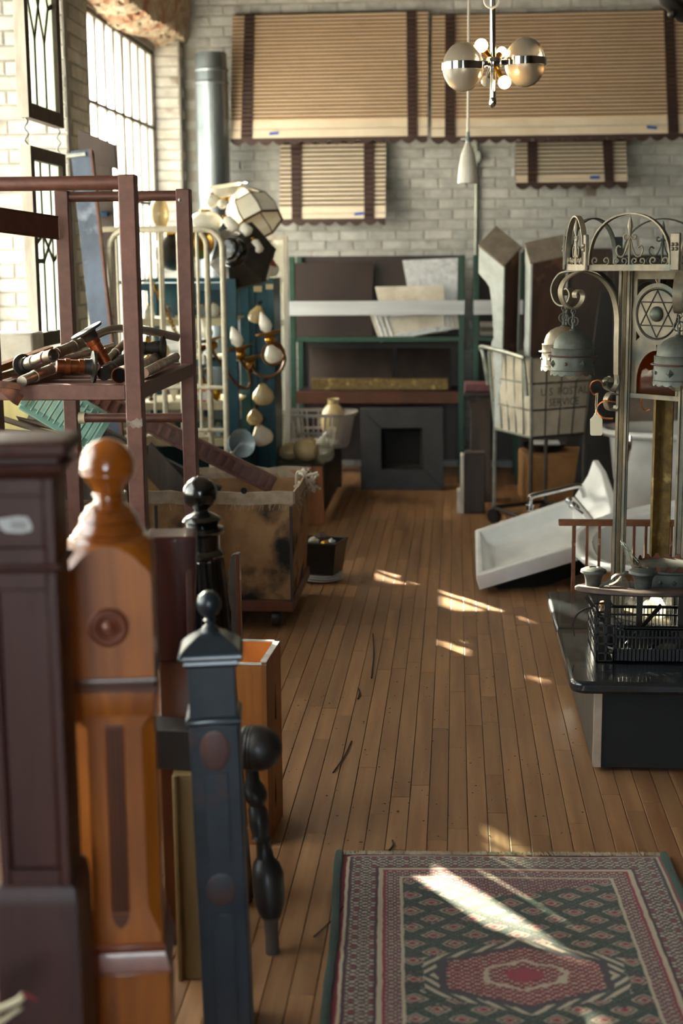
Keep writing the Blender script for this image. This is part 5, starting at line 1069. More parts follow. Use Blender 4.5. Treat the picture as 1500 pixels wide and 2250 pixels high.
# panels between the posts
def star_panel(P0, P1, full):
    ex = (P1-P0).normalized(); Ln = (P1-P0).length; nn = Vector((ex.y, -ex.x, 0)); ez = Vector((0, 0, 1)); o0 = P0-nn*.012
    at = lambda u, z_, d=0: o0+ex*u+Vector((0, 0, z_))+nn*d
    z1, z0 = zt-.012, 1.12; mgn = .05
    fr = obj('panel_frame', MB().loft([[at(mgn-.01, zt), at(Ln-mgn+.01, zt), at(Ln-mgn+.01, z1-.02), at(mgn-.01, z1-.02)], [at(mgn-.01, zt, -.006), at(Ln-mgn+.01, zt, -.006), at(Ln-mgn+.01, z1-.02, -.006), at(mgn-.01, z1-.02, -.006)]]), 'patina_pale', T)
    for (a_, b_) in ((mgn, mgn+.018), (Ln-mgn-.018, Ln-mgn)): obj('panel_stile', MB().loft([[at(a_, z1), at(b_, z1), at(b_, z0), at(a_, z0)], [at(a_, z1, -.006), at(b_, z1, -.006), at(b_, z0, -.006), at(a_, z0, -.006)]]), 'patina_pale', fr)
    cz = 1.405; cu = Ln/2; R1 = min((Ln-2*mgn)/2, .105)
    disc = obj('medallion', MB().lathe([(.001, -.004), (R1, -.004), (R1, .004), (R1*.86, .004), (R1*.84, .001), (R1*.78, .001), (R1*.77, .003), (.001, .003)], at(cu, cz), nn, 48), 'patina_pale', T)
    if full:
        for rot in (0, PI):
            tri = [at(cu+math.sin(rot+k_*2*PI/3)*R1*.76, cz+math.cos(rot+k_*2*PI/3)*R1*.76, .0035) for k_ in range(3)]
            for k_ in range(3): obj('star_line', MB().tube([tri[k_], tri[(k_+1) % 3]], .0024, 6), 'dark_iron', disc)
        obj('ring_line', MB().tube(arc(at(cu, cz, .0035), R1*.8, 0, 2*PI, 40, ex, ez)[:-1], .0028, 6, closed=True), 'dark_iron', disc)
        obj('boss', MB().lathe([(R1*.25, 0), (R1*.25, .006), (R1*.2, .014), (R1*.1, .02), (.001, .022)], at(cu, cz, .003), nn, 24), 'patina', disc)
    # arch plate under the medallion, with amber glass behind
    wi = (Ln-2*mgn-.02)/2; pts = []
    poly = [at(cu-wi-.008, z0), at(cu-wi+.012, z0)]+[at(cu+math.cos(PI-k_*PI/14)*(wi-.014), z0+.06+math.sin(k_*PI/14)*.10) for k_ in range(15)]+[at(cu+wi-.012, z0), at(cu+wi+.008, z0), at(cu+wi+.008, cz-.01), at(cu-wi-.008, cz-.01)]
    # spandrel strips left and right of the arch
    for s in (-1, 1):
        prev = None; strip = []
        for k_ in range(9):
            a_ = PI/2*k_/8; inner = at(cu+s*math.cos(a_)*(wi-.014), z0+.05+math.sin(a_)*.11); outer = at(cu+s*(wi+.008)*(1 if k_ < 6 else 1-(k_-5)*.3), z0+.05+k_*(cz-.03-z0-.05)/8); strip.append((inner, outer))
        strip.insert(0, (at(cu+s*(wi-.014), z0), at(cu+s*(wi+.008), z0)))
        m = MB(); m.loft([[a_, b_, b_-nn*.005, a_-nn*.005] for a_, b_ in strip]); obj('spandrel', m, 'patina_pale', T, smooth=.3)
    obj('amber_pane', MB().loft([[at(cu-wi, cz, -.012), at(cu+wi, cz, -.012), at(cu+wi, z0, -.012), at(cu-wi, z0, -.012)], [at(cu-wi, cz, -.015), at(cu+wi, cz, -.015), at(cu+wi, z0, -.015), at(cu-wi, z0, -.015)]]), 'amber_glass', T)
    obj('lower_rail', MB().beam(at(mgn, z0), at(Ln-mgn, z0), .012, .016), 'patina_pale', T)
star_panel(L_, F_, True); star_panel(F_, Rr, True); star_panel(Rr, B_, False); star_panel(B_, L_, False)
# crown
CR = .44; cv = [Vector((.82+CR*math.cos(math.radians(-106-45*i)), 5.1+CR*math.sin(math.radians(-106-45*i)), 0)) for i in range(8)]
zc0 = zt+.0; zc1 = zc0+.018
def spiral(c_, ex_, ez_, r0, turns, n_=26, sgn=1, start=0.0):
    return [c_+ex_*(math.cos(start+sgn*turns*2*PI*i/n_)*r0*(1-.78*i/n_))+ez_*(math.sin(start+sgn*turns*2*PI*i/n_)*r0*(1-.78*i/n_)) for i in range(n_+1)]
EZ = Vector((0, 0, 1))
def scroll_c(c_, ex_, w_, h_, r_):
    """flat C with curled ends standing on the rail"""
    l = spiral(c_-ex_*(w_/2-r_)+EZ*r_, ex_, EZ, r_, 1.1, 22, -1, -PI/2)[::-1]; rgt = spiral(c_+ex_*(w_/2-r_)+EZ*r_, ex_, EZ, r_, 1.1, 22, 1, -PI/2); return l+rgt
pad = MB(); pad.loft([[(v.x, v.y, zc0-.004) for v in cv], [(v.x, v.y, zc0+.0) for v in cv]])
obj('crown_plate', MB().loft([[v+(tc-v)*.0+EZ*z_ for v in cv]+[] for z_ in (zc0, zc0+.004)]), 'patina_pale', T)
for i in range(8):
    a_, b_ = cv[i], cv[(i+1) % 8]; ex = (b_-a_).normalized(); Ln = (b_-a_).length; nn = Vector((ex.y, -ex.x, 0)); mid = (a_+b_)/2
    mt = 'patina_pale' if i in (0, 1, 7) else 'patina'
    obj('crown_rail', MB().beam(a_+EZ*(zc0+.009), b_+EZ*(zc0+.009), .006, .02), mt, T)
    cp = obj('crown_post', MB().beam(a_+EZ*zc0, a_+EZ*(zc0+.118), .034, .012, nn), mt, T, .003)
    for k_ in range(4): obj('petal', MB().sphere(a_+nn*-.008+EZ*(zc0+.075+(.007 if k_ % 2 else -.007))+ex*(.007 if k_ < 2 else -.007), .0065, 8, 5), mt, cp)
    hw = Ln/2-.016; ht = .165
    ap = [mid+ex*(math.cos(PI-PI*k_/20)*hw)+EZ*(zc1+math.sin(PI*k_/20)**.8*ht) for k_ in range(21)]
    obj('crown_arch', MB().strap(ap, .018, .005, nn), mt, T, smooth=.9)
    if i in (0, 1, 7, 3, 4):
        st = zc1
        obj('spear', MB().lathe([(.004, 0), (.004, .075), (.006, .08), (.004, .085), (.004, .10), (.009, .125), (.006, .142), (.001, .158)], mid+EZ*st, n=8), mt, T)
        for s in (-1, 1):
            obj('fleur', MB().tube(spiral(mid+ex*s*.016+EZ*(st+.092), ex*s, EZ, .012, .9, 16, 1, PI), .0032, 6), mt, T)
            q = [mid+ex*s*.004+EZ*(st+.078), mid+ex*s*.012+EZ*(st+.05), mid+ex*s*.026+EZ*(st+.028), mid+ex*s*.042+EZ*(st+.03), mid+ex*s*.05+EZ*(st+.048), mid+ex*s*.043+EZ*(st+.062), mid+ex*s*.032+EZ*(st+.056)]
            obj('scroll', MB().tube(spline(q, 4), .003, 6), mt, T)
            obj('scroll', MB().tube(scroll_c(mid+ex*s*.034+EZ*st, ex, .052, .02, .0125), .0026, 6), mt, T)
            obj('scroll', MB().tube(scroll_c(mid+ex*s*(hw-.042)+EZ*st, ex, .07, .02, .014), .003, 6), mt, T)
# arms with hanging shades
def arm(P0, tgt, mt, scroll_mt):
    """strap arm rising along the post, arching out and curling above the shade; returns hook point"""
    dv = Vector((tgt[0]-P0.x, tgt[1]-P0.y, 0)); D = dv.length; e_ = dv.normalized(); sd_ = Vector((-e_.y, e_.x, 0)); at = lambda u, z_: Vector((P0.x, P0.y, 0))+e_*u+EZ*z_
    q = [at(.004, 1.19), at(.006, 1.30), at(.008, 1.40), at(.03, 1.475), at(.075, 1.525), at(.13, 1.548)]
    q += [at(D-.03, 1.548), at(D+.015, 1.525), at(D+.035, 1.485), at(D+.02, 1.442), at(D-.015, 1.425), at(D-.045, 1.44), at(D-.055, 1.468), at(D-.04, 1.487), at(D-.022, 1.478), at(D-.024, 1.462)]
    ar = obj('arm', MB().strap(spline(q, 5), .03, .005, sd_), mt, T, smooth=1.0)
    low = [at(.004, 1.20), at(.0, 1.16), at(.02, 1.135), at(.045, 1.145), at(.05, 1.17), at(.032, 1.18), at(.025, 1.165)]
    obj('lower_scroll', MB().strap(spline(low, 5), .03, .005, sd_), mt, ar, smooth=1.0)
    low = [at(.002, 1.12), at(.03, 1.125), at(.045, 1.10), at(.035, 1.07), at(.008, 1.065), at(.0, 1.08)]
    obj('lower_scroll', MB().strap(spline(low, 5), .03, .005, sd_), mt, ar, smooth=1.0)
    return at(D-.018, 1.423)
SG = 'bell shades hanging from the lamp tower'
def bell(label, hook, R, mt, lit, ang=0.0):
    t_ = thing('bell_lampshade', label, 'lamp shade', hook-EZ*.26, SG); z_ = hook.z
    lk = MB().tube(arc(hook-EZ*.008, .008, 0, 2*PI, 12, (1, 0, 0), EZ)[:-1], .0022, 6, closed=True); obj('chain_link', lk, 'patina', t_)
    obj('chain_link', MB().tube([hook-EZ*.02+Vector((math.cos(a_)*.003, math.cos(a_)*.008, math.sin(a_)*.012)) for a_ in [k_*PI/7 for k_ in range(14)]], .0022, 6, closed=True), 'patina', t_)
    for s in (-1, 1): obj('clover_loop', MB().tube(arc(hook-EZ*.042+Vector((s*.006, 0, 0)), .011, 0, 2*PI, 14, (1, 0, 0), EZ*1.3)[:-1], .0024, 6, closed=True), 'patina', t_)
    zt_ = z_-.063
    obj('finial', MB().lathe([(.012, -.012), (.013, -.008), (.006, -.004), (.005, .012), (.003, .018)], Vector((hook.x, hook.y, zt_)), n=14), 'patina', t_)
    c_ = Vector((hook.x, hook.y, zt_-.01)); h = R
    obj('dome', MB().lathe([(.012, .0), (R*.35, -.05*h), (R*.6, -.19*h), (R*.78, -.4*h), (R*.86, -.62*h), (R*.88, -.80*h)], c_, n=40, cap=False), mt, t_)
    obj('upper_band', MB().lathe([(R*.86, -.78*h), (R*.97, -.79*h), (R*.98, -.81*h), (R*.97, -.83*h), (R*.96, -1.12*h)], c_, n=40, cap=False), mt, t_)
    obj('ring', MB().lathe([(R*.95, -1.10*h), (R*1.10, -1.11*h), (R*1.12, -1.14*h), (R*1.10, -1.17*h), (R*.95, -1.18*h)], c_, n=40, cap=False), 'worn_iron', t_)
    obj('skirt', MB().lathe([(R*.97, -1.16*h), (R*.98, -1.75*h), (R*1.0, -1.78*h), (R*.98, -1.81*h)], c_, n=40, cap=False), mt, t_)
    n_ = 96; top = [c_+Vector((math.cos(2*PI*j/n_)*R*.98, math.sin(2*PI*j/n_)*R*.98, -1.80*h)) for j in range(n_)]; bot = [c_+Vector((math.cos(2*PI*j/n_)*R*1.01, math.sin(2*PI*j/n_)*R*1.01, -(1.93+.09*abs(math.sin(PI*j/6)))*h)) for j in range(n_)]
    obj('scalloped_edge', MB().loft([top, bot], False, False), mt, t_, smooth=.3)
    for k_ in range(8):
        a_ = ang+k_*PI/4; e_ = Vector((math.cos(a_), math.sin(a_), 0)); c2 = c_+e_*R*.975-EZ*1.47*h
        if k_ % 2: obj('rivet', MB().sphere(c2, .006, 8, 5), 'worn_iron', t_)
        else: obj('diamond_stud', MB().lathe([(.014, 0), (.001, .011)], c2, e_, 4, rot=0), mt, t_)
    obj('bulb', MB().lathe([(.014, .03), (.016, .0), (.03, -.035), (.034, -.06), (.028, -.085), (.012, -.098), (.001, -.1)], c_-EZ*(1.62*h-.05), n=20), 'clear_glass' if not lit else 'bulb_lit', t_)
    return t_
hk = arm(L_, (.392, 5.0), 'patina_pale', 0); bell('grey-green bell shade at the front left of the tower', hk, W(1303, 810, 5.0).x-W(1254, 810, 5.0).x, 'patina', False, .4)
hk = arm(L_+Vector((.01, .02, 0)), (.385, 5.32), 'patina_pale', 0); bell('sunlit bell shade behind the front left shade', hk, .08, 'patina_pale', False, .9)  # paler patina puts the sunlight into this shade's colour
hk = arm(F_, (.70, 4.58), 'patina_pale', 0); bell('grey bell shade at the right edge nearest the viewer', hk, .077, 'patina', False, 1.1)
hk = arm(B_, (.72, 5.58), 'gilt_rust_and_sun', 0); bell('brownish bell shade at the back seen through the tower', hk, .078, 'gilt_rust_and_sun', False, .2)
hk = arm(Rr, (1.28, 5.16), 'patina_pale', 0)
# copper scrolls and price tag
for q in ([(1326, 848), (1318, 836), (1302, 838), (1296, 852), (1304, 866), (1314, 864)], [(1352, 884), (1330, 880), (1314, 890), (1312, 905), (1326, 918), (1346, 920)]):
    obj('copper_scroll', MB().strap(spline([W(x_, y_, 5.06) for x_, y_ in q], 5), .022, .004, (.2, 1, 0)), 'copper_scroll', T, smooth=1.0)
q = [(1418, 850), (1410, 870), (1408, 890), (1416, 902), (1428, 898)]
obj('copper_scroll', MB().strap(spline([W(x_, y_, 5.2) for x_, y_ in q], 5), .02, .004, (.2, 1, 0)), 'copper_scroll', T, smooth=1.0)
tg = thing('price_tag', 'blank cream price tag tied to the lamp tower scroll', 'price tag', W(1309, 958, 5.04))
obj('card', MB().prism([W(x_, y_, 5.04) for x_, y_ in ((1296, 921), (1303, 914), (1306, 907), (1313, 907), (1316, 914), (1323, 921), (1323, 954), (1320, 957), (1299, 957), (1296, 954))], (0, .0008, 0)), 'paper', tg)
for dx in (-1.5, 2): obj('string', MB().tube([W(1311+dx, 864, 5.05), W(1309+dx, 890, 5.04), W(1309, 912, 5.038)], .0013, 5), 'string', tg)
# ================================================================ RAILING, TUBS AND SINK
Yg = 5.72; za, zb_ = W(1240, 1142, Yg).z, 0.0
t = thing('balustrade', 'low rusty iron balustrade standing behind the platform', 'railing', (W(1350, 1200, Yg).x, Yg, 0)); xa, xb = W(1227, 1150, Yg).x, W(1490, 1150, Yg).x
obj('top_rail', MB().box((xa, Yg-.02, za-.022), (xb, Yg+.02, za)), 'rail_rust', t, .002)
obj('bottom_rail', MB().box((xa+.05, Yg-.012, .06), (xb-.02, Yg+.012, .08)), 'rail_rust', t, .002)
for i, px_ in enumerate((1260, 1289, 1316, 1346, 1392, 1418, 1446, 1474)):
    x_ = W(px_, 1200, Yg).x; w_ = .011 if i else .015; obj('bar', MB().box((x_-w_/2, Yg-w_/2, 0.06 if i % 3 else 0), (x_+w_/2, Yg+w_/2, za-.02)), 'rail_rust', t, .001)
def tub(name, label, c_, Lx, Ly, Hh, mat_in, mat_out, M_=None, feet=True):
    t_ = thing(name, label, 'bathtub', c_, 'old bathtubs at the right'); n_ = 40
    def ring(f, z_, e=2.6):
        out = []
        for j in range(n_):
            a_ = 2*PI*j/n_; ca, sa = math.cos(a_), math.sin(a_); out.append(Vector((abs(ca)**(2/e)*(1 if ca > 0 else -1)*Lx/2*f, abs(sa)**(2/e)*(1 if sa > 0 else -1)*(Ly/2-(1-f)*Lx/2*.7), z_)))
        return out
    z0 = .14 if feet else 0
    def fin(mb): return mb.xf(Matrix.Translation(c_) @ (M_ or Matrix.Identity(4)))
    obj('outer_shell', fin(MB().loft([ring(.62, z0), ring(.74, z0+.02), ring(.83, z0+.10), ring(.90, z0+.25), ring(.94, Hh-.02)], True, False)), mat_out, t_, smooth=1.0)
    obj('inner_shell', fin(MB().loft([ring(.94, Hh-.005), ring(.90, Hh-.02), ring(.86, z0+.28), ring(.80, z0+.13), ring(.70, z0+.05), ring(.58, z0+.035)], False, True)), mat_in, t_, smooth=1.0)
    obj('rolled_rim', fin(MB().loft([ring(.94, Hh-.03), ring(1.0, Hh-.03), ring(1.02, Hh-.01), ring(1.0, Hh+.008), ring(.95, Hh+.004), ring(.92, Hh-.012)], False, False)), mat_in, t_, smooth=1.2)
    if feet:
        for sx in (-1, 1):
            for sy in (-1, 1):
                b_ = Vector((sx*Lx*.30, sy*Ly*.26, 0)); obj('claw_foot', fin(MB().tube([b_+Vector((0, 0, .17)), b_+Vector((sx*.03, sy*.04, .10)), b_+Vector((sx*.035, sy*.05, .05)), b_+Vector((sx*.045, sy*.065, .016))], [.04, .028, .022, .03], 10)), mat_out, t_)
    return t_
c_ = Vector((1.56, 7.95, 0)); tb = tub('bathtub', 'white clawfoot bathtub seen between the tower posts', c_, 1.5, .72, W(1430, 958, 7.6).z, 'porcelain', 'porcelain_old')
obj('plumbing', MB().tube(spline([(.93, 7.7, .52), (.93, 7.62, .60), (.93, 7.62, .66)], 4), .012, 8), 'chrome', tb)
c_ = Vector((1.16, 6.42, .0)); Mt = Matrix.Rotation(math.radians(-90), 4, 'Z') @ Matrix.Rotation(math.radians(16), 4, 'X') 
tub('bathtub', 'tilted bathtub with wide white rim and tan painted-in shade behind the balustrade', c_+EZ*.10, 1.15, .98, .30, 'porcelain', 'tub_shade_tan', Matrix.Rotation(math.radians(-9), 4, 'Y') @ Matrix.Rotation(math.radians(5), 4, 'X'), False)
# kitchen sink
A_, B2, C2, D2 = W(1042, 1166, 7.25), W(1046, 1266, 6.72), W(1335, 1180, 6.86), W(1262, 1092, 7.4)
t = thing('kitchen_sink', 'tilted white cast-iron kitchen sink with chrome faucet on the floor', 'sink', FL(1130, 1296))
def bil(u, v, d=0.0):
    nrm_ = (B2-A_).cross(D2-A_).normalized(); p_ = (A_*(1-u)+D2*u)*(1-v)+(B2*(1-u)+C2*u)*v; return p_+nrm_*d
sg = 1 if ((B2-A_).cross(D2-A_)).z > 0 else -1
def rect(u0, u1, v0, v1, d, r=.02):
    return [bil(u0, v0, d*sg), bil((u0+u1)/2, v0, d*sg), bil(u1, v0, d*sg), bil(u1, (v0+v1)/2, d*sg), bil(u1, v1, d*sg), bil((u0+u1)/2, v1, d*sg), bil(u0, v1, d*sg), bil(u0, (v0+v1)/2, d*sg)]
obj('basin', MB().loft([rect(.0, 1, 0, 1, -.075), rect(-.004, 1.004, -.006, 1.006, -.02), rect(0, 1, 0, 1, .002), rect(.02, .98, .025, .975, .006), rect(.05, .95, .07, .93, .0), rect(.09, .93, .13, .87, -.05), rect(.16, .9, .2, .8, -.075)], False, True), 'porcelain', t, .004, smooth=.6)
obj('underside', MB().loft([rect(.02, .98, .02, .98, -.08), rect(.1, .95, .1, .9, -.11), rect(.2, .9, .2, .84, -.2)], True, True), 'table_body', t, .01)
bs = [bil(1.0, -.02), bil(1.0, 1.02)]; up_ = Vector((.10, .02, .20))
obj('backsplash', MB().loft([[bs[0], bs[1], bs[1]+Vector((.05, 0, 0)), bs[0]+Vector((.05, 0, 0))], [bs[0].lerp(bs[1], .05)+up_*.6, bs[0].lerp(bs[1], .8)+up_*.45, bs[0].lerp(bs[1], .8)+up_*.45+Vector((.05, 0, 0)), bs[0].lerp(bs[1], .05)+up_*.6+Vector((.05, 0, 0))], [bs[0].lerp(bs[1], .0)+up_*.95, bs[0].lerp(bs[1], .25)+up_*.9, bs[0].lerp(bs[1], .25)+up_*.9+Vector((.03, 0, 0)), bs[0]+up_*.95+Vector((.03, 0, 0))]]), 'porcelain', t, .006)
fc = obj('faucet', MB().tube(spline([W(1283, 1090, 7.25), W(1276, 1070, 7.22), W(1262, 1068, 7.2), W(1215, 1079, 7.1), W(1172, 1089, 7.0), W(1164, 1096, 7.0), W(1163, 1112, 7.0)], 5), .014, 10), 'chrome', t)
obj('faucet_tip', MB().lathe([(.013, 0), (.018, .004), (.018, .02), (.022, .022), (.022, .03)], W(1163, 1122, 7.0), n=14), 'chrome', fc)
for (px_, py_) in ((1250, 1100), (1258, 1112)):
    b_ = W(px_, py_, 7.12); obj('tap', MB().sphere(b_, .02, 12, 8).tube([b_, b_+Vector((.05, .0, -.04))], .012, 8), 'chrome', t)
# ================================================================ BACK OF THE ROOM
Yd = 10.68; cx = W(472, 500, Yd).x; rr = 36.5*mpp(472, 400, Yd); zt = W(472, 117, Yd).z
t = thing('stove_pipe', 'tall blue-grey sheet metal flue pipe standing by the corner', 'flue pipe', (cx, Yd, 0))
obj('pipe_section', MB().lathe([(rr, 0), (rr, 1.3)], (cx, Yd, 0), n=36), 'duct', t); obj('pipe_section', MB().lathe([(rr*.985, 1.3), (rr*.985, zt-.21)], (cx, Yd, 0), n=36), 'duct', t); obj('pipe_section', MB().lathe([(rr*.97, zt-.21), (rr*.93, zt)], (cx, Yd, 0), n=36), 'duct', t)
for z_ in (zt-.21, 1.3, zt-.12): obj('seam_ring', MB().lathe([(rr, -.012), (rr*1.05, -.004), (rr*1.05, .004), (rr, .012)], (cx, Yd, z_), n=36), 'duct', t)
# slatted awnings
AG = 'slatted awnings on the back wall'
def awning(label, x0, x1, yt, yb, nsl, stripes, tapes, proj_out, mat, wide=2, side=0):
    X0, X1 = W(x0, (yt+yb)/2, YB).x, W(x1, (yt+yb)/2, YB).x; zt_, zb_ = W((x0+x1)/2, yt, YB).z, W((x0+x1)/2, yb, YB-proj_out).z
    t_ = thing('window_awning', label, 'awning', ((X0+X1)/2, YB-.02, zb_), AG); P_ = lambda x_, f: Vector((x_, YB-.05-proj_out*f, zt_+(zb_-zt_)*f))
    sx = [(W(a, yt, YB).x, W(b, yt, YB).x, W(a2, yb, YB-proj_out).x, W(b2, yb, YB-proj_out).x) for a, b, a2, b2 in stripes]
    for i in range(nsl):
        f0, f1 = i/nsl*.86, (i+1)/nsl*.86; a, b = P_(0, f0), P_(0, f1); h = (a.z-b.z)
        m_ = MB(); q = [(a.y-.004, a.z-h*.36), (a.y-.016, a.z-h*.46), (b.y-.018, b.z-h*.0), (b.y-.004, b.z), (b.y+.004, b.z), (a.y+.004, a.z-h*.36)]
        m_.loft([[(X0, y_, z_) for y_, z_ in q], [(X1, y_, z_) for y_, z_ in q]]); obj('slat', m_, mat if i > nsl*.0 else mat, t_, smooth=0)
    p0, p1 = P_(0, 0), P_(0, .88); obj('shade_backing', MB().loft([[(X0+.004, p0.y+.006, p0.z), (X0+.004, p1.y+.006, p1.z), (X0+.004, p1.y+.014, p1.z), (X0+.004, p0.y+.014, p0.z)], [(X1-.004, p0.y+.006, p0.z), (X1-.004, p1.y+.006, p1.z), (X1-.004, p1.y+.014, p1.z), (X1-.004, p0.y+.014, p0.z)]]), 'slat_shadow', t_)
    a, b = P_(0, .86), P_(0, 1.0)
    for k_ in range(2):
        a1, b1 = a.lerp(b, k_/2), a.lerp(b, (k_+1)/2); obj('front_board', MB().loft([[(X0, a1.y-.012, a1.z), (X0, b1.y-.016, b1.z+.004), (X0, b1.y, b1.z+.004), (X0, a1.y, a1.z)], [(X1, a1.y-.012, a1.z), (X1, b1.y-.016, b1.z+.004), (X1, b1.y, b1.z+.004), (X1, a1.y, a1.z)]]), 'slat_cream', t_, smooth=0)
    for (a0, b0, a2, b2) in sx:
        n_ = nsl; m_ = MB(); rows_ = []
        for i in range(n_*2+1):
            f = i/(n_*2); p0, p1 = P_(a0+(a2-a0)*f, f), P_(b0+(b2-b0)*f, f); d_ = -.026 if i % 2 else -.022; rows_.append([p0+Vector((0, d_, 0)), p1+Vector((0, d_, 0)), p1+Vector((0, d_+.006, 0)), p0+Vector((0, d_+.006, 0))])
        obj('brown_stripe', m_.loft(rows_), 'slat_brown', t_, smooth=0)
    # scalloped valance
    top, bot = [], []; n_ = int((X1-X0)/.012); y_ = P_(0, 1).y-.008
    for i in range(n_+1):
        x_ = X0+(X1-X0)*i/n_; top.append((x_, zb_+.006)); bot.append((x_, zb_-.018-.03*abs(math.sin((x_-X0)*PI/.105))))
    m_ = MB()
    for i in range(n_): m_.prism([(top[i][0], y_, top[i][1]), (top[i+1][0], y_, top[i+1][1]), (bot[i+1][0], y_, bot[i+1][1]), (bot[i][0], y_, bot[i][1])], (0, .006, 0))
    obj('scalloped_valance', m_, 'slat_brown', t_, smooth=0)
    for x_ in (X0+.01, X1-.01): obj('side_arm', MB().beam(P_(x_, 0)+Vector((0, .045, 0)), P_(x_, 1), .015, .008), 'slat_brown', t_)
    obj('end_board', MB().loft([[(X0, YB, zt_), (X0, YB-.05, zt_), (X0, YB-.05-proj_out, zb_), (X0, YB, zb_+.05)], [(X0+.006, YB, zt_), (X0+.006, YB-.05, zt_), (X0+.006, YB-.05-proj_out, zb_), (X0+.006, YB, zb_+.05)]]), 'slat_brown', t_)
    for (px_, py_, a_) in tapes:
        f = .955; p0 = W(px_, py_, YB-.05-proj_out*f); w_ = .035; obj('tape', MB().prism([(p0.x-w_, p0.y-.02, p0.z+.008-a_), (p0.x+w_, p0.y-.02, p0.z+.008+a_), (p0.x+w_, p0.y-.02, p0.z-.012+a_), (p0.x-w_, p0.y-.02, p0.z-.012-a_)], (0, .003, 0)), 'tape_blue', t_, smooth=0)
awning('large slatted tan awning next to the flue pipe', 516, 941, 30, 304, 28, ((540, 562, 532, 556), (893, 914, 896, 917)), ((602, 293, .003),), .24, 'slat_tan')
awning('large slatted tan awning behind the globe chandelier', 949, 1530, 28, 299, 28, ((978, 1000, 977, 999), (1454, 1476, 1464, 1487)), ((1431, 280, -.004),), .24, 'slat_tan')
awning('taller small cream awning below the left large awning', 619, 849, 314, 482, 15, ((641, 664, 643, 664), (800, 822, 801, 822)), ((789, 469, .003),), .14, 'slat_cream')
awning('shorter small cream awning below the right large awning', 1131, 1372, 310, 402, 9, ((1157, 1178, 1158, 1178), (1321, 1343, 1326, 1346)), ((1306, 389, 0),), .14, 'slat_cream')
x_ = W(1046, 450, YB-.02).x
t = thing('conduit', 'thin grey electrical conduit running down the back wall', 'conduit', (x_, YB-.02, 0)); obj('tube', MB().tube([(x_, YB-.022, 1.0), (x_, YB-.022, 2.5)], .012, 10), 'wire_pale', t); obj('box_fitting', MB().box((x_-.03, YB-.05, W(1046, 345, YB).z-.04), (x_+.03, YB-.01, W(1046, 345, YB).z+.04)), 'wire_pale', t, .004)
# ---- hanging lamps
Yp = 7.8; c = W(1027, 403, Yp); k = mpp(1027, 403, Yp); t = thing('pendant_lamp', 'slim white bullet shaped pendant lamp on a thin rod', 'pendant lamp', (c.x, Yp, ZC))
obj('shade', MB().lathe([(22*k, 0), (22.5*k, 2*k), (20*k, 34*k), (15*k, 62*k), (9*k, 78*k), (6*k, 84*k), (5*k, 90*k)], c, n=28, cap=True), 'white_metal', t, smooth=.9)
obj('socket_cap', MB().lathe([(5*k, 86*k), (6*k, 92*k), (3.5*k, 98*k), (3.5*k, 110*k)], c, n=14), 'grey_enamel', t)
obj('rod', MB().tube([c+EZ*100*k, Vector((c.x, c.y, ZC))], .006, 8), 'white_metal', t); obj('pull_ring', MB().tube(arc(c+EZ*95*k+Vector((-.022, 0, 0)), .014, 0, 2*PI, 12, (1, 0, 0), (0, 1, .3))[:-1], .003, 5, closed=True), 'white_metal', t)
obj('canopy', MB().lathe([(.06, 0), (.06, -.02), (.01, -.03)], (c.x, c.y, ZC), n=20), 'white_metal', t)
Yc = 5.6; c = W(1083, 138, Yc); k = mpp(1083, 138, Yc); t = thing('globe_chandelier', 'chrome chandelier with two banded glass globes and small lit bulbs', 'chandelier', (c.x, Yc, ZC))
obj('stem', MB().tube([c-EZ*76*k, c-EZ*10*k, Vector((c.x-.006, c.y, c.z+.3)), Vector((c.x-.008, c.y, ZC))], 6.5*k, 12), 'chrome', t)
obj('finial', MB().lathe([(7*k, 0), (8*k, -8*k), (8*k, -14*k), (4*k, -20*k), (1*k, -22*k)], c-EZ*74*k, n=14), 'chrome', t); obj('hub', MB().lathe([(18*k, -10*k), (19*k, -8*k), (19*k, 8*k), (18*k, 10*k)], c, n=20), 'chrome', t)
for (px_, py_, dY, w_) in ((1017, 147, -.05, 'left'), (1153, 137, .06, 'right')):
    g = W(px_, py_, Yc+dY); kk = mpp(px_, py_, Yc+dY); R_ = 47*kk
    gl = obj('glass_globe', MB().sphere(g, R_, 28, 18, (.97, .97, 1.13)), 'chandelier_glass', t)
    obj('band', MB().lathe([(R_*.97, -8*kk), (R_*1.01, -8*kk), (R_*1.01, 8*kk), (R_*.97, 8*kk)], g, n=36, cap=False), 'chrome', gl)
    obj('arm', MB().beam(c, g.lerp(c, .35 if R_ else 0), .03, .02), 'chrome', t, .003)
for (px_, py_, dY, r_, lit) in ((1057, 100, -.03, 14.5, True), (1102, 114, .04, 11, True), (1108, 181, -.03, 14, True), (1068, 178, .03, 12, False)):
    g = W(px_, py_, Yc+dY); kk = mpp(px_, py_, Yc); d_ = (c-g).normalized()
    b_ = obj('bulb', MB().sphere(g, r_*kk, 16, 10), 'bulb_lit' if lit else 'milk_glass', t); obj('lamp_holder', MB().tube([g+d_*r_*kk*.8, g.lerp(c, .8)], [7*kk, 5*kk], 10), 'brass' if lit else 'chrome', b_)
obj('cord_loop', MB().tube(arc(Vector((c.x-.008, c.y-.02, W(1080, 2, Yc).z)), .028, 0, 2*PI, 16, (1, 0, 0), EZ)[:-1], .004, 6, closed=True), 'white_metal', t)
obj('canopy', MB().lathe([(.07, 0), (.07, -.025), (.02, -.04)], (c.x-.008, c.y, ZC), n=24), 'chrome', t)
c = W(1488, 18, 7.0); t = thing('spotlight', 'small black spotlight at the top right corner', 'spotlight', (c.x, 7.0, ZC))
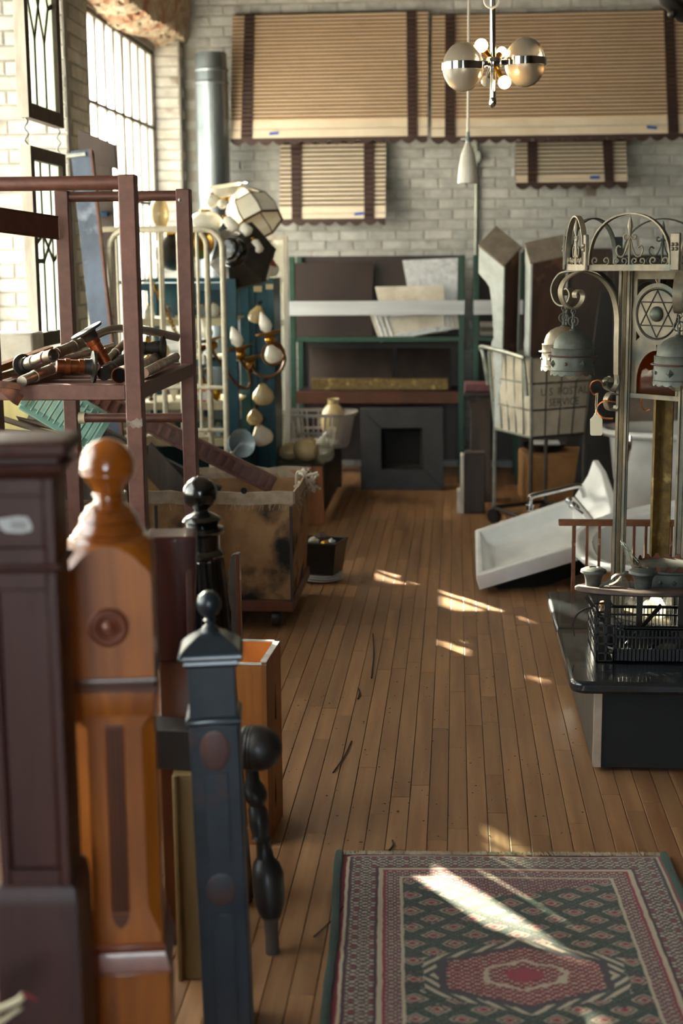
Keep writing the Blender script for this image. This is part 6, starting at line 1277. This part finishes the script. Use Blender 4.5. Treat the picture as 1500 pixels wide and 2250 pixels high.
obj('can', MB().lathe([(.035, -.06), (.04, -.05), (.04, .08), (.03, .1)], c, Vector((-.7, -.3, .55)), 18), 'black_wood', t); obj('stem', MB().tube([c, Vector((c.x, c.y+.02, ZC))], .01, 8), 'black_wood', t); obj('knob', MB().sphere(W(1476, 30, 6.97), .022, 10, 8), 'black_wood', t)
# ---- steel shelving with slabs
Ys = 10.15; 
def bay(label, xl, xr, extra):
    X0, X1 = W(xl, 700, Ys).x, W(xr, 700, Ys).x; zt_ = W(830, 562, Ys).z
    t_ = thing('storage_rack', label, 'shelf', ((X0+X1)/2, Ys+.25, 0), 'green steel storage racks')
    for x_ in (X0, X1):
        for y_ in (Ys, Ys+.5): obj('upright', MB().box((x_-.02, y_-.025, 0), (x_+.02, y_+.025, zt_)), 'shelf_green', t_, .002)
    for py_, mt, hh in ((748, 'shelf_green', .035), (868, 'beam_orange', .085)):
        z_ = W(830, py_-8, Ys).z; obj('beam', MB().box((X0, Ys-.02, z_-hh), (X1, Ys+.01, z_)), mt, t_, .003); obj('shelf_board', MB().box((X0+.02, Ys+.01, z_-.025), (X1-.02, Ys+.5, z_-.005)), 'board_brown', t_)
    obj('back_board', MB().box((X0+.02, Ys+.51, .1), (X1-.02, Ys+.53, zt_)), 'board_brown', t_)
    zr0, zr1 = W(830, 692, Ys).z, W(830, 661, Ys).z
    obj('white_rail', MB().box((X0-.02, Ys-.05, zr0), (X1+.02, Ys-.026, zr1)), 'board_white', t_, .002)
    return t_, X0, X1
S1, X0, X1 = bay('left bay of the green steel rack with white front rail', 643, 1014, 0)
S2, _, _ = bay('right bay of the green steel rack behind the corbels', 1046, 1142, 0)
zs1 = W(830, 740, Ys).z+.001; zs2 = W(830, 860, Ys).z
def leaning(name, label, cat, quad, Y0, Y1, th, mat, grp):
    """board leaning back: quad px corners TL TR BR BL; bottom at Y0, top at Y1"""
    q = [W(*quad[0], Y1), W(*quad[1], Y1), W(*quad[2], Y0), W(*quad[3], Y0)]; nrm_ = (q[1]-q[0]).cross(q[3]-q[0]).normalized(); nrm_ = nrm_ if nrm_.y > 0 else -nrm_
    return one(name, label, cat, MB().prism(q, nrm_*th), mat, grp, .002)
BG = 'boards and slabs leaning in the green rack'
leaning('brown_board', 'large dark brown panel on the left of the rack', 'panel', ((645, 578), (820, 574), (818, 742), (647, 744)), Ys+.24, Ys+.40, .02, 'board_brown', BG)
leaning('brown_board', 'second dark brown panel behind the marble sheet', 'panel', ((822, 570), (1005, 566), (1004, 742), (820, 744)), Ys+.34, Ys+.45, .02, 'board_brown', BG)
leaning('marble_sheet', 'grey speckled marble sheet at the upper right of the rack', 'marble slab', ((884, 572), (1006, 566), (1004, 700), (908, 704)), Ys+.26, Ys+.30, .015, 'marble', BG)
leaning('marble_slab', 'plain warm white slab behind the white rail', 'marble slab', ((824, 630), (974, 627), (984, 730), (850, 742)), Ys+.16, Ys+.22, .02, 'marble_warm', BG)
q = ((812, 690), (1004, 672), (1008, 722), (834, 752))
leaning('carved_slab', 'white carved slab with stepped moulding lying slanted in the rack', 'marble slab', q, Ys+.02, Ys+.06, .025, 'marble_warm', BG)
sl = bpy.data.objects['carved_slab']
for f in (.12, .22, .34):
    c0 = [Vector(W(*p_, Ys+.02+(.04 if i < 2 else 0))) for i, p_ in enumerate(q)]; ctr = sum(c0, Vector())/4; c1 = [p_.lerp(ctr, f) for p_ in c0]
    for a, b in ((0, 1), (1, 2), (2, 3), (3, 0)): obj('moulding', MB().beam(c1[a]+Vector((0, -.004, 0)), c1[b]+Vector((0, -.004, 0)), .008, .012), 'marble', sl)
c0, c1 = W(684, 836, Ys+.1), W(984, 836, Ys+.1)
one('ornate_board', 'dull gilt ornamental strip on the lower rack shelf', 'board', MB().box((c0.x, Ys+.1, zs2), (c1.x, Ys+.13, zs2+.085)), 'gilt_rust_and_sun', BG, .004)
leaning('blackened_board', 'left blackish panel on the lower rack shelf', 'panel', ((680, 765), (862, 765), (862, 856), (680, 856)), Ys+.22, Ys+.4, .02, 'board_dark', BG)
leaning('blackened_board', 'right blackish panel on the lower rack shelf', 'panel', ((870, 765), (990, 765), (990, 856), (870, 856)), Ys+.24, Ys+.42, .02, 'board_dark', BG)
for i in range(3):
    z_ = zs1+.03*i; one('stone_tile', ['lowest', 'middle', 'topmost'][i]+' pinkish stone tile stacked in the right rack bay', 'tile', MB().box((W(1056, 720, Ys).x, Ys+.08, z_), (W(1100, 720, Ys).x, Ys+.35, z_+.028)), 'corbel_top' if i % 2 else 'marble_warm', 'stone tiles in the right rack bay', .003)
# ---- square fireplace frame
Yq = 9.95; A4 = [W(x_, y_, Yq) for x_, y_ in ((798, 868), (974, 866), (976, 1040), (800, 1042))]; H4 = [W(x_, y_, Yq) for x_, y_ in ((838, 906), (922, 905), (924, 992), (840, 993))]
A4 = [Vector((v.x, 10.12 if i < 2 else 9.98, v.z if i < 2 else .0)) for i, v in enumerate(A4)]; ctr = sum(A4, Vector())/4
A4 = [W(798, 868, 10.3), W(974, 866, 10.3), W(976, 1042, 10.2), W(800, 1042, 10.2)]
for v in A4[2:]: v.z = max(v.z, 0.0)
ctr = sum(A4, Vector())/4; I4 = [v.lerp(ctr, .50) for v in A4]
A4 = [v+Vector((0, -.35, 0)) for v in A4]; I4 = [v+Vector((0, -.35, 0)) for v in I4]
dz = min(v.z for v in A4); A4 = [v-Vector((0, 0, dz)) for v in A4]; I4 = [v-Vector((0, 0, dz)) for v in I4]
t = thing('fireplace_frame', 'square charcoal fireplace surround with a dark opening', 'fireplace surround', ((A4[2]+A4[3])/2))
for i in range(4):
    j = (i+1) % 4; obj('mitred_board', MB().prism([A4[i], A4[j], I4[j], I4[i]], (0, .03, 0)), 'slate', t, .003)
J4 = [v.lerp(sum(I4, Vector())/4, .16)+Vector((0, .05, 0)) for v in I4]
for i in range(4): j = (i+1) % 4; obj('inner_bevel', MB().loft([[I4[i], I4[j], I4[j]+Vector((0, .02, 0)), I4[i]+Vector((0, .02, 0))], [J4[i], J4[j], J4[j]+Vector((0, .02, 0)), J4[i]+Vector((0, .02, 0))]]), 'table_body', t)
obj('dark_back', MB().prism([v+Vector((0, .03, 0)) for v in J4], (0, .01, 0)), 'void', t)
obj('badge', MB().sphere((A4[0]+A4[1])/2+Vector((-.02, -.002, -.06)), .016, 8, 6, (1.2, .3, .8)), 'brass', t)
# ---- posts and pedestal
Yk = 9.45; c = W(1056, 900, Yk); k = mpp(1056, 900, Yk)
t = thing('pedestal', 'weathered wooden pedestal with a dusty pink cushion top', 'pedestal', (c.x, Yk, 0)); ztp = W(1056, 868, Yk).z
obj('column', MB().lathe([(29*k*1.3, 0), (29*k*1.3, .12), (25*k*1.3, .14), (23*k*1.3, ztp-.1), (27*k*1.3, ztp-.06), (30*k*1.3, ztp)], (c.x, Yk, 0), n=4, rot=PI/4), 'wood_weathered', t, .004)
obj('cap', MB().box((c.x-38*k, Yk-.11, ztp), (c.x+30*k, Yk+.11, ztp+.03)), 'board_dark', t, .004); obj('pink_pad', MB().box((c.x-36*k, Yk-.105, ztp+.03), (c.x+28*k, Yk+.105, ztp+.085)), 'pink_top', t, .008)
b = FL(1042, 1128); c = W(1044, 1060, b.y); k = mpp(1044, 1060, b.y); ztp = W(1044, 997, b.y).z
t = thing('wood_block', 'short dark timber block beside the pale notched plank', 'timber', (c.x, b.y, 0)); obj('block', MB().box((c.x-24*k, b.y, 0), (c.x+21*k, b.y+.14, ztp)), 'board_dark', t, .006); obj('end_grain', MB().box((c.x-23*k, b.y+.002, ztp), (c.x+20*k, b.y+.138, ztp+.004)), 'wood_weathered', t)
t = thing('notched_plank', 'pale notched plank end standing left of the timber block', 'plank', (c.x-30*k, b.y, 0)); obj('upright', MB().box((c.x-33*k, b.y-.01, 0), (c.x-25*k, b.y+.15, ztp-.01)), 'sash_white', t, .003); obj('foot', MB().box((c.x-40*k, b.y-.01, 0), (c.x-33*k, b.y+.13, ztp*.38)), 'sash_white', t, .003)
# ---- laundry basket
Yl = 9.5; zb_ = bz+.001; c = Vector((W(694, 940, Yl).x, Yl, zb_)); t = thing('laundry_basket', 'grey slotted plastic laundry basket on the black bench', 'basket', c)
hw, hd, hh = 86*mpp(694, 940, Yl), .19, W(694, 904, Yl).z-zb_
def rr_(f, z_, n_=40, e=4):
    return [c+Vector((abs(math.cos(2*PI*j/n_))**(2/e)*(1 if math.cos(2*PI*j/n_) > 0 else -1)*hw*f, abs(math.sin(2*PI*j/n_))**(2/e)*(1 if math.sin(2*PI*j/n_) > 0 else -1)*hd*f, z_)) for j in range(n_)]
obj('rim', MB().loft([rr_(.98, hh-.02), rr_(1.06, hh-.02), rr_(1.06, hh), rr_(.98, hh)], False, False), 'plastic_grey', t); obj('bottom', MB().loft([rr_(.82, 0), rr_(.84, .03)]), 'plastic_grey', t)
for z_ in (.42, .06): obj('band', MB().loft([rr_(.82+.16*z_, hh*z_-.004), rr_(.83+.16*z_, hh*z_-.004), rr_(.84+.16*z_, hh*z_+.012), rr_(.82+.16*z_, hh*z_+.012)], False, False), 'plastic_grey', t)
tp, bt = rr_(.99, hh-.01, 64), rr_(.83, .01, 64)
for j in range(64): obj('slat', MB().beam(bt[j], tp[j], .010, .005, (tp[j]-c).normalized()), 'plastic_grey', t, smooth=0)
globe('smoky glass globe sitting in the laundry basket', 733, 9.5, bz+.04, .105, 'cream_glass', (.85, .85, 1.2), 0)
# ================================================================ POSTAL CART WITH CORBELS
A_, B_, C_ = W(1165, 880, 8.1), W(1302, 880, 8.36), W(1072, 880, 8.62); D_ = B_+C_-A_; z1, z0 = W(1165, 785, 8.1).z, W(1165, 965, 8.1).z
cn = [Vector((v.x, v.y, 0)) for v in (A_, B_, D_, C_)]; ct = sum(cn, Vector())/4
t = thing('postal_cart', 'wire postal cart holding a white canvas bag', 'cart', ct)
def lvl(f): z_ = z0+(z1-z0)*f; s_ = .86+.14*f; return [Vector((ct.x+(v.x-ct.x)*s_, ct.y+(v.y-ct.y)*s_, z_)) for v in cn]
tops, bots = lvl(1), lvl(0)
for i in range(4):
    j = (i+1) % 4; inn = lambda v: ct+(v-ct)*.965+EZ*(v.z*.035)
    n2 = Vector(((tops[j]-tops[i]).y, -(tops[j]-tops[i]).x, 0)).normalized()
    sh_ = obj('canvas_side', wall_sheet(inn(bots[i]), inn(bots[j]), inn(tops[i]), inn(tops[j]), 14, 8, .004, .012, n2), 'canvas', t, smooth=1.2)
    if i == 0: front = sh_
    for f in (.0, .34, .67, 1.0):
        L4 = lvl(f); obj('wire_hoop', MB().tube([L4[i], L4[j]], .007 if f in (0, 1) else .005, 6), 'wire' if i in (0, 1, 2) else 'wire_pale', t)
    for u in range(1, 4 if i % 2 == 0 else 5):
        q_ = u/(4 if i % 2 == 0 else 5); obj('wire_rib', MB().tube([bots[i].lerp(bots[j], q_), tops[i].lerp(tops[j], q_)], .005, 6), 'wire' if i < 3 else 'wire_pale', t)
    obj('corner_rod', MB().tube([bots[i], tops[i]], .009, 8), 'wire_pale' if i in (0, 3) else 'wire', t)
obj('bag_bottom', MB().loft([[v+EZ*.006 for v in bots], [v+EZ*.012 for v in bots]]), 'canvas', t)
for i in range(4): obj('leg', MB().tube([bots[i], ct+(bots[i]-ct)*1.0+EZ*0 if False else Vector((bots[i].x, bots[i].y, .09))], .012, 8), 'wire_pale' if i == 3 else 'wire', t)
for i in range(4): obj('base_rail', MB().tube([Vector((bots[i].x, bots[i].y, .10)), Vector((bots[(i+1) % 4].x, bots[(i+1) % 4].y, .10))], .012, 8), 'dark_iron', t)
for i in range(4): v = Vector((bots[i].x, bots[i].y, .045)); obj('caster', MB().lathe([(.001, -.014), (.042, -.014), (.045, -.008), (.045, .008), (.042, .014), (.001, .014)], v, (.6, .8, 0), 18).box((v.x-.012, v.y-.012, .04), (v.x+.012, v.y+.012, .1)), 'black_wood', t)
hs = [tops[3]+Vector((-.05, .02, .02)), tops[3]+Vector((-.02, -.08, .03)), tops[0]+Vector((-.06, .05, .0))]
obj('push_handle', MB().tube(spline([tops[3]+Vector((0, 0, -.2)), tops[3]+Vector((-.03, 0, -.02))]+hs+[tops[0]+Vector((-.04, .03, -.03)), tops[0]+Vector((-.02, .02, -.22))], 5), .013, 8), 'wire_pale', t)
cu = bpy.data.curves.new('lettering', 'FONT'); cu.resolution_u = 2; cu.body = 'U S  POSTAL\nSERVICE'; cu.size = .062; cu.align_x = 'CENTER'; cu.extrude = .0005; cu.materials.append(MAT['ink_grey'])
lt0 = bpy.data.objects.new('lettering', cu); COL.objects.link(lt0); dg = bpy.context.evaluated_depsgraph_get(); lme = bpy.data.meshes.new_from_object(lt0.evaluated_get(dg)); bpy.data.objects.remove(lt0)
lt = bpy.data.objects.new('lettering', lme); COL.objects.link(lt); lt.parent = front; lt['kind'] = 'stuff'
ex = (tops[1]-tops[0]).normalized(); nn = Vector((ex.y, -ex.x, 0)); ez = Vector((0, 0, 1)); mt_ = Matrix((ex, ez, nn)).transposed().to_4x4()
lt.matrix_local = Matrix.Translation(lvl(.52)[0].lerp(lvl(.52)[1], .52)+nn*.022-ROOT[front.name]) @ mt_
# corbels standing in the bag, leaning towards the aisle
KG = 'porch corbels standing in the postal cart'
def slope_top(mb, Ln, rz):
    c_, s_ = math.cos(rz), math.sin(rz); mb.v = [Vector((v.x, v.y, v.z+(.7*(s_*v.x+c_*v.y) if v.z > Ln-.02 else 0))) for v in mb.v]; return mb
def corbel_build(label, cx, Yc, Ln, rz, tl, prof, w_, back):
    c_ = W(cx, 780, Yc); zb2 = z0+.03; t_ = thing('corbel', label, 'corbel', Vector((c_.x, Yc, zb2)), KG)
    Mz = Matrix.Translation((c_.x, Yc, zb2)) @ Matrix.Rotation(tl, 4, 'X') @ Matrix.Rotation(rz, 4, 'Z')
    out = [(u, Ln-d) for u, d in prof]+[(.0, 0), (-back, 0), (-back, Ln)]     # u = outwards, d = down from the top
    for s_ in (-1, 1):
        y_ = s_*w_/2; obj('side_face', slope_top(MB().prism([Vector((u, y_-.012*(s_ > 0), z_)) for u, z_ in out], (0, .012, 0)), Ln, rz).xf(Mz), 'corbel_white', t_, smooth=.3)
    obj('core', slope_top(MB().prism([Vector((u-.006 if u > -back*.5 else u+.003, -w_/2+.012, z_-.004)) for u, z_ in out], (0, w_-.024, 0)), Ln, rz).xf(Mz), 'corbel_brown', t_, smooth=.3)
    obj('top_face', slope_top(MB().box((-back-.003, -w_/2-.004, Ln), (prof[0][0]+.004, w_/2+.004, Ln+.012)), Ln, rz).xf(Mz), 'corbel_top', t_, .002)
    return t_
pr = [(.14, 0), (.14, .13), (.115, .15), (.085, .17), (.055, .2), (.035, .3), (.02, .45), (.018, .5), (.032, .53), (.034, .57), (.014, .6), (.022, .64), (.004, .7)]
corbel_build('left white and brown porch corbel in the cart', 1105, 8.64, 1.05, math.radians(138), math.radians(14), pr, .15, .05)
pr2 = [(.06, 0), (.06, .07), (.05, .10), (.04, .3), (.03, .5), (.045, .56), (.02, .62)]
corbel_build('right corbel in the cart showing its dark broad face', 1192, 8.5, 1.05, math.radians(103), math.radians(12), pr2, .22, .06)
# ---- cardboard box with tray
Yb2 = 9.35; x0, x1 = W(1142, 1040, Yb2).x, W(1316, 1040, Yb2).x; zt_ = W(1230, 1000, Yb2).z
t = thing('cardboard_box', 'brown cardboard box under the postal cart', 'box', ((x0+x1)/2, Yb2+.2, 0)); rt = Matrix.Translation(((x0+x1)/2, Yb2+.2, 0)) @ Matrix.Rotation(math.radians(8), 4, 'Z') @ Matrix.Translation((-(x0+x1)/2, -Yb2-.2, 0))
obj('carton', MB().box((x0+.02, Yb2, 0), (x1-.02, Yb2+.36, zt_)).xf(rt), 'cardboard', t, .012); obj('flap', MB().box((x0+.025, Yb2+.005, zt_), (x1-.025, Yb2+.175, zt_+.005)).xf(rt), 'cardboard', t); obj('flap', MB().box((x0+.025, Yb2+.182, zt_), (x1-.025, Yb2+.355, zt_+.005)).xf(rt), 'cardboard', t)
c = Vector((W(1198, 980, Yb2).x, Yb2+.18, zt_+.006)); t = thing('rubber_tray', 'round black tray with a white folded cloth on the box', 'tray', c)
obj('tray', MB().lathe([(.10, 0), (.13, .02), (.145, .05), (.135, .05), (.12, .025), (.001, .015)], c, n=32), 'plastic_black', t); obj('cloth', MB().box((c.x-.09, c.y-.1, c.z+.05), (c.x+.10, c.y+.03, c.z+.068)), 'paper_white', t, .006)
# ---- panels leaning at the right of the back wall
RG = 'dark panels leaning on the back wall'
for i, (xl, xr, yt, Y0, mt, lb) in enumerate(((1148, 1235, 548, 9.9, 'board_brown', 'dark brown tall panel behind the right corbel'), (1236, 1345, 546, 9.8, 'board_dark', 'blackish tall panel behind the bell shades'), (1350, 1500, 560, 9.7, 'board_brown', 'wide brown panel behind the star tower'), (1500, 1700, 560, 9.6, 'board_dark', 'dark tall panel at the right picture edge'))):
    a, b = W(xl, yt, Y0+.3), W(xr, yt, Y0+.3); c0, c1 = Vector((a.x, Y0, 0)), Vector((b.x, Y0, 0)); t = thing('leaning_board', lb, 'panel', (c0+c1)/2, RG)
    obj('board', MB().prism([a, b, c1, c0], (0, .03, 0)), mt, t, .004)
    for f in (.04, .96): p0, p1 = c0.lerp(c1, f), a.lerp(b, f); obj('stile', MB().beam(p0+Vector((0, -.006, .02)), p1+Vector((0, -.006, -.02)), .05, .014, (0, -1, 0)), mt, t, .003)
a = W(1325, 640, 9.3); one('grey_sheet', 'dull grey sheet leaning in front of the dark panels', 'sheet', MB().prism([W(1318, 640, 9.5), W(1345, 640, 9.5), Vector((W(1356, 1000, 9.3).x, 9.3, 0)), Vector((W(1258, 1000, 9.3).x, 9.3, 0))], (0, .012, 0)), 'slate', RG, .002)
one('enamel_basin', 'grey-brown enamel cabinet standing behind the white bathtub', 'basin', MB().box((W(1375, 900, 8.6).x, 8.6, 0), (W(1490, 900, 8.6).x, 8.95, W(1400, 868, 8.6).z)), 'corbel_top', None, .015)
# ================================================================ RUG AND FLOOR LITTER
RW, RL = .865, 1.38
def rug_material():
    m = bpy.data.materials.new('rug_pile'); m.use_nodes = True; nt = m.node_tree; N = nt.nodes; L = nt.links; b = N['Principled BSDF']; b.inputs['Roughness'].default_value = .95; b.inputs['Sheen Weight'].default_value = .25
    tc = N.new('ShaderNodeTexCoord'); sp = N.new('ShaderNodeSeparateXYZ'); wob = N.new('ShaderNodeTexNoise'); wob.inputs['Scale'].default_value = 25
    add = N.new('ShaderNodeVectorMath'); add.operation = 'MULTIPLY_ADD'; add.inputs[1].default_value = (.008, .008, 0); L.new(tc.outputs['Object'], wob.inputs['Vector']); L.new(wob.outputs['Color'], add.inputs[0]); L.new(tc.outputs['Object'], add.inputs[2]); L.new(add.outputs[0], sp.inputs[0])
    def mt(op, a, b_=None, c=None):
        n = N.new('ShaderNodeMath'); n.operation = op
        for i, v in enumerate((a, b_, c)):
            if v is None: continue
            if isinstance(v, (int, float)): n.inputs[i].default_value = v
            else: L.new(v, n.inputs[i])
        return n.outputs[0]
    def mix(f, a, b_):
        n = N.new('ShaderNodeMix'); n.data_type = 'RGBA'
        if isinstance(f, (int, float)): n.inputs[0].default_value = f
        else: L.new(f, n.inputs[0])
        for k, v in ((6, a), (7, b_)):
            if isinstance(v, str): n.inputs[k].default_value = lin(v)
            else: L.new(v, n.inputs[k])
        return n.outputs[2]
    u, v = mt('SUBTRACT', sp.outputs[0], .004), mt('SUBTRACT', sp.outputs[1], .004)
    au = mt('ABSOLUTE', u); av = mt('ABSOLUTE', v); eu = mt('SUBTRACT', RW/2, au); ev = mt('SUBTRACT', RL/2, av); e = mt('MINIMUM', eu, ev)
    def band(x, lo, hi): return mt('MULTIPLY', mt('GREATER_THAN', x, lo), mt('LESS_THAN', x, hi))
    # repeating flower motifs: folded coordinates give mirror symmetric stamps
    def stamp(px_, py_, ox=0.0):
        fu = mt('ABSOLUTE', mt('SUBTRACT', mt('FRACT', mt('MULTIPLY_ADD', u, 1/px_, ox)), .5)); fv = mt('ABSOLUTE', mt('SUBTRACT', mt('FRACT', mt('MULTIPLY_ADD', v, 1/py_, .5)), .5)); return fu, fv
    def motif(fu, fv):
        s = mt('ADD', mt('MULTIPLY', fu, 1.0), mt('MULTIPLY', fv, 1.0)); w = mt('SINE', mt('MULTIPLY', s, 19.0)); x = mt('SINE', mt('MULTIPLY', mt('SUBTRACT', fu, fv), 17.0)); return s, mt('ADD', w, mt('MULTIPLY', x, .8))
    fu, fv = stamp(.085, .07); s1, w1 = motif(fu, fv)
    fu2, fv2 = stamp(.043, .05, .5); s2, w2 = motif(fu2, fv2)
    nz = N.new('ShaderNodeTexNoise'); nz.inputs['Scale'].default_value = 90; nz.inputs['Detail'].default_value = 3; L.new(tc.outputs['Object'], nz.inputs['Vector'])
    jit = mt('MULTIPLY', mt('SUBTRACT', nz.outputs['Fac'], .5), 2.2); w1 = mt('ADD', w1, jit); w2 = mt('ADD', w2, jit)
    cream, red, navy, green, maroon = 'c0b096', '8a1c2e', '20223a', '123a28', '3a121c'
    nb = N.new('ShaderNodeTexNoise'); nb.inputs['Scale'].default_value = 45; nb.inputs['Detail'].default_value = 2; L.new(tc.outputs['Object'], nb.inputs['Vector']); jb = mt('MULTIPLY', mt('SUBTRACT', nb.outputs['Fac'], .5), .5)
    fu3, fv3 = stamp(.10, .085); s3 = mt('ADD', mt('ADD', fu3, mt('MULTIPLY', fv3, 1.1)), mt('MULTIPLY', jb, .28))
    fu4, fv4 = stamp(.10, .085, .5); fv4 = mt('ABSOLUTE', mt('SUBTRACT', fv4, .5)); s4 = mt('ADD', mt('ADD', fu4, mt('MULTIPLY', fv4, 1.1)), mt('MULTIPLY', jb, .28))
    field = mix(mt('GREATER_THAN', mt('ADD', w2, mt('MULTIPLY', jb, 3.0)), 1.0), green, '6b5a48'); field = mix(mt('LESS_THAN', w1, -1.15), field, '241a20')
    for s_ in (s3, s4): field = mix(band(s_, .26, .31), field, cream); field = mix(band(s_, .17, .26), field, '5a2a30'); field = mix(band(s_, .12, .17), field, cream); field = mix(mt('LESS_THAN', s_, .12), field, red)
    field = mix(mt('GREATER_THAN', mt('SINE', mt('ADD', mt('MULTIPLY', av, 74.0), mt('MULTIPLY', jb, 6.0))), .93), field, '3c3630')
    ch = mt('ADD', mt('ADD', av, mt('MULTIPLY', au, -.35)), mt('MULTIPLY', jb, .06)); spd = mix(mt('GREATER_THAN', w2, .9), '3a2434', cream); spd = mix(mt('LESS_THAN', w2, -.5), spd, red); field = mix(mt('GREATER_THAN', ch, .42), field, spd)
    # central medallion: hexagon of red flowers in a toothed cream ring
    vm = mt('ABSOLUTE', mt('SUBTRACT', v, .02)); med = mt('ADD', mt('MAXIMUM', mt('DIVIDE', au, .20), mt('ADD', mt('DIVIDE', au, .36), mt('DIVIDE', vm, .15))), mt('MULTIPLY', jb, .35))
    tooth = mt('GREATER_THAN', mt('SINE', mt('ADD', mt('MULTIPLY', au, 190.0), mt('MULTIPLY', vm, 190.0))), .1)
    mc = mix(mt('GREATER_THAN', w2, .75), red, cream); mc = mix(mt('LESS_THAN', w2, -.75), mc, '4a1522')
    ring = mix(tooth, '35403a', cream); field = mix(band(med, .98, 1.14), field, ring); field = mix(band(med, .86, .98), field, '3c3438'); field = mix(mt('LESS_THAN', med, .86), field, mc); field = mix(band(med, .40, .46), field, cream); field = mix(mt('LESS_THAN', med, .22), field, '9a2a3c')
    b1 = mix(mt('GREATER_THAN', w2, .35), maroon, cream); b1 = mix(mt('LESS_THAN', w2, -.9), b1, navy); b1 = mix(mt('LESS_THAN', s2, .16), b1, red)
    b2 = mix(mt('GREATER_THAN', w2, .6), '3c2a38', cream); b2 = mix(mt('LESS_THAN', w2, -.8), b2, red)
    col = field
    for lo, hi, c in ((0, .014, red), (.014, .022, cream), (.022, .03, maroon), (.03, .092, b1), (.092, .1, maroon), (.1, .112, cream), (.112, .12, red), (.12, .155, b2), (.155, .163, cream)): col = mix(band(e, lo, hi), col, c)
    g = N.new('ShaderNodeTexNoise'); g.inputs['Scale'].default_value = 420; L.new(tc.outputs['Object'], g.inputs['Vector']); gv = N.new('ShaderNodeMapRange'); gv.inputs[3].default_value = .55; gv.inputs[4].default_value = 1.35; L.new(g.outputs['Fac'], gv.inputs[0])
    hv = N.new('ShaderNodeHueSaturation'); L.new(gv.outputs[0], hv.inputs['Value']); L.new(col, hv.inputs['Color']); L.new(hv.outputs[0], b.inputs['Base Color'])
    bp = N.new('ShaderNodeBump'); bp.inputs['Strength'].default_value = .5; bp.inputs['Distance'].default_value = .004; L.new(g.outputs['Fac'], bp.inputs['Height']); L.new(bp.outputs[0], b.inputs['Normal'])
    MAT['rug_pile'] = m
rug_material()
t = thing('oriental_rug', 'worn red and green oriental rug with patterned border', 'rug', (0, 0, 0)); t.location = (RUG_C.x, RUG_C.y, 0); t.rotation_euler = (0, 0, RUG_A)
ROOT[t.name] = Vector()
nx, ny = 30, 46; vs_ = []
for i in range(nx+1):
    for j in range(ny+1):
        x_, y_ = -RW/2+RW*i/nx, -RL/2+RL*j/ny; ed_ = min(i, nx-i, j, ny-j); vs_.append(Vector((x_, y_, (.010 if ed_ else .003)+.0015*math.sin(x_*9+y_*5)+.001*math.sin(y_*17))))
obj('pile', MB().add(vs_, [(i*(ny+1)+j, (i+1)*(ny+1)+j, (i+1)*(ny+1)+j+1, i*(ny+1)+j+1) for i in range(nx) for j in range(ny)]), 'rug_pile', t, smooth=1.0)
for s in (-1, 1):
    pts = [Vector((s*(RW/2+.006)+.003*math.sin(y_*.5), -RL/2+RL*y_/24, .007)) for y_ in range(25)]; obj('binding', MB().tube(pts, [.011+.001*math.sin(i*1.7) for i in range(25)], 8), 'rug_green', t)
for s in (-1, 1):
    m = MB()
    for i in range(420):
        x_ = random.uniform(-RW/2, RW/2); y_ = s*RL/2; l_ = random.uniform(.006, .022); m.tube([(x_, y_-s*.006, .006), (x_+random.uniform(-.008, .008), y_+s*l_*.5, .009), (x_+random.uniform(-.012, .012), y_+s*l_, .002)], .0016, 4)
    o_ = obj('fringe', m, 'fringe', t, smooth=0); o_['kind'] = 'stuff'
TG = 'dark splinters lying on the floor'
for i, (a, b, w_, lb) in enumerate((((731, 1698), (772, 1628), .0022, 'long dark twig lying near the crate'), ((816, 1490), (819, 1392), .003, 'dark sliver marking an open floor joint in the aisle'), ((786, 1535), (787, 1512), .003, 'short dark splinter left of the aisle middle'), ((855, 1868), (862, 1846), .0025, 'tiny dark splinter at the rug edge'), ((690, 2058), (760, 1985), .002, 'thin dark twig between the posts and the rug'))):  # the mid-aisle sliver is added in place of an open board joint
    A_, B_ = FL(*a, .003), FL(*b, .003); M_ = A_.lerp(B_, .5)+Vector((.006, 0, .001)); one('twig', lb, 'twig', MB().tube(spline([A_, M_, B_], 4), w_, 5), 'twig', TG)
random.seed(5)
m = MB()
for i in range(260):
    px_, py_ = random.uniform(620, 1280), random.uniform(1350, 1860); p_ = FL(px_, py_, .001); r_ = random.choice((.0012, .0018, .0025, .004)); m.lathe([(r_, 0), (r_*.5, .0012)], p_, n=5, scal=(1, random.uniform(.4, 1)))
o_ = tag(obj('floor_dust', m, 'twig'), 'dark specks of grit scattered over the floorboards', 'grit'); o_['kind'] = 'stuff'
